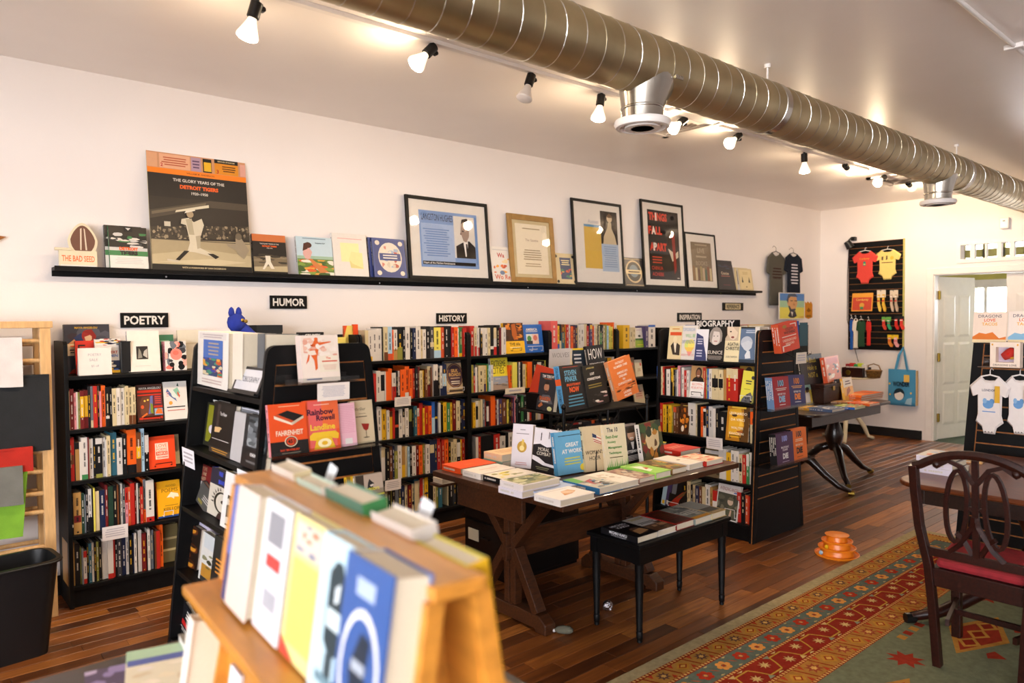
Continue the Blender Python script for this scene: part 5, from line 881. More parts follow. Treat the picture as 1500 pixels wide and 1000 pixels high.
af('black book with a pale hand and white title on the near unit', 306, 336, 586, 1, 657, off=.035, c='14120F', spine='k', t=.025, design=[('t', 'The New', .48, .78, .07, 'F0ECE8', .8, 0, 0), ('r', .2, .5, .34, .96, '3A302A'), ('p', [(.16, .5), (.4, .52), (.5, .5), (.42, .46), (.4, .42), (.16, .4)], 'E0B880'), ('l', .06, .26, .9, .29, 1, 'C8C0B8'), ('r', 0, 0, 1, .12, '3A332C'), ('l', .1, .02, .9, .1, 2, 'C8902A')])
af('white and blue book with a grey strip on the near unit', 330, 372, 592, 1, 668, off=.06, c='DEE0EC', spine='w', t=.025, design=[('r', .16, .88, .94, .98, '7A7C84'), ('r', 0, .1, .14, .4, '5A7AC0'), ('r', 0, 0, .14, .1, 'C83A30')])
af('plain pale grey book in front of the white and blue one', 336, 362, 601, 1, 670, off=.035, c='C2BFBE', spine='f', t=.022)
af('black photo collage book at the right of the second shelf, near unit', 352, 386, 604, 1, 672, off=.02, c='26282A', spine='h', t=.025, design=[('r', .16, .7, .96, .96, '4A5054'), ('r', .16, .4, .5, .68, '6A7074'), ('r', .52, .4, .96, .68, '3A4044'), ('g', .16, .4, .96, .94, ['7A8084', '2A2E30', '9AA0A2', '505658'], 23, 26), ('r', 0, 0, 1, .36, '141415'), ('t', 'REMEMBER', .55, .26, .06, 'E8E4E0', .6), ('l', .2, .08, .9, .16, 1, '6A6A6A')])
af('maroon book with cream capitals and a team photo on the near unit', 273, 308, 669, 2, 738, off=.08, c='7A1F1C', spine='r', t=.03, design=[('t', 'ONLY THE', .56, .9, .09, 'E0C8A0', .9, 0, 0), ('t', 'BALL WAS', .56, .77, .09, 'E0C8A0', .9, 0, 0), ('t', 'WHITE', .6, .64, .09, 'E0C8A0', .7, 0, 0), ('r', .1, .12, .96, .56, 'B8B4B0'), ('g', .1, .14, .96, .55, ['5A5856', 'E0DCD8', '2A2826', '8A8886'], 8, 22)])
af('charcoal book tilted against the maroon baseball book', 287, 306, 707, 2, 742, off=.05, c='4A4A48', spine='x', t=.02, tilt=R(16), lean=R(14), design=[('r', .1, .1, .4, .24, '8A8038'), ('l', .3, .3, .8, .6, 3, 'C8C4C0')])
af('navy-topped book with a radiant face drawing on the near unit', 303, 331, 681, 2, 752, off=.05, c='D8D0C0', spine='4A5AD0', t=.03, design=[('r', 0, .66, 1, 1, '1E2238'), ('t', 'FREE', .5, .92, .09, '3A50D8', .8, 0, .04), ('t', 'BRAVE', .56, .75, .09, '3A50D8', .8, 0, .04), ('e', .66, .34, .36, .22, '1A1612'), ('e', .7, .34, .3, .19, 'D8D0C0'), ('e', .76, .36, .12, .04, '1A1612')]+[('p', [(.66+.38*math.cos(a), .34+.24*math.sin(a)), (.66+.52*math.cos(a+.06), .34+.33*math.sin(a+.06)), (.66+.38*math.cos(a+.14), .34+.24*math.sin(a+.14))], '1A1612') for a in (1.7, 2.0, 2.3, 2.6, 2.9, 3.2)]+[('p', [(.5, 0), (1, 0), (1, .14), (.6, .12)], '3A1E20')])
af('white and cream book with a crowd photograph on the near unit', 322, 356, 687, 2, 768, off=.02, c='F0ECE8', spine='DCC88A', t=.03, design=[('t', 'BLACK', .56, .86, .06, '5A5450', .7, 0, 0), ('l', .3, .62, .96, .78, 3, 'B8B0A8'), ('r', .2, .06, 1, .6, '3A3A34'), ('g', .2, .06, 1, .58, ['D8D4C8', '1E1E1A', '8A887C', '5A5A50'], 27, 30)])
af('slim white book at the right of the third shelf, near unit', 349, 362, 710, 2, 778, off=.02, c='EDEBEA', t=.03, lean=R(4))
af('book covered in amber portrait photos on the near unit', 261, 287, 754, 3, 826, off=.06, c='2A1810', spine='k', t=.025, design=[('r', .1, 0, 1, 1, '1E120A')]+[q for i, (cx, cy) in enumerate(((.6, .88), (.36, .66), (.7, .46), (.4, .26), (.66, .08))) for q in (('e', cx, cy, .28, .1, '6A3414'), ('e', cx, cy, .18, .075, 'D8902A'), ('e', cx-.02, cy+.05, .2, .035, '2A160A'))])
af('pale lilac book on the near unit fourth shelf', 281, 320, 758, 3, 824, off=.085, c='C8C0D8', t=.02, design=[('t', 'Souls', .5, .8, .09, '5A5470', .6, 0, 0), ('l', .1, .3, .6, .6, 3, 'A8A0BC')])
af('white-edged book with a golden field photograph on the near unit', 290, 318, 774, 3, 841, off=.04, c='D8D8D4', spine='f', t=.03, design=[('r', .1, .7, 1, 1, 'C8D0D4'), ('r', .1, .1, 1, .36, 'B8842A'), ('g', .1, .3, 1, .6, ['3A3A24', '5A5A3A', '8A8A6A'], 6, 14), ('r', .1, 0, 1, .1, '2A2A28')])
af('black book with white title and a thoughtful man on the near unit', 305, 355, 779, 3, 848, off=.015, c='17181A', t=.025, design=[('t', 'From Civil Rights', .48, .9, .07, 'F0ECE8', .88, 0, .03), ('t', 'to Human Rights', .48, .8, .07, 'F0ECE8', .84, 0, .03), ('l', .08, .38, .5, .66, 4, 'C8802A'), ('e', .72, .56, .18, .16, '9AA0A4'), ('p', [(.6, .5), (.84, .66), (.9, .44), (.74, .36)], 'B8BCC0'), ('p', [(.5, .1), (.9, .1), (.9, .36), (.7, .34), (.56, .44), (.44, .36)], '5A6064'), ('p', [(.44, .3), (.6, .42), (.66, .36), (.5, .22)], 'C0C4C8'), ('t', 'Thomas F. Jackson', .4, .06, .05, 'F0ECE8', .6)])
af('black and red book leaning on the lowest shelf of the near unit', 262, 282, 880, 4, 925, off=.05, c='17171A', spine='k', t=.02, tilt=R(14), design=[('r', .1, .3, .6, .46, 'C8201E'), ('l', .1, .1, .8, .24, 2, 'f'), ('l', .2, .56, .9, .9, 3, 'f')])
note('small white tag on the second shelf edge of the near unit', 268, 285, 654, 680, 'X', UA.xl(.98)-.004, 'F0EEF2', 3)
note('small white tag on the third shelf edge of the near unit', 349, 366.5, 686, 718, 'X', UA.xl(.71)-.004, 'F0EEF2', 3)

# ---- small wire stands in front of face-out books
def stand(label, px0, px1, py0, py1, plane, val, m):
    if plane == 'Y': A = onY(px0, py1, val); B = onY(px1, py1, val); w = B.x-A.x; h = onY(px0, py0, val).z-A.z; rz = 0
    else: A = onX(px0, py1, val); B = onX(px1, py1, val); w = A.y-B.y; h = onX(px0, py0, val).z-A.z; rz = -math.pi/2
    t = thing('book_stand', label, 'book stand', A, (0, 0, rz), 'wire book stands'); h = max(.02, h)
    b = MB(); b.tube([(0, .04, .003), (0, 0, .003), (0, -.003, h), (w, -.003, h), (w, 0, .003), (w, .04, .003)], .0024, 6); b.build('front_loop', m, t)
    b = MB(); b.tube([(0, .04, .003), (w*.3, .07, .003), (w*.7, .07, .003), (w, .04, .003)], .0024, 6); b.build('rear_bar', m, t)
xB = lambda r: UB.xl(BZ[r])+.008
stand('white wire stand holding the yellow book in the second BIOGRAPHY row', 1084, 1099.5, 579, 585.5, 'X', xB(1), 'white_plastic'); stand('dark wire stand under the smiling-woman book', 1013, 1027, 573.5, 578.5, 'X', xB(1), 'black_metal')
stand('dark wire stand under the golden portrait biography', 1069, 1083, 636.5, 641.5, 'X', xB(2), 'black_metal'); stand('white wire stand under the red-dressed figure book', 978.5, 994, 734, 741, 'X', xB(4), 'white_plastic'); stand('white wire stand under the woman soldier book', 1062, 1076, 744, 757, 'X', xB(4), 'white_plastic')
yS = YC+.03
stand('white wire stand under the bright yellow poetry book', 240.5, 254, 749, 757, 'Y', yS, 'white_plastic'); stand('clear stand under the book with a brown face', 210, 235, 613, 616.5, 'Y', yS, 'chrome'); stand('pale wire stand under the round-emblem book', 658, 680, 568.5, 574, 'Y', yS, 'white_plastic')
stand('black wire stand under the flame-lit photo book', 751, 764, 510, 514, 'Y', yS, 'black_metal'); stand('white wire stand under the bright blue portrait book', 780, 795, 507, 514, 'Y', yS, 'white_plastic'); stand('dark stand under the orange poetry book', 228, 252, 681, 684.5, 'Y', yS, 'black_metal')
# ================================================================== TRESTLE TABLE WITH BOOKS
TZ = .75
t = thing('trestle_table', 'dark wooden trestle table with crossed braces, covered in books', 'table', (2.17, 2.19, 0)); L, D = 1.365, .98; o = dict(bevel=.003)
for i in range(5): MB().box(.0, i*D/5+.0006, TZ-.03, L, (i+1)*D/5-.0006, TZ).build('top_plank', 'walnut', t, **o)
for x_ in (.24, L-.28): MB().box(x_, .22, TZ-.115, x_+.05, D-.06, TZ-.03).build('top_bearer', 'walnut', t, **o)
MB().box(.03, .30, TZ-.15, .055, .80, TZ-.03).build('end_apron', 'walnut', t, **o)
for x_ in (.22, L-.28):
    yc = .63; b = MB(); b.prism([(.35, .0), (.43, .0), (.43, .015), (.86, .015), (.86, 0), (.94, 0), (.94, .05), (.9, .085), (.4, .085), (.35, .05)], 0, x_, x_+.07); b.build('foot_beam', 'walnut', t, bevel=.006)
    for dy in (-.024, .024): MB().box(x_+.012, yc+dy-.02, .085, x_+.058, yc+dy+.02, TZ-.115).build('post', 'walnut', t, **o)
    for (ya, za, yb, zb_) in ((.43, .085, yc-.035, .37), (.86, .085, yc+.035, .37), (.38, TZ-.115, yc-.035, .40), (.88, TZ-.115, yc+.035, .40)):
        b = MB(); b.tube([(x_+.035, ya, za), (x_+.035, yb, zb_)], .03, 4, sq=(.023, .03)); b.build('brace', 'walnut', t, **o)
    b = MB(); b.tube([(x_-.012, yc, .385), (x_+.08, yc, .385)], .018, 8); b.build('peg', 'walnut', t)
b = MB(); b.prism([(.2, TZ-.03), (.95, TZ-.03), (.72, TZ-.26), (.54, TZ-.26)][::-1], 0, L-.20, L-.17); b.build('end_bracket', 'walnut', t, **o)
MB().box(.2, .615, .31, L-.2, .645, .45).build('stretcher', 'walnut', t, **o)
def faceZ(label, bl, br, ptop, z0, t=.022, lean=R(9), **k):
    """upright book: both lower corners are read off on a horizontal surface, so it also gets its turn"""
    A = onZ(bl[0], bl[1], z0); B = onZ(br[0], br[1], z0); d = B-A; rz = math.atan2(d.y, d.x); w = d.length
    n = Vector((-d.y, d.x, 0)).normalized(); h = .2
    for _ in range(4):
        q = A+n*h*math.sin(lean); r_ = ray(bl[0], ptop); s = (q-C0).dot(n)/r_.dot(n) if abs(r_.dot(n)) > 1e-4 else 1; T = C0+r_*s; h = max(.12, min(.34, (T.z-z0)/math.cos(lean)))
    return fbook(label, A, w, h, t, rz, lean, **k)
def flatb(label, px, py, w, d, t, z0=TZ, rz=0, **k):
    A = onZ(px, py, z0+t); return fbook(label, (A.x, A.y, z0), w, d, t, rz=rz, flat=True, **k)
GT = 'books lying on the trestle table'; GS = 'books standing on the trestle table'
flatb('orange hardback at the far left corner of the trestle table', 674.5, 686.5, .24, .165, .03, group=GT, c='F0521A', design=[('l', .3, .3, .6, .5, 2, 'F07A3A')])
flatb('white book with a thin red title beside the orange hardback', 704, 694.5, .23, .15, .03, group=GT, c='EEE4DA', design=[('l', .2, .5, .8, .6, 1, 'D89A8A'), ('l', .3, .3, .7, .36, 1, 'E0B8A8')])
flatb('dark-edged book with yellow blossoms on the trestle table', 734, 701.5, .23, .14, .028, group=GT, c='E8E0D0', spine='k', back='k', design=[('g', .1, .1, .9, .9, ['D8C83A', 'E8E0C8', '8A8A3A', 'F0E8D8'], 31, 18)])
A_ = onZ(765, 711, TZ+.06)
fbook('lower white book of the two-high stack on the trestle table', (A_.x, A_.y+.002, TZ), .235, .165, .03, flat=True, group=GT, c='E8E2EC')
fbook('upper book of the two-high stack with a landscape painting on it', (A_.x+.004, A_.y, TZ+.031), .235, .16, .028, flat=True, group=GT, c='EAE2E0', design=[('r', .05, .05, .95, .95, '8A9068'), ('g', .05, .05, .95, .95, ['5A6A3A', 'C8C89A', '3A4A2A', 'B0A870', 'E0DCC0'], 33, 26)])
flatb('pale blue book half under the woman-cover book', 792, 722, .24, .12, .022, group=GT, c='B8C6E4', design=[('l', .2, .4, .8, .6, 1, '8A9CC8')])
flatb('white book with a red-haired woman at the near corner of the table', 821, 733, .215, .165, .03, group=GT, c='F0EAE4', design=[('p', [(.35, .3), (.5, .66), (.75, .72), (.82, .5), (.6, .34)], 'D89858'), ('e', .6, .52, .16, .14, 'ECC8A4'), ('l', .1, .82, .9, .9, 1, 'h')])
flatb('glossy book with green, red and photo blocks at the table front', 878, 715.5, .16, .235, .03, group=GT, c='C8C4B8', spine='2A6A9A', back='2A6A9A', design=[('p', [(0, 1), (.4, 1), (.3, .5), (0, .6)], '6AB04A'), ('p', [(.3, .6), (.7, .7), (.6, .3), (.3, .3)], 'B83A4A'), ('g', .1, .05, .95, .6, ['2A2A2E', 'E8E0D8', '5A8AB0', '8A8884'], 35, 22)])
flatb('white book with small faces right of the glossy photo book', 910, 707.5, .13, .235, .028, group=GT, c='EEE6DC', design=[('g', .1, .3, .8, .8, ['D8C8B8', 'B8A890', 'E8D8C8'], 36, 12)])
flatb('brown and pink patterned book at the table front', 937, 701, .125, .225, .022, group=GT, c='B89888', design=[('g', .05, .05, .95, .95, ['8A5A5A', 'C8A890', '5A4A5A', 'D8C8B8'], 37, 24)])
flatb('bright green book draped with paint strokes at the table front', 961, 693, .125, .23, .032, group=GT, c='9CD05A', design=[('p', [(.1, .2), (.5, .3), (.6, .7), (.2, .8)], 'E8F0D8'), ('p', [(.3, .4), (.6, .45), (.5, .6)], 'C83A2A'), ('l', .1, .86, .9, .94, 1, '4A8A2A')])
flatb('brown and gold painting-cover book at the table front', 985, 687, .125, .23, .03, group=GT, c='8A6A3A', design=[('g', .02, .02, .98, .98, ['5A4428', 'B88A3A', '7A8A4A', 'D0A850', '3A2E20'], 38, 26)])
flatb('white hardback with a small dark mark near the table end', 1009.5, 680.5, .13, .235, .03, group=GT, c='EFE6DA', design=[('e', .5, .5, .1, .04, '6A5444'), ('l', .2, .3, .8, .34, 1, 'D8C8B8')])
flatb('red and cream lettered book at the right end of the table', 1035, 676, .16, .19, .028, group=GT, c='E8C8A8', spine='r', back='B0202A', design=[('g', .05, .05, .95, .95, ['D8442A', 'F0D8B8', 'E06A4A', 'F4E4CC'], 39, 26)])
A_ = onZ(1003, 660, TZ+.03); fbook('red book lying in the back row at the table end', (A_.x-.04, A_.y, TZ), .2, .2, .03, flat=True, group=GT, c='C02A1C', design=[('l', .2, .4, .8, .7, 3, 'E8A08A')])
A_ = onZ(986, 654, TZ+.03); fbook('yellow-green book behind the red one at the table end', (A_.x-.05, A_.y+.13, TZ), .16, .16, .028, flat=True, group=GT, c='D8D03A')
A_ = onZ(735, 678, TZ+.02); fbook('magazine-like book with dark photo tiles behind the white book', (A_.x-.12, A_.y, TZ), .26, .17, .018, flat=True, group=GT, c='2E302E', spine='f', design=[('g', .05, .05, .95, .95, ['5A6A5A', 'B8B0A8', '8A4A3A', '1E201E', 'D8D4CC'], 40, 34)])
A_ = onZ(748, 666, TZ+.062)
fbook('lower tan book of the stack behind the tall white book', (A_.x-.06, A_.y, TZ), .235, .16, .03, flat=True, group=GT, c='8AA898'); fbook('upper cream book of the stack behind the tall white book', (A_.x-.06, A_.y+.003, TZ+.031), .235, .155, .036, flat=True, group=GT, c='E8C8A0', design=[('l', .1, .3, .9, .8, 4, 'C89A70')])
faceZ('tall white book with a gold swan necklace on its cover', (748, 685), (777.5, 688), 621, TZ, group=GS, c='DCD6DC', t=.03, design=[('l', .36, .85, .64, .89, 1, '8A8488'), ('l', .16, .76, .84, .8, 1, '8A8488'), ('e', .5, .48, .24, .13, 'B8923A'), ('p', [(.46, .5), (.5, .66), (.6, .64), (.58, .5), (.62, .4), (.4, .4)], 'D8B85A'), ('e', .5, .45, .12, .06, 'E8D490'), ('l', .2, .06, .8, .14, 2, 'C08A8A')])
faceZ('black and white torn-paper cover book standing on the trestle table', (777.5, 689), (811, 696.5), 626, TZ, group=GS, c='E4E0E6', t=.03, design=[('p', [(0, .6), (.3, .64), (.6, .58), (1, .64), (1, 0), (0, 0)], '1A1A1E'), ('p', [(0, .36), (.3, .32), (.6, .22), (1, .2), (1, .14), (.5, .16), (0, .26)], 'E4E0E6'), ('r', .3, .72, .34, .9, '2A2A30'), ('r', .64, .78, .67, .94, '2A2A30'), ('t', 'MORAL', .48, .52, .08, 'E8E0D0', .6, 0, 0), ('t', 'COMBAT', .5, .42, .08, 'E8E0D0', .7, 0, 0), ('l', .2, .04, .8, .12, 2, '8A8A6A')])
faceZ('sky blue book with a round yellow sticker', (818, 698.5), (860.5, 691), 634.5, TZ, group=GS, c='6FB2D6', spine='4A90BC', t=.03, design=[('l', .1, .88, .9, .92, 1, '2A4A5A'), ('t', 'GREAT', .56, .68, .1, 'F4F0E8', .56, 0, .03), ('t', 'AT WORK', .54, .53, .1, 'F4F0E8', .74, 0, .03), ('l', .2, .2, .86, .4, 3, 'D8D45A'), ('e', .86, .12, .1, .08, 'E8D040')])
faceZ("cream book with a flag and black title standing on the trestle table", (859, 693), (891, 688.5), 626, TZ, group=GS, c='D8C29A', spine='c', t=.03, design=[('p', [(.42, .84), (.8, .74), (.84, .56), (.46, .64)], 'E8DCC8'), ('p', [(.42, .84), (.6, .79), (.6, .72), (.42, .75)], '2E3A5A'), ('p', [(.6, .76), (.81, .7), (.81, .68), (.6, .735)], 'B83A2A'), ('p', [(.44, .72), (.83, .62), (.83, .6), (.44, .7)], 'B83A2A'), ('p', [(.46, .67), (.84, .58), (.84, .56), (.46, .65)], 'B83A2A'), ('t', "WOMAN'S", .44, .42, .09, '2A2420', .8, 0, 0), ('t', 'HOUR', .44, .29, .09, '2A2420', .5, 0, 0), ('p', [(.4, .0), (.48, 0), (.5, .26), (.58, .44), (.54, .44), (.46, .3)], '2A2420')])
faceZ('cream self-help book with green title and grass on the trestle table', (889.5, 691.5), (921.5, 687), 623, TZ, group=GS, c='E2D2AE', t=.025, design=[('t', 'The 10', .4, .88, .1, '1E2A3A', .5, 0, .02), ('t', 'Best-Ever', .36, .73, .07, '3E8A3A', .56), ('t', 'Anxiety', .32, .61, .07, '3E8A3A', .46), ('t', 'Management', .46, .49, .07, '3E8A3A', .7), ('t', 'Techniques', .44, .37, .07, '3E8A3A', .66), ('l', .14, .26, .8, .3, 1, '6A5A3A'), ('r', 0, 0, 1, .08, '5AA040')]+[('p', [(.04+i*.08, .04), (.1+i*.08, .04), (.07+i*.08, .16+.05*(i % 3))], '6AB04A') for i in range(12)])
faceZ('dark biography with a grinning man in a suit on the trestle table', (915, 681), (943, 674), 627, TZ, group=GS, c='3A322C', t=.03, design=[('r', 0, .35, 1, 1, '4E4640'), ('e', .52, .76, .2, .16, 'D8A888'), ('p', [(.32, .86), (.5, .97), (.72, .86), (.68, .82), (.36, .82)], '4A3A2C'), ('r', .42, .66, .6, .69, 'F4ECE0'), ('p', [(.1, .3), (.36, .58), (.52, .4), (.68, .58), (.96, .3)], '1E1C20'), ('p', [(.44, .56), (.6, .56), (.54, .3), (.5, .3)], 'E8E4E0'), ('r', 0, 0, 1, .36, '17171A'), ('t', 'LETTERMAN', .46, .3, .08, 'F0ECE8', .9, 0, .02), ('l', .1, .04, .9, .2, 4, 'C8C4C0')])
faceZ('ornate book with a blank parchment framed by leaves and birds', (943.5, 679), (974, 668), 621, TZ, group=GS, c='5A5A2E', spine='f', t=.028, design=[('g', .0, .0, 1, 1, ['8A2A1A', '3A5A2A', 'C88A2A', '2A3A1E', '6A4A24'], 41, 40), ('p', [(.3, .78), (.7, .84), (.84, .7), (.8, .3), (.5, .22), (.26, .34), (.2, .56)], 'E8D2A0')])
# ---- long black bench with five books
t = thing('bench', 'narrow black bench with turned legs holding a row of books', 'bench', (2.645, 2.16, 0)); L, D, Z = .765, .345, .48
MB().box(0, 0, Z-.022, L, D, Z).build('seat', 'black_wood', t, bevel=.005)
for nm, q in (('apron', (.02, .015, Z-.1, L-.02, .033, Z-.022)), ('apron', (.02, D-.033, Z-.1, L-.02, D-.015, Z-.022)), ('apron', (.02, .033, Z-.1, .038, D-.033, Z-.022)), ('apron', (L-.038, .033, Z-.1, L-.02, D-.033, Z-.022))): MB().box(*q).build(nm, 'black_wood', t)
for x_ in (.037, L-.037):
    for y_ in (.035, D-.035):
        b = MB(); b.lathe([(.009, 0), (.013, .004), (.012, .016), (.015, .02), (.0165, .05), (.0135, .056), (.016, .062), (.0145, .07), (.021, .3), (.019, .33), (.022, .345), (.022, .40)], 14, at=(x_, y_, 0)); b.box(x_-.022, y_-.022, Z-.1, x_+.022, y_+.022, Z-.022); b.build('leg', 'black_wood', t, smooth='auto')
GB = 'books lying on the black bench'; bx = 2.662
for lb, w_, t_, kw in (('black book with white capitals at the left end of the bench', .155, .032, dict(c='131317', design=[('t', 'MICHIO', .5, .82, .1, 'E8E8F0', .7), ('t', 'KAKU', .5, .68, .1, 'E8E8F0', .6), ('e', .6, .3, .3, .2, '5A4030'), ('p', [(.3, .1), (.9, .2), (.8, .4), (.4, .36)], 'B88A5A')], sdesign=[('t', 'MICHIO KAKU', .62, .52, .42, 'F0F0F4', .8, 1, .03), ('t', 'FUTURE OF HUMANITY', .22, .5, .2, 'C8C8D0', .8, 1, 0)])),
    ('white book with a sepia group photo second from left on the bench', .148, .03, dict(c='DAD6D0', spine='h', design=[('r', 0, 0, 1, .42, '6A4A34'), ('g', 0, .02, 1, .5, ['C89A70', '3A2A20', '8A6A50'], 42, 18), ('l', .1, .5, .9, .62, 2, 'k'), ('l', .1, .8, .9, .92, 2, 'C8B03A')])),
    ('dark red hardback in the middle of the bench', .148, .034, dict(c='8A1812', design=[('r', .08, .08, .92, .92, '3A1410'), ('l', .2, .3, .8, .8, 5, '6A1E16')])),
    ('grey-green book with a yellow band fourth from left on the bench', .148, .033, dict(c='8A968E', design=[('r', 0, 0, 1, .14, 'E8A020'), ('g', 0, .2, 1, 1, ['A8B4AC', '6A766E', '4A5A58', 'C8CCC0'], 43, 18), ('l', .2, .3, .9, .56, 3, 'E8E4D8')])),
    ('tan hardback at the right end of the bench', .13, .034, dict(c='B89A5A', spine='c', design=[('r', 0, .4, 1, 1, '9AA29A'), ('r', .1, .14, .9, .4, '3A3E34'), ('l', .1, .04, .9, .1, 1, 'E8D8A8')]))):
    fbook(lb, (bx, 2.185+random.uniform(0, .012), .4805), w_, .235, t_, flat=True, group=GB, rz=R(random.uniform(-1.2, 1.2)), **kw); bx += w_+.0025
# ---- filing cabinet under the table
A_ = onZ(703, 843, 0)
t = thing('filing_cabinet', 'low black two-drawer filing cabinet behind the trestle table', 'cabinet', (2.70, 3.19, 0)); MB().box(0, 0, .02, .60, .40, .63).build('body', 'black_metal', t, bevel=.003); MB().box(.01, .01, 0, .59, .39, .02).build('plinth', 'black_metal', t)
for z_ in (.05, .34):
    dr = MB().box(-.012, .012, z_, 0, .388, z_+.27).build('drawer', 'black_metal', t, bevel=.002)
    MB().box(-.016, .25, z_+.15, -.012, .35, z_+.22, 'D8CDB0').build('label_card', 'paper', dr); b = MB(); b.tube([(-.012, .13, z_+.19), (-.035, .13, z_+.19), (-.035, .2, z_+.19), (-.012, .2, z_+.19)], .004, 6); b.build('handle', 'black_metal', dr)
# two pale folders on the cabinet's pull-out board
t = thing('pull_out_board', 'wooden pull-out board under the far edge of the table', 'shelf', (2.42, 3.35, .60)); MB().box(-.08, 0, 0, .27, .1, .014).build('board', 'walnut', t, bevel=.002); MB().box(.255, .0, -.018, .28, .1, .0).build('cleat', 'walnut', t)
fbook('pale book lying on the board beyond the table', (2.36, 3.352, .615), .2, .09, .03, flat=True, c='D8CCB8')

# ================================================================== BLACK WIRE BOOK RACK BEHIND THE TABLE
RX0, RX1, RY0, RY1, RZ = 3.47, 4.36, 3.49, 3.97, .90
t = thing('wire_rack', 'black metal two-tier book rack behind the trestle table', 'rack', (RX0, RY0, 0)); W, D = RX1-RX0, RY1-RY0
for x_ in (0, W):
    for y_ in (0, D):
        b = MB(); b.tube([(x_, y_, 0), (x_, y_, RZ+.03)], .013, 10); b.lathe([(.008, 0), (.018, .012), (.018, .024), (.006, .04)], 10, at=(x_, y_, RZ+.03)); b.build('post', 'black_metal', t, smooth='auto')
for x_ in (W*.5,):
    b = MB(); b.tube([(x_, 0, .6), (x_, 0, RZ)], .011, 8); b.build('mid_post', 'black_metal', t)
for z_, nm in ((RZ, 'upper_shelf'), (.60, 'lower_shelf')):
    MB().box(0, 0, z_-.012, W, D, z_-.004).build(nm, 'black_metal', t)
    for a, b_ in (((0, 0), (W, 0)), ((W, 0), (W, D)), ((W, D), (0, D)), ((0, D), (0, 0))):
        b = MB(); b.tube([(a[0], a[1], z_-.008), (b_[0], b_[1], z_-.008)], .010, 6); b.build('rail', 'black_metal', t)
for (x0_, x1_) in ((0, .14), (W*.5, W*.5-.14), (W*.5, W*.5+.14), (W, W-.14)):
    b = MB(); b.tube([(x0_, 0, RZ-.16), (x1_, 0, RZ-.012)], .005, 6); b.build('corner_brace', 'black_metal', t)
b = MB(); b.tube([(0, .14, RZ-.16), (0, .02, RZ-.01)], .005, 6); b.build('corner_brace', 'black_metal', t)
MB().box(.04, .27, RZ-.003, W-.1, .43, RZ+.115).build('riser', 'black_wood', t)
GR = 'books on the wire rack'
faceZ('dark book with a bearded man and orange title on the rack', (785, 600), (809.5, 605), 545.5, RZ, group=GR, c='33343A', spine='x', t=.035, design=[('t', 'TIM TEBOW', .5, .91, .08, 'F0ECE8', .88, 0, .02), ('l', .25, .83, .75, .86, 1, 'E8702A'), ('p', [(.1, .2), (.3, .42), (.7, .42), (.95, .2)], '6A6C74'), ('e', .48, .62, .15, .13, 'C89070'), ('p', [(.34, .66), (.4, .78), (.58, .78), (.64, .66), (.6, .7), (.38, .7)], '2A1E18'), ('p', [(.36, .58), (.4, .5), (.56, .5), (.6, .58), (.56, .54), (.4, .54)], '3A2418'), ('t', 'SHAKEN', .46, .32, .11, 'E8702A', .76, 0, .03), ('l', .2, .22, .74, .27, 1, 'E8E4E0'), ('p', [(.1, .1), (.3, .22), (.4, .14), (.2, .06)], 'C8784A'), ('e', .8, .07, .14, .06, 'E4E8A8')])
faceZ('red hardback leaning behind the bearded-man book on the rack', (770, 596), (800, 601), 536, RZ, group=GR, c='C43A1E', spine='f', t=.03, tilt=R(8), lean=R(14))
faceZ('black book with blue and orange capitals and a blue spine on the rack', (828, 606), (862.5, 598.5), 536.5, RZ, group=GR, c='1E1E20', spine='5AA0D0', t=.045, design=[('l', .1, .94, .8, .97, 1, 'A0402A'), ('t', 'STEVEN', .42, .83, .11, '6AB0D8', .72, 0, .02), ('t', 'PINKER', .42, .7, .11, '6AB0D8', .74, 0, .02), ('t', 'ENLIGHTENMENT', .5, .57, .055, 'E8602A', .84, 0, .02), ('t', 'NOW', .5, .46, .12, 'E8602A', .5, 0, .03), ('l', .16, .08, .86, .36, 4, '4A88A8')], sdesign=[('r', 0, .58, 1, .72, 'E8602A'), ('t', 'STEVEN PINKER', .5, .84, .5, '1E3A50', .26, 1, .02), ('t', 'ENLIGHTENMENT NOW', .5, .3, .5, '1E3A50', .4, 1, .02)])
faceZ('black book with small lights, right of the blue-spined one on the rack', (862.5, 599), (893, 593.5), 538, RZ, group=GR, c='201F1C', t=.03, tilt=R(-3), design=[('t', 'JOHANN HARI', .34, .92, .05, 'C8B870', .6), ('t', 'LOST', .4, .78, .06, 'F0ECE8', .34, 0, .02), ('t', 'CONNECTIONS', .44, .66, .06, 'F0ECE8', .8, 0, .02), ('l', .1, .42, .8, .54, 2, '8A7A3A'), ('g', .05, .05, .95, .3, ['E8E0D8', '201F1C', 'C8A0A0', '3A3834'], 45, 18)])
faceZ('orange book with white capitals tilted at the right of the rack', (905, 594), (937, 590), 535, RZ, group=GR, c='DE7A3A', spine='E09A6A', t=.04, tilt=R(-12), design=[('t', 'PATRIOT', .5, .9, .06, 'F4E8DC', .6), ('t', 'NUMBER ONE', .5, .81, .06, 'F4E8DC', .84), ('t', 'AMERICAN', .5, .65, .06, 'F4E8DC', .7), ('t', 'DREAMS', .5, .56, .06, 'F4E8DC', .6), ('t', 'IN', .5, .47, .06, 'F4E8DC', .14), ('t', 'CHINATOWN', .5, .38, .06, 'F4E8DC', .84), ('g', .05, .18, .95, .34, ['8A4A24', 'C8642A', '5A3420', 'E8A060'], 46, 16), ('t', 'LAUREN', .5, .14, .055, 'F4E8DC', .5), ('t', 'HILGERS', .5, .06, .055, 'F4E8DC', .56)])
RB = RZ+.116
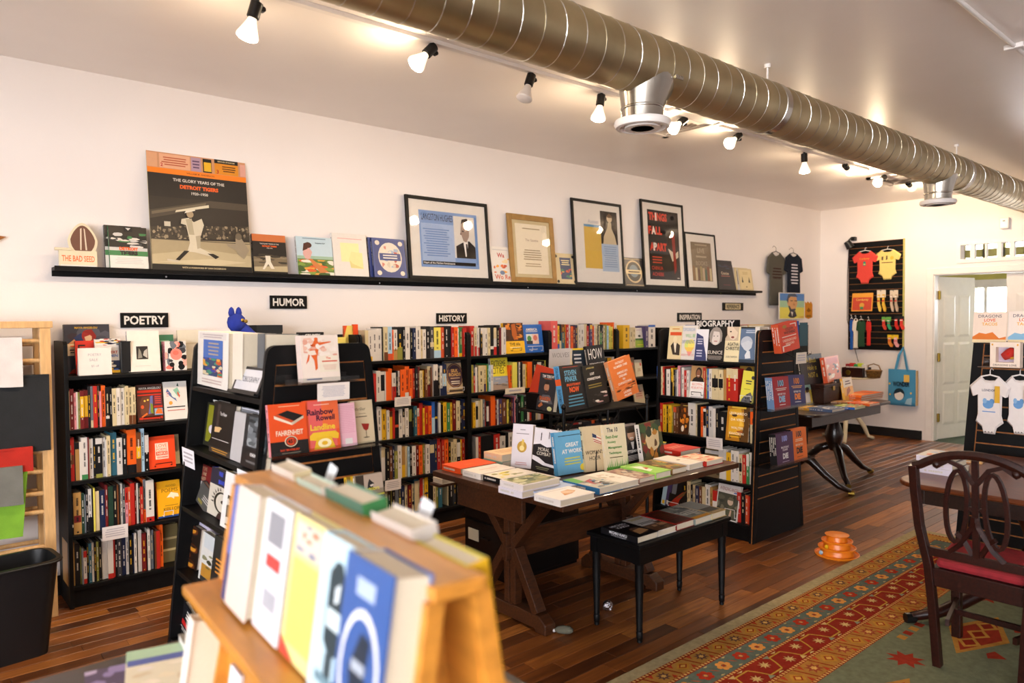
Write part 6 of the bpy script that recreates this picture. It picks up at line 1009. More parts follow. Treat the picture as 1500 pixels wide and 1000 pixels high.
faceZ('pale book with a misty forest at the back of the rack', (803, 561), (834, 563), 513.5, RB, group=GR, c='C8C2BE', spine='h', t=.03, tilt=R(-4), design=[('t', 'WOLVES', .55, .8, .14, '7A7470', .8, 0, -.005), ('g', .3, .1, .98, .45, ['8A8468', 'A8A494', '6A6650', 'C0BCB0'], 47, 22)])
faceZ('yellow-edged dark blue book with white script on the rack riser', (840, 561), (866, 559), 511, RB, group=GR, c='E8C62A', spine='y', t=.03, design=[('r', .06, .04, .9, .95, '2E3A48'), ('l', .16, .3, .6, .86, 5, 'E0E0E0')])
faceZ('black book with tall white capitals at the back of the rack', (866, 560.5), (891, 558), 508.5, RB, group=GR, c='17171A', t=.03, tilt=R(-3), design=[('t', 'HOW', .48, .76, .3, 'F4F0EC', .8, 0, 0), ('t', 'DEMOCRACIES', .5, .46, .09, 'F4F0EC', .86, 0, .01)])
for i, (x_, w_, c_, lb, dz) in enumerate(((.06, .2, 'k', 'black book lettered in white low on the wire rack', .2), (.3, .16, 'x', 'charcoal book low on the wire rack, second from left', .19), (.47, .16, 'k', 'black and red book in the middle of the low rack shelf', .2), (.64, .2, 'w', 'white book with fine print at the right of the low rack shelf', .15))):
    fbook(lb, (RX0+x_, RY0+.05, .597), w_, dz, .03, lean=R(8), group=GR, c=c_, design=[('l', .1, .6, .8, .9, 3, 'C0483A' if i == 2 else ('k' if c_ == 'w' else 'w')), ('r', 0, 0, .1, .3, 'r')])
for i in range(2): fbook(['lower', 'upper'][i]+' cream book lying at the left of the low rack shelf', (RX0+.03, RY0+.25, .597+i*.031), .2, .16, .03, flat=True, c='c', group=GR)
# ---- cat toys
A = onZ(890, 894, 0); t = thing('crinkle_ball', 'small crumpled foil ball under the bench', 'toy', (A.x, A.y, .0)); b = MB(); rr = random.Random(4)
b.lathe([(.004, .0), (.016, .003), (.026, .013), (.029, .027), (.025, .041), (.014, .051), (.003, .055)], 14); b.v = [(x*rr.uniform(.86, 1.1), y*rr.uniform(.86, 1.1), z) for x, y, z in b.v]; b.build('ball', 'foil', t)
A = onZ(823, 928, 0); t = thing('toy_mouse', 'grey toy mouse with a white nose on the floor by the table foot', 'toy', (A.x, A.y, 0), (0, 0, R(-48)))
b = MB(); b.tube([(-.035, 0, .018), (-.02, 0, .02), (.01, 0, .022), (.04, 0, .02), (.055, 0, .018)], [.006, .016, .021, .018, .008], 12); b.build('body', 'fur', t, smooth=True); b = MB(); b.tube([(-.066, 0, .008), (-.034, 0, .017)], [.003, .009], 8); b.build('nose', 'white_plastic', t, smooth=True)
A = onZ(1226, 812, 0); t = thing('track_tower_toy', 'orange three-tier ball track cat toy on the floor', 'toy', (A.x, A.y, 0))
for i, (r_, z_) in enumerate(((.132, 0), (.112, .043), (.092, .086))):
    b = MB(); b.lathe([(r_-.03, z_), (r_, z_), (r_+.004, z_+.012), (r_-.002, z_+.014), (r_-.006, z_+.006), (r_-.028, z_+.006), (r_-.034, z_+.04), (r_-.05, z_+.043)], 36); b.build('track_ring', 'orange_plastic', t, smooth='auto')
b = MB(); b.lathe([(.042, .126), (.07, .128), (.074, .134), (.03, .138), (.004, .139)], 32); b.build('top_cap', 'orange_plastic', t, smooth='auto')
for a, r_, z_, c_ in ((R(150), .115, .022, 'i'), (R(165), .096, .065, 'y')):
    b = MB(); b.lathe([(.002, -.014), (.009, -.011), (.0135, 0), (.009, .011), (.002, .014)], 12, c_, at=(r_*math.cos(a), r_*math.sin(a), z_)); b.build('ball', 'cloth', t, smooth=True)
# ================================================================== RUG
RX0_, RX1_, RY0_, RY1_ = 1.5, 5.605, -1.0, 2.033
t = thing('rug', 'large patterned wool rug with red, gold and grey-green borders', 'rug', (RX0_, RY0_, 0))
MB().box(RX0_, RY0_, .001, RX1_, RY1_, .009, 'B0A27E').build('body', 'rugcloth', t, world=True)
def flatprint(mb, pts, c, k): mb.poly([(x, y, .0092+.00025*k) for x, y in pts], c)
p = MB(); k = 1
rings = [(0, 'AE9E78'), (.064, '8E2A1A'), (.086, 'B5843E'), (.171, '8E2A1A'), (.191, '5E6A60'), (.300, '8E2A1A'), (.320, '8C2A1C'), (.449, '8E2A1A'), (.467, 'B07C38'), (.572, '8E2A1A'), (.590, '74785F')]
for i, (d, c) in enumerate(rings): flatprint(p, [(RX0_+d, RY0_+d), (RX1_-d, RY0_+d), (RX1_-d, RY1_-d), (RX0_+d, RY1_-d)], c, i*.5)
p.build('border_bands', 'rugcloth', t, world=True)
K = 7
def edge_frames():
    """runs along the two visible edges: (function mapping run position and inset to x, y), run length"""
    yield (lambda s, d: (RX0_+s, RY1_-d)), RX1_-RX0_
    yield (lambda s, d: (RX1_-d, RY1_-s)), RY1_-RY0_
p = MB()
for fm, Ln in edge_frames():
    def sh(pts, c, kk=0): flatprint(p, [fm(*q) for q in pts] if fm(1, 0)[0] > fm(0, 0)[0] else [fm(*q) for q in pts], c, K+kk)
    def star(s, d, r1, r2, n, c, kk=0): sh([(s+(r1 if j % 2 == 0 else r2)*math.cos(math.pi*j/n), d+(r1 if j % 2 == 0 else r2)*math.sin(math.pi*j/n)*.9) for j in range(2*n)], c, kk)
    def inside(s, d): return d+.0 < s < Ln-d
    # dotted guard lines
    for d in (.075, .181, .310, .458, .581):
        s = d
        while s < Ln-d: sh([(s, d-.0065), (s+.012, d-.0065), (s+.014, d+.0065), (s+.002, d+.0065)], 'D8A860'); s += .0215
    s = .3; j = 0
    while s < Ln-.3:
        # gold bands: lozenge or star, with slanting red bars
        for d, w in ((.1285, .04), (.52, .05)):
            if inside(s, d+.06):
                if j % 2: star(s, d, w*.95, w*.5, 8, '6A4A3E' if d < .2 else '9A4A30', 0); star(s, d, w*.4, w*.25, 6, 'E0B060', 1)
                else: sh([(s-.045, d), (s, d-w*.85), (s+.045, d), (s, d+w*.85)], 'C08A34', 0); sh([(s-.028, d), (s, d-w*.5), (s+.028, d), (s, d+w*.5)], '9A3C22', .5); sh([(s-.018, d), (s, d-w*.3), (s+.018, d), (s, d+w*.3)], 'D8A850', 1)
                sh([(s+.045, d-w), (s+.054, d-w), (s+.085, d+w), (s+.076, d+w)], '8E2A1A', .3)
                for q in (-1, 1): sh([(s+.063+q*.014, d-q*w), (s+.063+q*.042, d-q*w), (s+.063+q*.022, d-q*w*.3)], 'B8442A', .3)
        # grey-green band: six-petalled flowers joined by leaves
        d = .2455
        if inside(s, d+.08):
            c1, c2 = (('D8944A', '9A3A20') if j % 2 else ('A83420', 'D89A50'))
            for q in range(6): a = q*math.pi/3; cx, cy = s+.026*math.cos(a), d+.024*math.sin(a); sh([(cx+.016*math.cos(b_*math.pi/4), cy+.014*math.sin(b_*math.pi/4)) for b_ in range(8)], c1, .2+q*.05)
            sh([(s+.009*math.cos(b_*math.pi/4), d+.009*math.sin(b_*math.pi/4)) for b_ in range(8)], c2, .8)
            sh([(s+.052, d-.02), (s+.066, d-.008), (s+.086, d+.02), (s+.07, d+.008)], 'B8502E', .2); sh([(s+.05, d-.045), (s+.062, d-.038), (s+.08, d-.046), (s+.062, d-.05)], 'B8A878', .2); sh([(s+.05, d+.045), (s+.062, d+.038), (s+.08, d+.046), (s+.062, d+.05)], 'B8A878', .2)
        # red band: angular gold ribbon with stars and triangles
        d = .3845
        if inside(s, d+.08):
            up_ = 1 if j % 2 else -1
            star(s, d+up_*.022, .034, .014, 8, 'D0B070', .4)
            q = .1375; y1 = d-up_*.0435; y2 = d+up_*.0435
            for (sa, da, sb, db) in ((s-.034, y1, s+.034, y1), (s+.034, y1, s+.06, d-.0), (s+.06, d, s+.078, y2), (s+.078, y2, s+.1035, y2)):
                nx, ny = -(db-da), sb-sa; l_ = math.hypot(nx, ny); nx, ny = nx/l_*.004, ny/l_*.004
                sh([(sa-nx, da-ny), (sb-nx, db-ny), (sb+nx, db+ny), (sa+nx, da+ny)], 'C0963C', .3)
            sh([(s-.022, d-up_*.06), (s+.022, d-up_*.06), (s, d-up_*.05+up_*-.0)], 'C8B878', .2); sh([(s+.046, d+up_*.06), (s+.09, d+up_*.06), (s+.0685, d+up_*.036)], '8A9078' if j % 3 else 'D0B070', .2)
        s += .1375; j += 1
tag(p.build('border_motifs', 'rugcloth', t, world=True), kind='stuff')
p = MB(); rr = random.Random(2)
def fs(pts, c, kk=0): flatprint(p, pts, c, K+kk)
def dia(x, y, a, b, c, kk=0): fs([(x-a, y), (x, y-b), (x+a, y), (x, y+b)], c, kk)
for x, y in ((3.42, 1.28), (2.5, 1.3), (4.5, 1.28)):
    pts = [(x+(.085 if j % 2 == 0 else .045)*math.cos(math.pi*j/8), y+(.085 if j % 2 == 0 else .045)*math.sin(math.pi*j/8)) for j in range(16)]; fs(pts, '9A3422')
for x, y in ((2.95, 1.2), (3.95, 1.15), (2.2, 1.0), (4.9, 1.1)):
    dia(x, y, .3, .13, 'B8823A'); dia(x, y, .25, .1, '9A3422', .2)
    for q in (-1, 0, 1): dia(x+q*.13, y, .07, .05, 'C8903E', .4); dia(x+q*.13, y, .045, .03, '8E2A1A', .6)
    for q in (-.2, .2): fs([(x+q, y-.17), (x+q+.05, y-.11), (x+q, y-.09), (x+q-.05, y-.11)], '9A3422', .2)
for x, y in ((3.62, 1.36), (3.1, .86), (4.3, .8), (2.6, .7)):
    for q in range(4): fs([(x+q*.07, y), (x+q*.07+.045, y), (x+q*.07+.05, y+.04), (x+q*.07+.005, y+.04)], '9A3422' if q % 2 else 'B8823A', .2)
for i in range(7): fs([(3.95+i*.06, .92-i*.02), (4.0+i*.06, .95-i*.02), (3.95+i*.06, .98-i*.02), (3.93+i*.06, .95-i*.02)], '8E2A1A', .2)
fs([(3.72, .5), (4.6, .5), (4.6, .9), (3.72, .9)], 'A08A58'); fs([(3.76, .54), (4.56, .54), (4.56, .86), (3.76, .86)], '5A4A3A', .2); fs([(3.8, .58), (4.52, .58), (4.52, .82), (3.8, .82)], 'A8925E', .4)
p.build('field_motifs', 'rugcloth', t, world=True)['kind'] = 'stuff'

# ================================================================== DINING CHAIR AND TABLE AT RIGHT
CXB = 3.43; cy, hw = 1.005, .232
t = thing('dining_chair', 'dark mahogany chair with pierced oval back and red seat', 'chair', (CXB, cy, .0098)); o = dict(smooth='auto')
for s in (-1, 1):
    b = MB(); b.tube([(.03, s*(hw-.075), 0), (.015, s*(hw-.06), .25), (.0, s*(hw-.045), .45), (-.012, s*(hw-.01), .62), (-.03, s*(hw+.002), .78), (-.045, s*(hw+.004), .888)], .02, 4, sq=(.019, .017)); b.build('back_leg', 'mahogany', t, bevel=.003)
    b = MB(); b.tube([(.42, s*.205, 0), (.425, s*.21, .2), (.43, s*.215, .44)], .02, 4, sq=(.02, .02)); b.build('front_leg', 'mahogany', t, bevel=.003)
    b = MB(); b.tube([(.04, s*.125, .2), (.42, s*.205, .18)], .01, 4, sq=(.014, .008)); b.build('side_stretcher', 'mahogany', t)
b = MB(); b.tube([(.23, -.16, .19), (.23, .16, .19)], .01, 4, sq=(.012, .008)); b.build('cross_stretcher', 'mahogany', t)
b = MB(); pts = []
for i in range(17):
    u = i/16*2-1; y_ = u*(hw+.006); a = abs(u)
    z_ = .885+.0 if a > .93 else .885+(.075*(1-(a/.93)**2.2) if a < .93 else 0)
    pts.append((-.045-.004*(1-a), y_, z_))
b.tube(pts, .02, 6, sq=(.021, .014)); b.build('top_rail', 'mahogany', t, bevel=.002)
b = MB(); b.tube([(-.008, -hw+.02, .515), (-.008, hw-.02, .515)], .01, 4, sq=(.018, .011)); b.build('lower_back_rail', 'mahogany', t, bevel=.002)
def oval(yc, zc, ry, rz_, tilt=0, n=20):
    out = []
    for i in range(n):
        a = 2*math.pi*i/n; y_, z_ = ry*math.cos(a), rz_*math.sin(a); y_, z_ = y_*math.cos(tilt)-z_*math.sin(tilt), y_*math.sin(tilt)+z_*math.cos(tilt)
        zz = zc+z_; out.append((-.01-.035*(zz-.5)/.45, yc+y_, zz))
    return out
for s in (-1, 1):
    b = MB(); b.tube(oval(s*.072, .735, .04, .155, s*.06), .01, 4, sq=(.010, .008), closed=True); b.build('splat_oval', 'mahogany', t)
    b = MB(); b.tube([(-.012, s*.015, .535), (-.02, s*.05, .6), (-.028, s*.072, .62)], .01, 4, sq=(.009, .008)); b.build('splat_foot', 'mahogany', t)
    b = MB(); b.tube([(-.012, s*.1, .53), (-.02, s*.06, .57), (-.028, s*.01, .66), (-.033, s*.005, .7)], .01, 4, sq=(.009, .008)); b.build('splat_scroll', 'mahogany', t)
    b = MB(); b.tube([(-.04, s*.006, .84), (-.042, s*.05, .905), (-.043, s*.1, .925), (-.043, s*.14, .9)], .01, 4, sq=(.009, .009)); b.build('splat_arch', 'mahogany', t)
    b = MB(); b.lathe([(.002, -.02), (.014, -.012), (.018, 0), (.014, .012), (.002, .02)], 10, at=(-.044, s*.145, .905)); b.build('rosette', 'mahogany', t, smooth=True)
b = MB(); b.tube([(-.012, 0, .525), (-.026, 0, .68), (-.04, 0, .86), (-.044, 0, .94)], .01, 4, sq=(.009, .012)); b.build('splat_bar', 'mahogany', t)
b = MB(); b.tube([(-.03, -.035, .735), (-.03, .035, .735)], .01, 4, sq=(.007, .006)); b.build('splat_tie', 'mahogany', t)
b = MB(); b.prism([(0, -.175), (.445, -.235), (.445, .235), (0, .175)], 2, .36, .44); b.build('seat_rail', 'mahogany', t, bevel=.004)
b = MB(); b.prism([(.012, -.165), (.43, -.222), (.43, .222), (.012, .165)], 2, .44, .478); b.build('seat_cushion', 'red_cloth', t, bevel=.018)
# table
TX0, TX1, TY0, TY1, TT = 3.775, 4.93, .1, 1.49, .73
t = thing('dining_table', 'polished mahogany dining table with rounded corners behind the chair', 'table', ((TX0+TX1)/2, (TY0+TY1)/2, 0))
def rrect(x0, x1, y0, y1, r, n=8):
    out = []
    for cx, cy_, a0 in ((x1-r, y0+r, -90), (x1-r, y1-r, 0), (x0+r, y1-r, 90), (x0+r, y0+r, 180)):
        for i in range(n+1): a = R(a0+90*i/n); out.append((cx+r*math.cos(a), cy_+r*math.sin(a)))
    return out
b = MB(); b.prism(rrect(TX0, TX1, TY0, TY1, .14), 2, TT-.026, TT); b.build('top', 'table_top', t, world=True, bevel=.008)
for nm, q in (('apron', (TX0+.1, TY1-.12, TX1-.1, TY1-.1)), ('apron', (TX0+.1, TY0+.1, TX1-.1, TY0+.12)), ('apron', (TX0+.1, TY0+.12, TX0+.12, TY1-.12)), ('apron', (TX1-.12, TY0+.12, TX1-.1, TY1-.12))):
    MB().box(q[0], q[1], TT-.115, q[2], q[3], TT-.026).build(nm, 'dark_oak', t, world=True, bevel=.002)
pc = ((TX0+TX1)/2-.02, 1.02); LZ_ = .0115
b = MB(); b.lathe([(.05, .16), (.075, .2), (.085, .27), (.06, .34), (.04, .4), (.05, .46), (.075, .52), (.07, .6), (.1, .615), (.1, .635)], 20, at=(pc[0], pc[1], 0)); b.build('pedestal', 'mahogany', t, world=True, smooth='auto')
MB().box(pc[0]-.3, pc[1]-.3, TT-.115, pc[0]+.3, pc[1]+.3, TT-.09).build('pedestal_block', 'dark_oak', t, world=True)
for a in (140, 20, 260):
    d = Vector((math.cos(R(a)), math.sin(R(a)), 0)); b = MB()
    b.tube([Vector((pc[0], pc[1], .2))+d*.04, Vector((pc[0], pc[1], .2))+d*.2, Vector((pc[0], pc[1], .11))+d*.36, Vector((pc[0], pc[1], .06))+d*.48, Vector((pc[0], pc[1], .04))+d*.62], [.04, .042, .034, .027, .022], 8); b.build('splayed_leg', 'mahogany', t, world=True, smooth=True)
    b = MB(); e = Vector((pc[0], pc[1], .0345))+d*.62; b.tube([e-d*.02, e+d*.03], .024, 8); b.build('foot_cap', 'black_metal', t, world=True)
A = onZ(1349, 692, TT); zz = TT
for i, (w_, d_, t_, c_) in enumerate(((.22, .16, .03, 'f'), (.22, .16, .03, 'w'), (.225, .165, .028, 'f'))):
    fbook(['lowest', 'middle', 'topmost'][i]+' white-edged book of the stack on the dining table', (A.x+.002*i, A.y-.15+.004*i, zz), w_, d_, t_, flat=True, group='stack of books on the dining table', c=c_, spine='E4DEEC', back='x', rz=R(-2+2*i), design=[('g', .05, .05, .95, .95, ['E86A2A', 'F0E0D0', 'C83A20', 'B8C8D8', 'F0C890'], 51, 18)] if i == 2 else ()); zz += t_+.0015
B_ = onZ(1425, 676, TT); fbook('colourful picture book lying beside the stack on the dining table', (B_.x-.05, B_.y-.06, TT), .22, .2, .014, flat=True, c='D8A868', design=[('g', .05, .05, .95, .95, ['E8862A', 'F0E4D0', 'C85A30', 'E8C890'], 52, 18)], rz=R(8))

# ================================================================== RIGHT-HAND SLATTED DISPLAY WITH BABY CLOTHES
SX = 5.12; yl_t, yl_b = onX(1426, 502, SX).y, onX(1411, 664, SX).y; HS = onX(1426, 502, SX).z
slope = (yl_b-yl_t)/(HS-.68); yl = lambda z: yl_t+slope*(HS-z); WT = .62; yr = lambda z: yl_t-WT-slope*(HS-z)
t = thing('slat_stand', 'tapering black slatted stand hung with white baby bodysuits', 'display stand', (SX, yl(0), .0098)); zb_ = .0098; ow = dict(world=True)
b = MB(); b.prism([(yl(0)-.004, zb_), (yl(HS)-.004, HS-.004), (yr(HS)+.004, HS-.004), (yr(0)+.004, zb_)][::-1], 0, SX+.006, SX+.016); b.build('core', 'mdf', t, **ow)
b = MB(); b.prism([(yl(0), zb_), (yl(HS), HS), (yr(HS), HS), (yr(0), zb_)][::-1], 0, SX+.016, SX+.5); b.build('body', 'black_wood', t, bevel=.003, **ow)
def yz(a, c, z0, z1, nm):
    b = MB(); b.prism([(a(z0), z0), (a(z1), z1), (c(z1), z1), (c(z0), z0)][::-1], 0, SX, SX+.0062); b.build(nm, 'black_wood', t, **ow)
yz(lambda z: yl(z), lambda z: yl(z)-.055, zb_, HS, 'border'); yz(lambda z: yr(z)+.055, lambda z: yr(z), zb_, HS, 'border')
z = .06
while z < HS-.01:
    z2 = min(z+.0775, HS); yz(lambda q: yl(q)-.063, lambda q: yr(q)+.063, z+.004, z2-.005, 'slat'); z = z2
def upright(label, pl, pr_, ptop, pb, val, z0, **k):
    A, w, h, rz = place(pl, pr_, ptop, pb, 'X', val, k.get('lean', R(6))); 
    if z0 is not None: h += A.z-z0; A.z = z0
    return fbook(label, A, w, h, k.pop('t', .015), rz, **k)
tac = lambda c: [('t', 'DRAGONS', .5, .86, .1, '6A6068', .76, 0, .01), ('t', 'LOVE', .5, .73, .1, 'E0602A', .4, 0, .02), ('t', 'TACOS', .5, .6, .1, 'F0B040', .5, 0, .02), ('p', [(0, 0), (1, 0), (1, .2), (.8, .14), (.6, .34), (.4, .28), (.2, .32), (0, .18)], c), ('r', 0, 0, 1, .1, 'F0D8A8')]
upright('pale picture book on top of the right-hand stand, left of two', 1424, 1473, 457.5, 501, SX+.03, HS, lean=R(8), c='F2DCC8', design=tac('E07A2A'), group='picture books on the right-hand stand')
upright('pale picture book on top of the right-hand stand, right of two', 1476, 1525, 456.5, 501, SX+.05, HS, lean=R(8), c='F4E4D6', design=tac('8ABAD8'), group='picture books on the right-hand stand')
def shelf_bar(label, pl, pr_, py, d=.1):
    A = onX(pl, py, SX-d); B = onX(pr_, py, SX-d); s = thing('clear_shelf', label, 'shelf', (SX, A.y, A.z)); MB().box(-d, -(A.y-B.y), -.004, 0, 0, 0).build('tray', 'acrylic', s); MB().box(-.003, -(A.y-B.y), 0, 0, 0, .05).build('back_lip', 'acrylic', s); b = MB(); b.tube([(-d, 0, 0), (-d, -(A.y-B.y), 0)], .003, 6); b.build('front_edge', 'chrome', s); return A
A = shelf_bar('clear shelf under the boxed toy on the right-hand stand', 1432, 1500, 537)
t2 = thing('boxed_toy', 'window box holding a small red and yellow plush toy', 'toy', (SX-.08, onX(1450, 536, SX-.08).y, A.z+.001), (0, 0, -math.pi/2)); w_ = onX(1450, 536, SX-.08).y-onX(1494, 536, SX-.08).y; h_ = onX(1450, 501, SX-.08).z-A.z
b = MB(); b.box(0, 0, 0, w_, .06, .03, 'F0DCC8'); b.box(0, 0, h_-.03, w_, .06, h_, 'F0DCC8'); b.box(0, 0, .03, .03, .06, h_-.03, 'F0DCC8'); b.box(w_-.03, 0, .03, w_, .06, h_-.03, 'F0DCC8'); b.box(.03, .055, .03, w_-.03, .06, h_-.03, 'D8C8D8'); b.build('box', 'paper', t2)
p = MB(); draw(p, w_, h_, [('t', 'DRAGONS LOVE', .5, .09, .08, '6A5A50', .8), ('e', .08, .9, .03, .04, 'E0A030'), ('e', .92, .9, .03, .04, 'E0A030')]); p.build('lettering', 'print', t2)
b = MB(); b.tube([(w_*.4, .03, .06), (w_*.6, .03, .08), (w_*.75, .03, .11)], [.022, .03, .02], 10, 'C82A1E'); b.tube([(w_*.62, .03, .1), (w_*.7, .025, .05)], [.014, .01], 8, 'E8B030'); b.build('plush', 'cloth', t2, smooth=True)
MB().box(.03, .002, .03, w_-.03, .003, h_-.03).build('window', 'pane', t2)
# ---- garments
def garment(mb, w, h, kind, c, th=.014, c2=None):
    if kind == 'bodysuit': o = [(.5, .92), (.62, .93), (.72, 1), (1.0, .82), (.93, .66), (.80, .70), (.79, .34), (.84, .22), (.68, .13), (.64, .02), (.36, .02), (.32, .13), (.16, .22), (.21, .34), (.20, .70), (.07, .66), (0, .82), (.28, 1), (.38, .93)]
    elif kind == 'shirt': o = [(.5, .93), (.6, .95), (.7, 1), (.93, .9), (1, .62), (.86, .58), (.82, .66), (.84, 0), (.16, 0), (.18, .66), (.14, .58), (0, .62), (.07, .9), (.3, 1), (.4, .95)]
    else: o = [(.3, 1), (.7, 1), (.72, .5), (1, .2), (.9, 0), (.6, .02), (.28, .4)]
    pts = [(x*w, z*h) for x, z in o][::-1]
    n = len(pts); cx, cz = w/2, h/2
    # soft front: rim, raised inner ring, back
    v = [(x, 0, z) for x, z in pts] + [(cx+(x-cx)*.9, -th, cz+(z-cz)*.93) for x, z in pts] + [(cx+(x-cx)*.9, th*.3, cz+(z-cz)*.93) for x, z in pts]
    f = [(i, (i+1) % n, n+(i+1) % n, n+i) for i in range(n)] + [tuple(reversed(range(n, 2*n)))][::-1] + [((i+1) % n, i, 2*n+i, 2*n+(i+1) % n) for i in range(n)] + [tuple(range(2*n, 3*n))]
    f[n] = tuple(range(2*n-1, n-1, -1)); mb.add(v, [tuple(reversed(q)) for q in f], c)
    return th
def hang(label, cat, kind, pl, pr_, ptop, pb, plane, val, c, design=(), hanger='white_plastic', name=None, group=None, hook=.05, yaw=0, tagc=None):
    A, w, h, rz = place(pl, pr_, ptop, pb, plane, val, 0.0)
    t = thing(name or kind, label, cat, A, (0, 0, rz+yaw), group); b = MB(); th = garment(b, w, h, kind, c); g = b.build('fabric', 'cloth', t, smooth='auto')
    if design: p = MB(); draw(p, w, h, design, -th-.0006); p.build('printed_motif', 'cloth', t)
    b = MB(); b.tube([(w*.28, .002, h*.985), (w*.5, .002, h*1.02), (w*.72, .002, h*.985)], .005, 6); b.tube([(w*.5, .002, h*1.02), (w*.5, .002, h*1.02+hook*.5), (w*.5, .03, h*1.02+hook*.8), (w*.5, .06, h*1.02+hook*.5)], .0025, 6); b.build('hanger', hanger, t)
    if kind == 'bodysuit':
        b = MB()
        for x_ in (.42, .5, .58): b.lathe([(.004, 0), (.002, .002)], 8, M=Matrix.Rotation(R(90), 4, 'X'), at=(x_*w, -th-.0005, .06*h))
        b.build('snap', 'chrome', t)
    if tagc: b = MB(); b.box(w*.66, -th-.02, h*.56, w*.78, -th-.018, h*.84, tagc); b.build('price_tag', 'paper', t)
    return t
hang('white baby bodysuit with a small blue drawing, left one on the right-hand stand', 'baby clothes', 'bodysuit', 1419.5, 1480, 549, 634, 'X', SX-.06, 'E4DAD4', [('t', 'LONDON', .5, .76, .04, '5A5A6A', .34), ('e', .48, .52, .13, .07, '6A98C8'), ('e', .57, .57, .06, .05, '6A98C8'), ('e', .4, .58, .05, .045, '8AB0D4'), ('l', .3, .38, .7, .42, 1, '7A9AC8')], tagc='D8A83A', group='white bodysuits')
hang('white baby bodysuit hanging behind the front one at the frame edge', 'baby clothes', 'bodysuit', 1466, 1521, 549, 635, 'X', SX-.025, 'E8DED8', [('e', .48, .52, .13, .07, '6A98C8'), ('e', .57, .57, .06, .05, '6A98C8'), ('e', .4, .58, .05, .045, '8AB0D4')], tagc='E0B040', group='white bodysuits')
# ================================================================== REAR CORNER
# pedestal table with books and boxes
BT = .735
A = onZ(1172, 601, BT); B = onZ(1225, 606, BT); Cc = onZ(1322, 587, BT)
bx0, bx1, by0, by1 = 5.75, Cc.x-.02, 2.86, 3.62
t = thing('pedestal_table', 'dark double-pedestal table with books at the back of the shop', 'table', ((bx0+bx1)/2, (by0+by1)/2, 0))
b = MB(); b.prism(rrect(bx0, bx1, by0, by1, .12), 2, BT-.025, BT); b.build('top', 'dark_oak', t, world=True, bevel=.006)
for q in ((bx0+.12, by0+.09, bx1-.1, by0+.11), (bx0+.12, by1-.11, bx1-.1, by1-.09), (bx1-.12, by0+.11, bx1-.1, by1-.11), (bx0+.12, by0+.11, bx0+.14, by1-.11)): MB().box(q[0], q[1], BT-.12, q[2], q[3], BT-.025).build('apron', 'dark_oak', t, world=True)
for px_ in (bx0+.38, bx1-.44):
    c_ = (px_, (by0+by1)/2)
    b = MB(); b.lathe([(.04, .26), (.06, .3), (.075, .36), (.085, .42), (.06, .5), (.045, .54), (.07, .565), (.06, .58), (.09, .6), (.09, .615)], 20, at=(c_[0], c_[1], 0)); b.build('pedestal', 'dark_oak', t, world=True, smooth='auto')
    for a in (-20, 100, 220) if px_ > 6.5 else (-70, 50, 190):
        d = Vector((math.cos(R(a)), math.sin(R(a)), 0)); P_ = Vector((c_[0], c_[1], 0)); b = MB()
        b.tube([P_+Vector((0, 0, .32))+d*.02, P_+Vector((0, 0, .27))+d*.14, P_+Vector((0, 0, .16))+d*.25, P_+Vector((0, 0, .07))+d*.36, P_+Vector((0, 0, .03))+d*.46], [.035, .04, .033, .026, .02], 8); b.build('splayed_leg', 'dark_oak', t, world=True, smooth=True)
        b = MB(); e = P_+Vector((0, 0, .02))+d*.46; b.tube([e-d*.02, e+d*.03], .02, 8); b.build('foot_cap', 'brass', t, world=True)
GK = 'books on the rear pedestal table'
def bflat(label, px, py, w, d, t_, z0=BT, rz=0, **k): A = onZ(px, py, z0+t_); return fbook(label, (A.x, A.y, z0), w, d, t_, rz=rz, flat=True, group=GK, **k)
bflat('dark patterned book lying at the near corner of the rear pedestal table', 1219, 600, .24, .22, .025, c='5A6A8A', spine='5A6A8A', design=[('g', .05, .05, .95, .95, ['E8E0D8', '2A2A30', '8A9AB0'], 61, 18)])
bflat('blue-spined picture book lying in the middle of the rear pedestal table', 1252, 597, .22, .2, .02, c='8AA04A', spine='b', design=[('g', .05, .05, .95, .95, ['D8603A', 'E8D8A8', '3A5A8A'], 62, 16)])
bflat('orange picture book lying farther along the rear pedestal table', 1274, 592, .22, .2, .02, c='D8602A', design=[('g', .05, .05, .95, .95, ['E8A860', '8A3A2A', 'F0E0C8'], 63, 16)])
bflat('low brown book lying behind the orange ones on the rear table', 1240, 590, .2, .2, .015, c='8A5A3A', design=[('g', .05, .05, .95, .95, ['C8823A', '5A3A5A', 'E0C8A0'], 64, 16)])
bflat('tan book at the left end of the rear pedestal table', 1185, 598, .2, .18, .02, c='C8963A')
zz = BT
for i in range(3):
    A = onZ(1262, 586, BT+.03); fbook(['lowest', 'middle', 'topmost'][i]+' orange book of the long stack on the rear table', (A.x+.12+.01*i, A.y+.06, zz), .5, .2, .018, flat=True, group=GK, c='E8701E' if i != 1 else 'C85A28', design=[('r', .1, .2, .3, .8, 'F0A860'), ('r', .6, .2, .8, .8, 'B84A1E')]); zz += .0195
A = onZ(1201, 594, BT); t = thing('wooden_chest', 'small dark wooden chest on the rear table behind the picture books', 'box', (A.x+.12, A.y+.02, BT)); MB().box(0, 0, 0, .36, .2, .15).build('body', 'mahogany', t, bevel=.004); MB().box(-.005, -.005, .15, .365, .205, .18).build('lid', 'mahogany', t, bevel=.004); MB().box(.16, -.01, .12, .2, -.004, .16).build('clasp', 'brass', t)
def bup(label, bl, br, ptop, z0, **k): return faceZ(label, bl, br, ptop, z0, group=GK, **k)
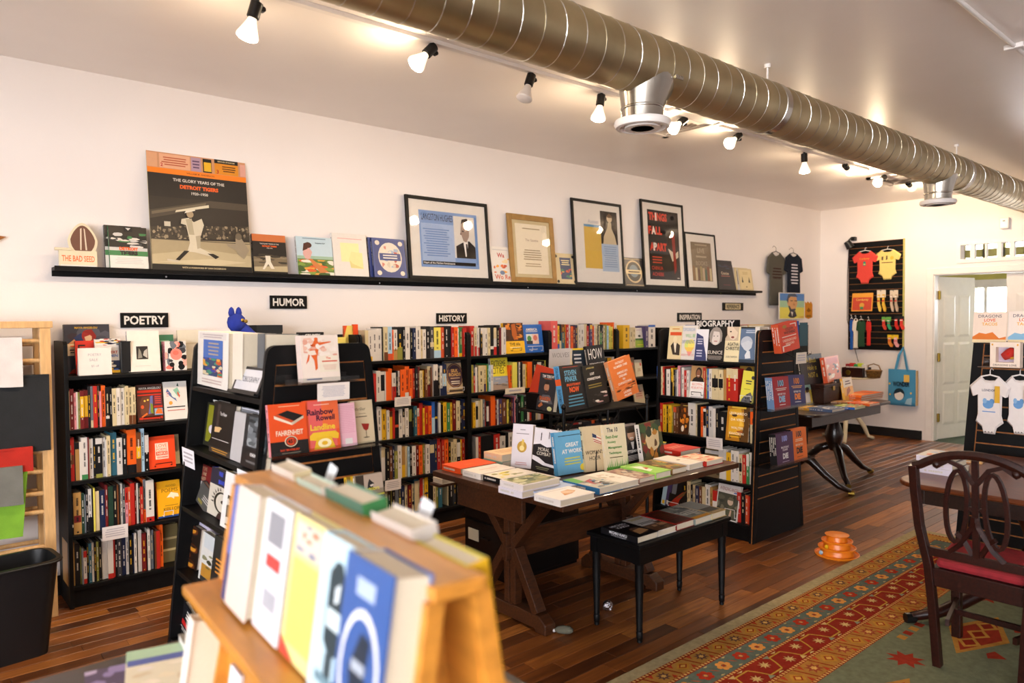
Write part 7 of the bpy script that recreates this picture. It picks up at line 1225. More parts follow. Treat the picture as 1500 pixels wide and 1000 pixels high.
bup('yellow and blue picture book with a child standing on the rear table', (1173, 595), (1194, 590), 553, BT, c='E8C84A', spine='h', design=[('r', 0, .5, 1, 1, 'A8C8B8'), ('l', .1, .72, .6, .94, 3, 'F4E8A8'), ('p', [(.4, .04), (.7, .04), (.72, .36), (.56, .5), (.4, .36)], 'E8E0D8'), ('e', .58, .5, .12, .09, '6A4430'), ('e', .58, .55, .13, .06, '241A16'), ('r', .04, .1, .3, .3, 'D87A3A')])
bup('black book with yellow hand lettering behind the child-cover book', (1176, 565), (1209, 560), 520, BT+.18, c='1C1E20', design=[('t', 'A Black', .5, .8, .16, 'C8B43A', .7, 0, -.01), ('t', 'Hole is', .5, .55, .16, 'C8B43A', .7, 0, -.01), ('t', 'NOT a', .5, .3, .16, 'C8B43A', .56, 0, -.01)])
bup('orange board book with white speckles standing at mid rear table', (1213, 562), (1233, 556), 523.5, BT+.18, c='D8703A', spine='q', t=.04, design=[('r', .1, .72, .9, .94, 'C84A24'), ('g', .1, .1, .9, .7, ['F0E4D4', '2A2420', 'E8C8A8'], 65, 14)])
bup('narrow book with figures leaning left of the orange-cover book, rear table', (1231, 588), (1240, 586), 555, BT, c='B8A888', spine='x', t=.03, design=[('r', 0, .7, 1, 1, '4A4A54'), ('g', .1, .1, .9, .65, ['8A3A2A', 'E8D8C0'], 66, 8)])
bup('cream and orange book with a running figure on the rear table', (1239, 588.5), (1252, 584.5), 554, BT, c='E8B048', t=.025, design=[('r', 0, .6, 1, 1, 'E8DCC4'), ('p', [(.2, .2), (.7, .4), (.6, .6), (.3, .5)], 'A85A2A'), ('l', .2, .68, .8, .9, 2, '5A3A24')])
bup('tall brochure leaning at the rear of the back table', (1196, 536), (1206, 534), 499, 1.1, c='B8C0C4', t=.006, design=[('p', [(0, 0), (1, 0), (1, .5), (0, .3)], '4A6A78'), ('r', 0, .6, 1, .9, '8AA8B8')]) if False else None
# little white table with suitcase and basket
wx, wy, wz = 9.1, 4.12, .80
t = thing('side_table', 'small round cream side table in the rear corner', 'table', (wx, wy, 0)); b = MB(); b.lathe([(.30, wz-.02), (.34, wz-.016), (.345, wz-.006), (.335, wz)], 32); b.build('top', 'cream_paint', t, smooth='auto')
b = MB(); b.lathe([(.03, .28), (.045, .32), (.03, .4), (.022, .55), (.035, .7), (.05, wz-.02)], 16); b.build('stem', 'cream_paint', t, smooth='auto')
for a in (200, 320, 80):
    d = Vector((math.cos(R(a)), math.sin(R(a)), 0)); b = MB(); b.tube([Vector((0, 0, .33))+d*.02, Vector((0, 0, .3))+d*.12, Vector((0, 0, .16))+d*.22, Vector((0, 0, .04))+d*.27, Vector((0, 0, .02))+d*.34], [.026, .028, .026, .022, .022], 8); b.build('leg', 'cream_paint', t, smooth=True)
A = onX(1236, 545, wx-.1); B = onX(1267, 545, wx-.1); w_ = A.y-B.y
t = thing('suitcase_box', 'open brown suitcase box of small goods on the cream side table', 'box', (wx-.16, A.y, wz), (0, 0, -math.pi/2)); b = MB(); b.box(0, 0, 0, w_, .24, .01); b.box(0, 0, .01, w_, .01, .12); b.box(0, .23, .01, w_, .24, .12); b.box(0, .01, .01, .01, .23, .12); b.box(w_-.01, .01, .01, w_, .23, .12); b.build('case', 'mahogany', t, bevel=.003); b = MB(); b.lathe([(.03, 0), (.026, .003)], 16, M=Matrix.Rotation(R(90), 4, 'X'), at=(.08, 0, .06)); b.build('badge', 'brass', t)
for i, (c_, lb) in enumerate((('9A2A2E', 'red patterned packet'), ('C83A34', 'bright red packet'), ('3A9A54', 'green striped packet'), ('C8D83A', 'lime packet'), ('D8D4D0', 'white tissue packet'))):
    o = MB().box(0, 0, 0, .06, .05, .15+.012*(i % 2), c_); q = thing('packet', lb+' standing in the brown suitcase box', 'packet', (wx-.16+.06, A.y-.02-i*.075*w_/.4, wz+.011), (0, 0, -math.pi/2)); o.build('wrapper', 'paper', q, bevel=.006); MB().box(.008, -.001, .06, .052, 0, .12, 'w').build('printed_label', 'paper', q)
A = onX(1272, 545, wx-.08); t = thing('basket', 'small woven wicker basket beside the suitcase box', 'basket', (wx-.05, A.y-.05, wz)); b = MB()
n = 24
for i in range(6): b.lathe([(.07+.004*i, .016*i), (.082+.004*i, .016*i+.008), (.07+.004*i, .016*i+.016)], n)
b.build('weave', 'wicker', t, smooth='auto'); b = MB(); b.tube([(0, -.085, .09), (0, -.06, .15), (0, 0, .17), (0, .06, .15), (0, .085, .09)], .007, 8); b.build('handle', 'wicker', t)
# ---- slat panel on the rear wall with baby clothes
P0, P1 = onX(1244, 512.5, XB-.02), onX(1323.5, 349.5, XB-.02); pz0, pz1 = P0.z+.01, P1.z; py1, py0 = P0.y, P1.y
t = thing('slat_wall_panel', 'black slatted wall panel hung with baby clothes on the rear wall', 'display panel', (XB, (py0+py1)/2, pz0))
MB().box(XB-.018, py0, pz0, XB, py1, pz1).build('core', 'mdf', t, world=True)
MB().box(XB-.03, py0-.012, pz0-.004, XB, py0, pz1+.004).build('edge_trim', 'olive_paint', t, world=True); MB().box(XB-.03, py1, pz0-.004, XB, py1+.012, pz1+.004).build('edge_trim', 'mahogany', t, world=True)
n = 18; hgt = (pz1-pz0)/n
for i in range(n): MB().box(XB-.028, py0, pz0+i*hgt+.004, XB-.018, py1, pz0+(i+1)*hgt-.004).build('slat', 'black_wood', t, world=True)
XP = XB-.05; GC = 'clothes on the rear wall panel'
hang('coral red baby bodysuit at upper left of the rear wall panel', 'baby clothes', 'bodysuit', 1248, 1286, 369, 417, 'X', XP-.03, 'D84A40', [('t', 'Corduroy', .5, .76, .07, 'E8A83A', .5), ('p', [(.44, .56), (.56, .56), (.54, .68), (.46, .68)], '3A8A7A'), ('e', .5, .6, .03, .02, 'E8C83A')], group=GC)
hang('pale yellow baby bodysuit at upper right of the rear wall panel', 'baby clothes', 'bodysuit', 1280, 1320, 367, 411, 'X', XP, 'E8CE7A', [('p', [(.3, .66), (.36, .66), (.37, .78), (.3, .78)], '5A4A3A'), ('p', [(.46, .66), (.52, .68), (.52, .8), (.47, .8)], '5A4A3A'), ('e', .68, .72, .07, .06, 'D8B84A'), ('l', .28, .55, .74, .6, 1, '5A2A2A')], group=GC)
for i, (pl, pr_, c_, lb) in enumerate(((1244, 1250, '2A5AA8', 'blue'), (1248, 1258, 'E8DCCC', 'cream'), (1254, 1268, '2E4A34', 'dark green'), (1268, 1276, 'C8302A', 'red'))):
    hang(f'{lb} child shirt hanging sideways at lower left of the rear panel', 'baby clothes', 'shirt', pl, pr_, 466+i, 512-2*i, 'X', XP-.1-.012*i, c_, group=GC, yaw=R(35))
upright('orange bear-themed picture book at the left of the rear panel', 1247, 1277, 430, 456, XP-.06, None, c='E8A03A', lean=R(8), design=[('r', .04, .05, .96, .76, 'C84A34'), ('t', 'Corduroy', .5, .62, .16, 'F0C860', .7), ('e', .5, .32, .12, .14, 'D8A040'), ('r', .42, .1, .58, .24, '3A8A5A')])
upright('pale picture book standing behind the orange one on the rear panel', 1250, 1276, 431, 454, XP-.025, None, c='F0E0C0', lean=R(8), design=[('r', .1, .7, .9, .9, 'E8C87A')])
def sock_pair(label, pl, pr_, ptop, pb, c1, c2, cc='E8B83A'):
    A, w, h, rz = place(pl, pr_, ptop, pb, 'X', XP-.01, 0); t = thing('sock_pair', label, 'socks', A, (0, 0, rz), 'socks on the rear wall panel')
    MB().box(w*.1, -.004, h*.66, w*.9, 0, h, cc).build('header_card', 'paper', t)
    for k, c_ in ((0, c1), (1, c2)):
        b = MB(); garment(b, w*.55, h*.8, 'sock', c_, .012); b.v = [(x+k*w*.45, y-.006*k-.004, z) for x, y, z in b.v]; s_ = b.build('sock', 'cloth', t, smooth='auto')
        p = MB(); draw(p, w*.55, h*.8, [('r', .3, .84, .7, .92, 'E8DCCC'), ('r', .3, .6, .71, .68, 'C83A34')], -.0172-.006*k, k*w*.45); p.build('stripe', 'cloth', s_)
    b = MB(); b.tube([(w*.5, .04, h*.96), (w*.5, -.03, h*.96), (w*.5, -.035, h*.99)], .003, 6); b.build('peg_hook', 'black_metal', t)
sock_pair('yellow patterned baby socks at mid rear panel, left', 1283, 1299, 425, 457, 'E8C45A', 'E0B040', 'E8D8C0'); sock_pair('tan baby socks with a red toe at mid rear panel, right', 1302, 1317, 425, 457, 'C8B098', 'B8A088', 'D8C8B0')
sock_pair('green-topped red and white baby socks, left of the lower sock row', 1290, 1307, 464, 483, 'D84A3A', '3A9A6A', '6AA84A'); sock_pair('red patterned baby socks, right of the lower sock row', 1308, 1326, 463, 483, 'C8302A', 'D84034', '2A2A2A'); sock_pair('orange and pink baby socks on a yellow card at the panel foot', 1298, 1318, 490, 508, 'E08A3A', 'E8A0A0', 'E8C02A')
# clip lamp at the panel corner
P = onX(1243, 358, XB-.1); t = thing('clip_lamp', 'black clip-on spot lamp at the upper left of the rear panel', 'lamp', P); 
b = MB(); b.lathe([(.028, -.05), (.04, -.045), (.05, .03), (.055, .05), (.046, .05)], 18, M=Matrix.Rotation(R(160), 4, 'Y') @ Matrix.Rotation(R(25), 4, 'X')); b.build('shade', 'black_metal', t, smooth='auto'); b = MB(); b.tube([(0, 0, .05), (.02, -.03, .09), (.06, -.04, .08)], .012, 8); b.build('arm', 'black_metal', t); MB().box(.02, -.07, .05, .09, -.02, .1).build('clamp', 'black_metal', t, bevel=.004)
b = MB(); b.tube([(.06, .02, .0), (.085, .05, -.4), (.085, .05, -1.0), (.085, -.03, -1.3), (.085, -.1, -1.55)], .004, 6); b.build('cord', 'black_plastic', t)
# tote bag
A, w, h, rz = place(1301, 1341, 540, 592, 'X', XB-.09, 0)
t = thing('tote_bag', 'blue tote bag with a drawn face hanging on the rear wall', 'bag', A, (0, 0, rz)); b = MB(); n = 8; v = []; f = []
for j in range(9):
    for i in range(9): u, q = i/8, j/8; v.append((u*w, -.035*math.sin(math.pi*u)*(1-q*.6)-.004*math.sin(9*u+5*q), q*h))
for j in range(9):
    for i in range(9): u, q = i/8, j/8; v.append((u*w, .035*math.sin(math.pi*u)*(1-q*.6), q*h))
for j in range(8):
    for i in range(8): f += [(j*9+i, j*9+i+1, j*9+i+10, j*9+i+9), (81+j*9+i, 81+j*9+i+9, 81+j*9+i+10, 81+j*9+i+1)]
f += [(i, 81+i, 81+i+1, i+1) for i in range(8)]
b.add(v, f, '4E96BE'); b.build('bag', 'cloth', t, smooth=True)
for s in (.0, .02):
    b = MB(); b.tube([(w*.28, -.02+s*1.5, h*.96), (w*.4, -.01+s, h*1.4), (w*.5, .05, h*1.62), (w*.6, -.01+s, h*1.4), (w*.72, -.02+s*1.5, h*.96)], .01, 4, 'i' if s else '4E96BE', sq=(.014, .003)); b.build('handle', 'cloth', t)
p = MB(); draw(p, w, h, [('e', .45, .32, .2, .16, '24343E'), ('e', .45, .29, .17, .14, 'F0E8E0'), ('p', [(.28, .32), (.34, .46), (.56, .46), (.62, .32), (.5, .38)], '24343E'), ('t', 'WONDER', .52, .6, .14, '1E2A34', .6, 0, .03), ('r', .62, .66, .82, .86, 'E8C060'), ('e', .1, .6, .03, .03, 'E8C060'), ('e', .88, .36, .03, .03, 'E8C060'), ('e', .12, .3, .03, .03, 'E8C060'), ('p', [(.66, .06), (.9, .04), (.92, .24), (.74, .2)], 'A8CCDC')], -.04); p.build('printed_motif', 'cloth', t)
b = MB(); b.box(w+.002, .0, .02*h, w+.01, .05, h*.98, 'D8B888'); b.build('side_lining', 'cloth', t)
# shirts and caricature at the corner of the long wall
for i, (pl, pr_, pt, pb, c_, lb, ds) in enumerate(((1122, 1151, 368, 447, '55524A', 'grey-green T-shirt hanging on the long wall by the corner', [('l', .26, .5, .74, .72, 4, '3A2420'), ('t', 'READ', .5, .62, .07, '4A2A24', .4) if False else ('r', .3, .5, .7, .51, '3A2420')]), (1148, 1176, 370, 436, '20242E', 'navy T-shirt with white lettering hanging beside the grey one', [('l', .3, .3, .7, .78, 7, 'C8C4CC')]))):
    hang(lb, 'shirt', 'shirt', pl, pr_, pt, pb, 'Y', YW-.05-.02*i, c_, ds, hanger='black_plastic', name='t_shirt', group='T-shirts on the long wall', hook=.09)
A, w, h, rz = place(1141, 1179, 428, 467.5, 'Y', YW-.12, 0)
t = thing('poster', 'caricature poster of a bearded man on blue and yellow', 'poster', A); MB().box(0, 0, 0, w, .006, h, 'f').build('board', 'cover', t); p = MB()
draw(p, w, h, [('r', .03, .03, .97, .97, 'D8CE5A'), ('r', .03, .45, .97, .97, '9AC0A0'), ('r', .03, .7, .97, .97, '4A7EC0'), ('p', [(.34, .12), (.42, .3), (.62, .3), (.68, .12), (.56, .05), (.44, .05)], '2A2A38'), ('p', [(.44, .3), (.54, .3), (.5, .1)], 'f'), ('p', [(.3, .62), (.36, .86), (.66, .84), (.7, .6), (.62, .36), (.5, .3), (.38, .4)], 'C89868'), ('p', [(.28, .7), (.34, .94), (.6, .98), (.72, .84), (.64, .86), (.44, .86), (.36, .78), (.34, .6)], '3A4A5E'), ('p', [(.34, .5), (.4, .3), (.54, .26), (.64, .36), (.6, .4), (.46, .38), (.4, .5)], '3A3E4A'), ('r', .42, .68, .52, .71, '2A2A2A'), ('r', .58, .68, .68, .71, '2A2A2A'), ('p', [(.54, .64), (.62, .52), (.52, .52)], 'B07A50'), ('l', .78, .06, .95, .1, 1, 'D8602A')]); p.build('print', 'print', t)
A = onY(1179, 467, YW-.004); t = thing('ribbon', 'orange award ribbon hanging right of the caricature', 'ribbon', A); w_ = onY(1190, 467, YW-.004).x-A.x
b = MB(); b.prism([(0, .02), (w_*.5, 0), (w_, .02), (w_, .2), (w_*.8, .235), (w_*.6, .21), (w_*.4, .235), (w_*.2, .21), (0, .235)], 1, 0, .003, 'C8862A'); b.build('cloth', 'cloth', t); p = MB(); draw(p, w_, .22, [('p', [(.5, .7), (.8, .5), (.5, .4), (.2, .5)], '8A5A1A'), ('r', .2, .1, .8, .24, '9A6A24')]); p.build('printed_motif', 'cloth', t)
# narrow blue stand of cards between the units
A = onY(1158, 470, 4.3); t = thing('card_stand', 'narrow blue stand of cards behind the orange novels', 'display stand', (A.x, 4.3, 0)); w_ = onY(1184, 470, 4.3).x-A.x; h_ = A.z
MB().box(0, 0, 0, w_, .2, h_-.05).build('body', 'felt_dark', t); MB().box(.02, -.004, h_-.25, w_*.45, .0, h_, '2A4A9A').build('blue_panel', 'paper', t); MB().box(w_*.5, -.004, h_-.3, w_-.02, 0, h_-.02, '3A5A6A').build('card_row', 'paper', t)
# ================================================================== NEAR DISPLAY RACK (left foreground)
BZ0 = .77; TOPZ = 1.25
t = thing('display_table', 'low table under the honey-coloured tabletop book rack', 'table', (.1, .45, 0))
MB().box(0, 0, BZ0-.03, .92, 1.42, BZ0).build('top', 'dark_oak', t, bevel=.003)
for x_ in (.04, .83):
    for y_ in (.04, 1.33): MB().box(x_, y_, 0, x_+.05, y_+.05, BZ0-.03).build('leg', 'dark_oak', t)
for q in ((.05, .05, .87, .07), (.05, 1.35, .87, 1.37)): MB().box(q[0], q[1], BZ0-.12, q[2], q[3], BZ0-.03).build('apron', 'dark_oak', t)
pn = onZ(703, 841, TOPZ); pf = onZ(393.5, 688, TOPZ); ax = (pf-pn); ang = math.atan2(-ax.x, ax.y); LEN = ax.length
mid = onZ(641, 858, TOPZ); wtop = max(.05, (pn-mid).length)
org = Vector(((pn.x+mid.x)/2, (pn.y+mid.y)/2, BZ0))
t = thing('book_rack', 'honey-coloured wooden two-sided tabletop book rack in the left foreground', 'book rack', org, (0, 0, ang)); H_ = TOPZ-BZ0; hwt = wtop/2
sx = lambda z: hwt+.003+(H_-z)*.11             # sloping back: distance from the centre line at height z
MB().box(-hwt-.008, -.005, H_-.02, hwt+.008, LEN+.005, H_).build('top_rail', 'honey_wood', t, bevel=.004)
for s in (-1, 1):
    b = MB(); b.prism([(s*sx(H_-.02), H_-.02), (s*sx(0), 0), (s*(sx(0)-.012), 0), (s*(sx(H_-.02)-.012), H_-.02)][::(1 if s < 0 else -1)], 1, .012, LEN-.012); b.build('sloping_back', 'honey_wood', t)
    for z_ in (.265, .0):
        x_in, x_out = sx(z_+.01), sx(z_)+.082
        MB().box(min(s*x_in, s*x_out), 0, z_, max(s*x_in, s*x_out), LEN, z_+.018).build('ledge', 'honey_wood', t, bevel=.003)
for y_ in (0, LEN-.018):
    b = MB(); b.prism([(-sx(0)-.03, 0), (sx(0)+.03, 0), (hwt, H_-.02), (-hwt, H_-.02)], 1, y_+(.09 if y_ == 0 else -.03), y_+(.10 if y_ == 0 else -.02)); b.build('end_board', 'honey_wood', t, bevel=.002)
    for s in (-1, 1):
        b = MB(); b.tube([(s*(sx(0)+.02), y_+.009, .0), (s*(hwt+.002), y_+.009, H_-.02)], .01, 4, sq=(.011, .011)); b.build('end_stile', 'honey_wood', t)
Mr = Matrix.Translation(org) @ Matrix.Rotation(ang, 4, 'Z')
def rack_book(label, side, y0, w, h, tk, tier=.265+.0185, **k):
    """side -1 faces the window, +1 faces the room; y0 is the far edge for -1, the near edge for +1"""
    base = sx(tier)+tk+.006; p = Mr @ Vector((side*base, y0, tier))
    return fbook(label, p, w, h, tk, ang+(-math.pi/2 if side < 0 else math.pi/2), R(8.5), group='books on the honey-coloured rack', **k)
WB = [(.0, .022, .04, .2, '5A6AB0', 'thin blue book at the far end of the honey rack', dict(spine='5A6AB0', design=[('r', 0, 0, 1, .4, '3A3A6A')])),
      (.03, .12, .042, .205, 'D8C8BC', 'cream book second from the far end of the honey rack', dict()),
      (.155, .125, .03, .205, 'DEDCE0', 'white book with a grey photo and red title on the honey rack', dict(design=[('r', .2, .68, .8, .92, '8A8A90'), ('r', .25, .5, .8, .6, 'D83A34'), ('r', .3, .2, .8, .34, 'A8A8B0')])),
      (.285, .125, .026, .205, 'E4D890', 'pale yellow book on the honey rack', dict(spine='D8C8C0', design=[('r', .1, .1, .95, .7, 'EAD86A'), ('r', .1, .74, .95, .96, 'D8C8B8'), ('g', .1, .74, .95, .96, ['C87A5A', '8A8A9A', 'E0D0C0'], 71, 8), ('p', [(0, 0), (.5, 0), (0, .12)], 'C84A3A')])),
      (.415, .125, .03, .205, 'B8D4E0', 'light blue book with a black bottle-like figure on the honey rack', dict(design=[('p', [(.3, .5), (.3, .78), (.45, .86), (.62, .86), (.72, .76), (.74, .5), (.7, .3), (.5, .26), (.3, .34)], '2A3A40'), ('r', .4, .02, .6, .28, '3A4A50'), ('r', .34, .44, .7, .56, 'C8D8DC'), ('p', [(.5, .7), (.62, .74), (.6, .62), (.5, .6)], 'D8E4E8'), ('r', .2, .08, .8, .14, '6A8A98')])),
      (.545, .13, .05, .21, '3A5A98', 'navy book with a big white oval ring nearest on the honey rack', dict(spine='h', design=[('e', .5, .4, .42, .34, 'E8E8EC'), ('e', .5, .4, .36, .29, '3A5A98'), ('p', [(.3, .4), (.5, .62), (.7, .6), (.66, .4), (.7, .2), (.4, .2)], '26303E'), ('r', .36, .4, .64, .46, 'A8B0BC'), ('r', .3, .8, .7, .9, 'A8B8D8')]))]
for a, w, tk, h, c_, lb, k in WB: rack_book(lb, -1, LEN-.125-a*.93, w*.93, h, tk, c=c_, **k)
RBk = [(.03, .13, .03, .2, 'C8B83A', 'yellow-olive book at the near end, room side of the honey rack', 'y'), (.17, .13, .04, .212, 'E0D8D0', 'white book with a lifted cover on the room side of the honey rack', 'w'), (.33, .15, .042, .216, '4A7A68', 'green-backed thick book rising above the honey rack', 'g'), (.5, .12, .03, .21, 'B8CDBE', 'pale green book on the room side of the honey rack', 'w'), (.635, .13, .035, .214, 'DAD0C4', 'cream book at the far end, room side of the honey rack', 'c')]
for y_, w, tk, h, c_, lb, sp in RBk: rack_book(lb, 1, y_*(LEN/.78), w*(LEN/.78), h, tk, c=c_, spine=sp, back=c_)
# lifted cover flap
for nm, yy, zt in (('near', .235, .265+.225), ('far', .6, .265+.222)):
    p = Mr @ Vector((sx(.3)+.03, yy*(LEN/.78), zt-.03)); q = thing('loose_leaflet', f'white leaflet sticking up from the {nm} book on the room side of the rack', 'leaflet', p, (R(8), R(18), ang)); MB().box(0, 0, 0, .002, .035, .05, 'E8ECF0').build('sheet', 'paper', q); MB().box(.002, .004, .01, .0024, .03, .04, 'D0D4DC').build('printed_lines', 'paper', q)
# lower tier and loose books on the table
rack_book('white card standing on the lowest ledge of the honey rack', -1, LEN-.09, .06, .13, .006, tier=.019, c='ECE8F0', design=[('l', .1, .3, .9, .8, 3, 'C8C8D8')])
rack_book('white-edged book on the lowest ledge at the far end of the honey rack', -1, LEN-.01, .035, .2, .07, tier=.019, c='EDE6DA')
A = onZ(150, 972, BZ0+.03); fbook('pale book with a blue stripe lying lower left on the low table', (A.x-.0, A.y-.19, BZ0), .15, .22, .03, rz=R(-14), flat=True, c='E0D8C0', design=[('r', 0, .7, 1, 1, 'A8C8A8'), ('r', .02, .62, 1, .76, '4A5AA0'), ('g', .05, .05, .95, .55, ['E8DCC0', 'D8C8A8', 'EFE4D0', 'E8E0D8'], 81, 16)])
A = onZ(248, 930, BZ0+.05); fbook('grey-brown book leaning on the pile at lower left on the low table', (A.x+.0, A.y-.2, BZ0), .14, .2, .045, rz=R(-6), flat=True, c='7A746A', spine='f', design=[('l', .2, .75, .95, .92, 2, 'D8D0C8'), ('r', .1, .1, .9, .6, 'B8A8A0')])
A = onZ(95, 990, BZ0+.02); fbook('purple speckled book at the lower left edge of the low table', (A.x, A.y-.21, BZ0), .12, .2, .02, rz=R(-10), flat=True, c='4A3A5A', design=[('g', 0, 0, 1, 1, ['8A7AA8', '3A2A4A', 'B8A8C8'], 82, 18)])

# ================================================================== LEFT EDGE: FELT RACK AND WASTE BIN
FYr = 4.44
xr1 = onY(80, 700, FYr).x; xr0 = xr1-.72; zt = onY(70, 480, FYr).z
t = thing('felt_rack', 'light wooden rack with dowels holding coloured felt sheets', 'rack', (xr0, FYr, 0)); W = xr1-xr0
for x_ in (0, W-.05): MB().box(x_, 0, 0, x_+.05, .045, zt).build('post', 'light_wood', t, bevel=.003)
for x_ in (0, W-.05): MB().box(x_, .2, 0, x_+.05, .24, zt).build('rear_post', 'light_wood', t, bevel=.003)
MB().box(-.01, -.005, zt, W+.01, .25, zt+.035).build('top_rail', 'light_wood', t, bevel=.003)
MB().box(.05, .205, .1, W-.05, .235, .16).build('rear_rail', 'light_wood', t)
zd = [onY(70, p_, FYr).z for p_ in (499, 527.5, 661, 690, 722, 749, 800)]
for z_ in zd:
    b = MB(); b.tube([(.05, .02, z_), (W-.05, .02, z_)], .012, 10); b.build('dowel', 'light_wood', t, smooth='auto')
    b = MB(); b.tube([(.05, .22, z_-.02), (W-.05, .22, z_-.02)], .012, 10); b.build('dowel', 'light_wood', t, smooth='auto')
def sheet(label, pr_, pt, pb, m, dy, skew=0):
    A = onY(pr_, pt, FYr-dy); z0 = onY(pr_, pb, FYr-dy).z
    t = thing('felt_sheet', label, 'felt sheet', (xr0+.03, FYr-dy, z0), group='felt sheets on the rack'); w = A.x-xr0-.03; h = A.z-z0; v = []; f = []; n = 10
    for s in (0, .006):
        for j in (0, 1):
            for i in range(n+1): u = i/n; v.append((u*w-skew*(1-j)*u, s+.008*math.sin(u*7+dy*60)*(1-.6*j), j*h+(.012*math.sin(u*5) if not j else 0)))
    m_ = n+1
    for i in range(n): f += [(i, i+1, m_+i+1, m_+i), (2*m_+i, 3*m_+i, 3*m_+i+1, 2*m_+i+1), (i, 2*m_+i, 2*m_+i+1, i+1), (m_+i, m_+i+1, 3*m_+i+1, 3*m_+i)]
    f += [(n, 2*m_+n, 3*m_+n, m_+n), (0, m_, 3*m_, 2*m_)]
    MB().add(v, f).build('felt', m, t, smooth='auto')
    b = MB(); b.box(0, -.001, h-.004, w, .035, h+.004); b.build('fold', m, t)
sheet('white felt sheet at the top of the dowel rack', 32, 495, 563, 'felt_white', .045)
sheet('large charcoal felt sheet on the dowel rack', 72, 549, 656, 'felt_dark', .028)
sheet('red felt sheet on the dowel rack', 48, 655, 686, 'felt_red', .045)
sheet('grey felt sheet on the dowel rack', 33, 683, 735, 'felt_grey', .06)
sheet('lime green felt sheet on the dowel rack', 41, 683, 781, 'felt_green', .04, .03)
A = onZ(72, 938, 0)
t = thing('waste_bin', 'black plastic waste bin on the floor at the left edge', 'bin', (A.x-.16, A.y-.08, 0)); b = MB(); v = []; f = []; n = 28
def rr_ring(w, d, r, z): return [(x, y, z) for x, y in rrect(-w/2, w/2, -d/2, d/2, r, 6)]
R1 = [rr_ring(.27, .19, .05, 0), rr_ring(.36, .26, .07, .43), rr_ring(.385, .285, .075, .43), rr_ring(.385, .285, .075, .445), rr_ring(.35, .25, .065, .445), rr_ring(.26, .18, .045, .012)]
m_ = len(R1[0])
for q in R1: v += q
for i in range(5):
    for k in range(m_): f.append((i*m_+k, i*m_+(k+1) % m_, (i+1)*m_+(k+1) % m_, (i+1)*m_+k))
f += [tuple(reversed(range(m_))), tuple(range(5*m_, 6*m_))]
b.add(v, f); b.build('body', 'black_plastic', t, smooth='auto')
b = MB(); b.tube([q for q in rr_ring(.388, .288, .075, .438)], .006, 6, closed=True); b.build('rim', 'black_plastic', t, smooth=True); t.rotation_euler.z = R(6)
# orange paper point entering at the left edge, on the wall
A = onY(9, 347, YW-.01); t = thing('wall_ornament', 'pointed orange-brown ornament tip on the wall at the left edge', 'ornament', (A.x, YW, A.z)); b = MB()
b.add([(0, -.02, 0), (-.16, -.05, -.05), (-.16, -.02, .02), (-.16, -.002, -.02), (-.09, -.03, -.055)], [(0, 2, 1), (0, 1, 4), (0, 3, 2), (0, 4, 3), (1, 2, 3, 4)]); b.build('point', 'mdf', t)
MB().box(-.17, -.004, -.04, -.1, 0, .01).build('backing', 'mdf', t)

# ================================================================== TRACK LIGHTS
TRY = 3.13
tx0 = onZ(330, -10, ZC-.05).x; 
t = thing('light_track', 'white lighting track on the ceiling behind the duct', 'track', (.4, TRY, ZC)); MB().box(0, -.018, -.022, 6.9, .018, 0).build('rail', 'white_paint', t, bevel=.002)
for x_ in (-.02, 6.88): MB().box(x_, -.02, -.026, x_+.04, .02, 0).build('end_cap', 'white_paint', t)
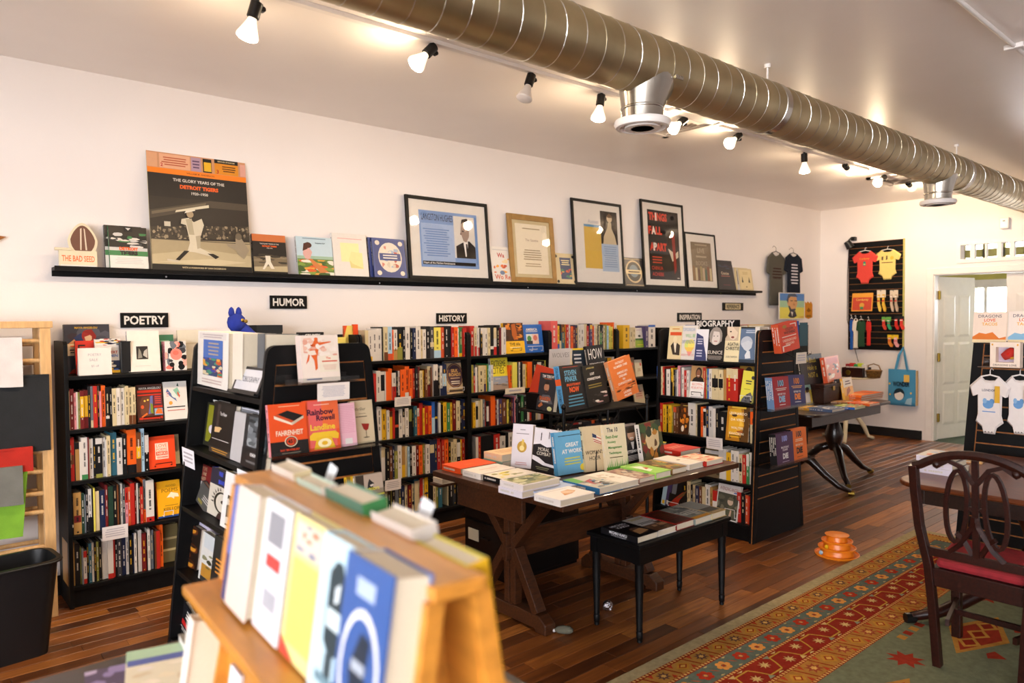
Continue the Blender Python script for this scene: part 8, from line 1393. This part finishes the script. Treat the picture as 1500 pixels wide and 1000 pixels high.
# each: picture point of socket top, of bulb face centre, lit
LAMPS = [((382, -8), (366, 30), 1), ((636, 58), (613, 92), 1), ((779, 99), (773, 135), 0), ((881, 128), (880, 160), 1), ((1004, 168), (986, 190), 1), ((1084, 192), (1070, 211), 1), ((1178, 220), (1181, 246), 1), ((1237, 239), (1257, 258), 1), ((1296, 255), (1283, 273), 1), ((1330, 266), (1352, 283), 1)]
LW = ['first', 'second', 'third', 'fourth', 'fifth', 'sixth', 'seventh', 'eighth', 'ninth', 'tenth']
for i, (a, bb, lit) in enumerate(LAMPS):
    A = onY(a[0], a[1], TRY); B = onY(bb[0], bb[1], TRY-.01); 
    sc = min(1.0, (B-A).length/.19) if i > 0 else 1
    A.z = min(A.z, ZC-.03); d = (B-A).normalized() if i else Vector((-.25, .05, -1)).normalized()
    if i == 0: A = onY(377, 2, TRY); A.z = min(A.z, ZC-.06)
    d = (d+Vector((0, .12, 0))).normalized()
    t = thing('track_lamp', f'{LW[i]} track lamp from the left, black holder with white reflector bulb{"" if lit else ", unlit"}', 'lamp', A, group='track lamps')
    q = Vector((0, 0, -1)).rotation_difference(d).to_matrix().to_4x4(); s = .9
    b = MB(); b.lathe([(.018, .0), (.027, -.004), (.027, -.07), (.022, -.075)], 16, M=q); b.build('holder', 'black_metal', t, smooth='auto')
    top = Vector((A.x, TRY, ZC-.02))-A; b = MB(); b.tube([top, (top.x*.6, top.y, -.005) if False else (0, 0, -.01)], .009, 8); b.build('stem', 'black_metal', t)
    k1 = q @ Vector((.03, 0, -.02)); b = MB(); b.lathe([(.012, -.01), (.012, .01)], 10, M=Matrix.Rotation(R(90), 4, 'X'), at=k1); b.build('pivot_knob', 'black_metal', t)
    b = MB(); b.lathe([(.018, -.072), (.02, -.085), (.032, -.115), (.046, -.148), (.048, -.156), (.045, -.162)], 20, M=q); bo = b.build('bulb', 'bulb_glow' if lit else 'white_plastic', t, smooth='auto')
    b = MB(); b.lathe([(.045, -.162), (.036, -.169), (.018, -.1735), (.002, -.1745)], 20, M=q); b.build('lens', 'bulb_lit' if lit else 'white_plastic', bo, smooth='auto')
    if lit:
        l = bpy.data.lights.new('bulb_light', 'SPOT'); l.energy = BULB_W; l.color = (1, .75, .49); l.spot_size = R(125); l.spot_blend = .8; l.shadow_soft_size = .045
        lo = bpy.data.objects.new('bulb_light', l); col.objects.link(lo); lo.parent = t; lo.location = d*.185; lo.rotation_euler = Vector((0, 0, -1)).rotation_difference(d).to_euler()
        l = bpy.data.lights.new('bulb_leak', 'POINT'); l.energy = BULB_W*.16; l.color = (1, .75, .49); l.shadow_soft_size = .045
        lo = bpy.data.objects.new('bulb_leak', l); col.objects.link(lo); lo.parent = t; lo.location = d*.19
build_spines(185)
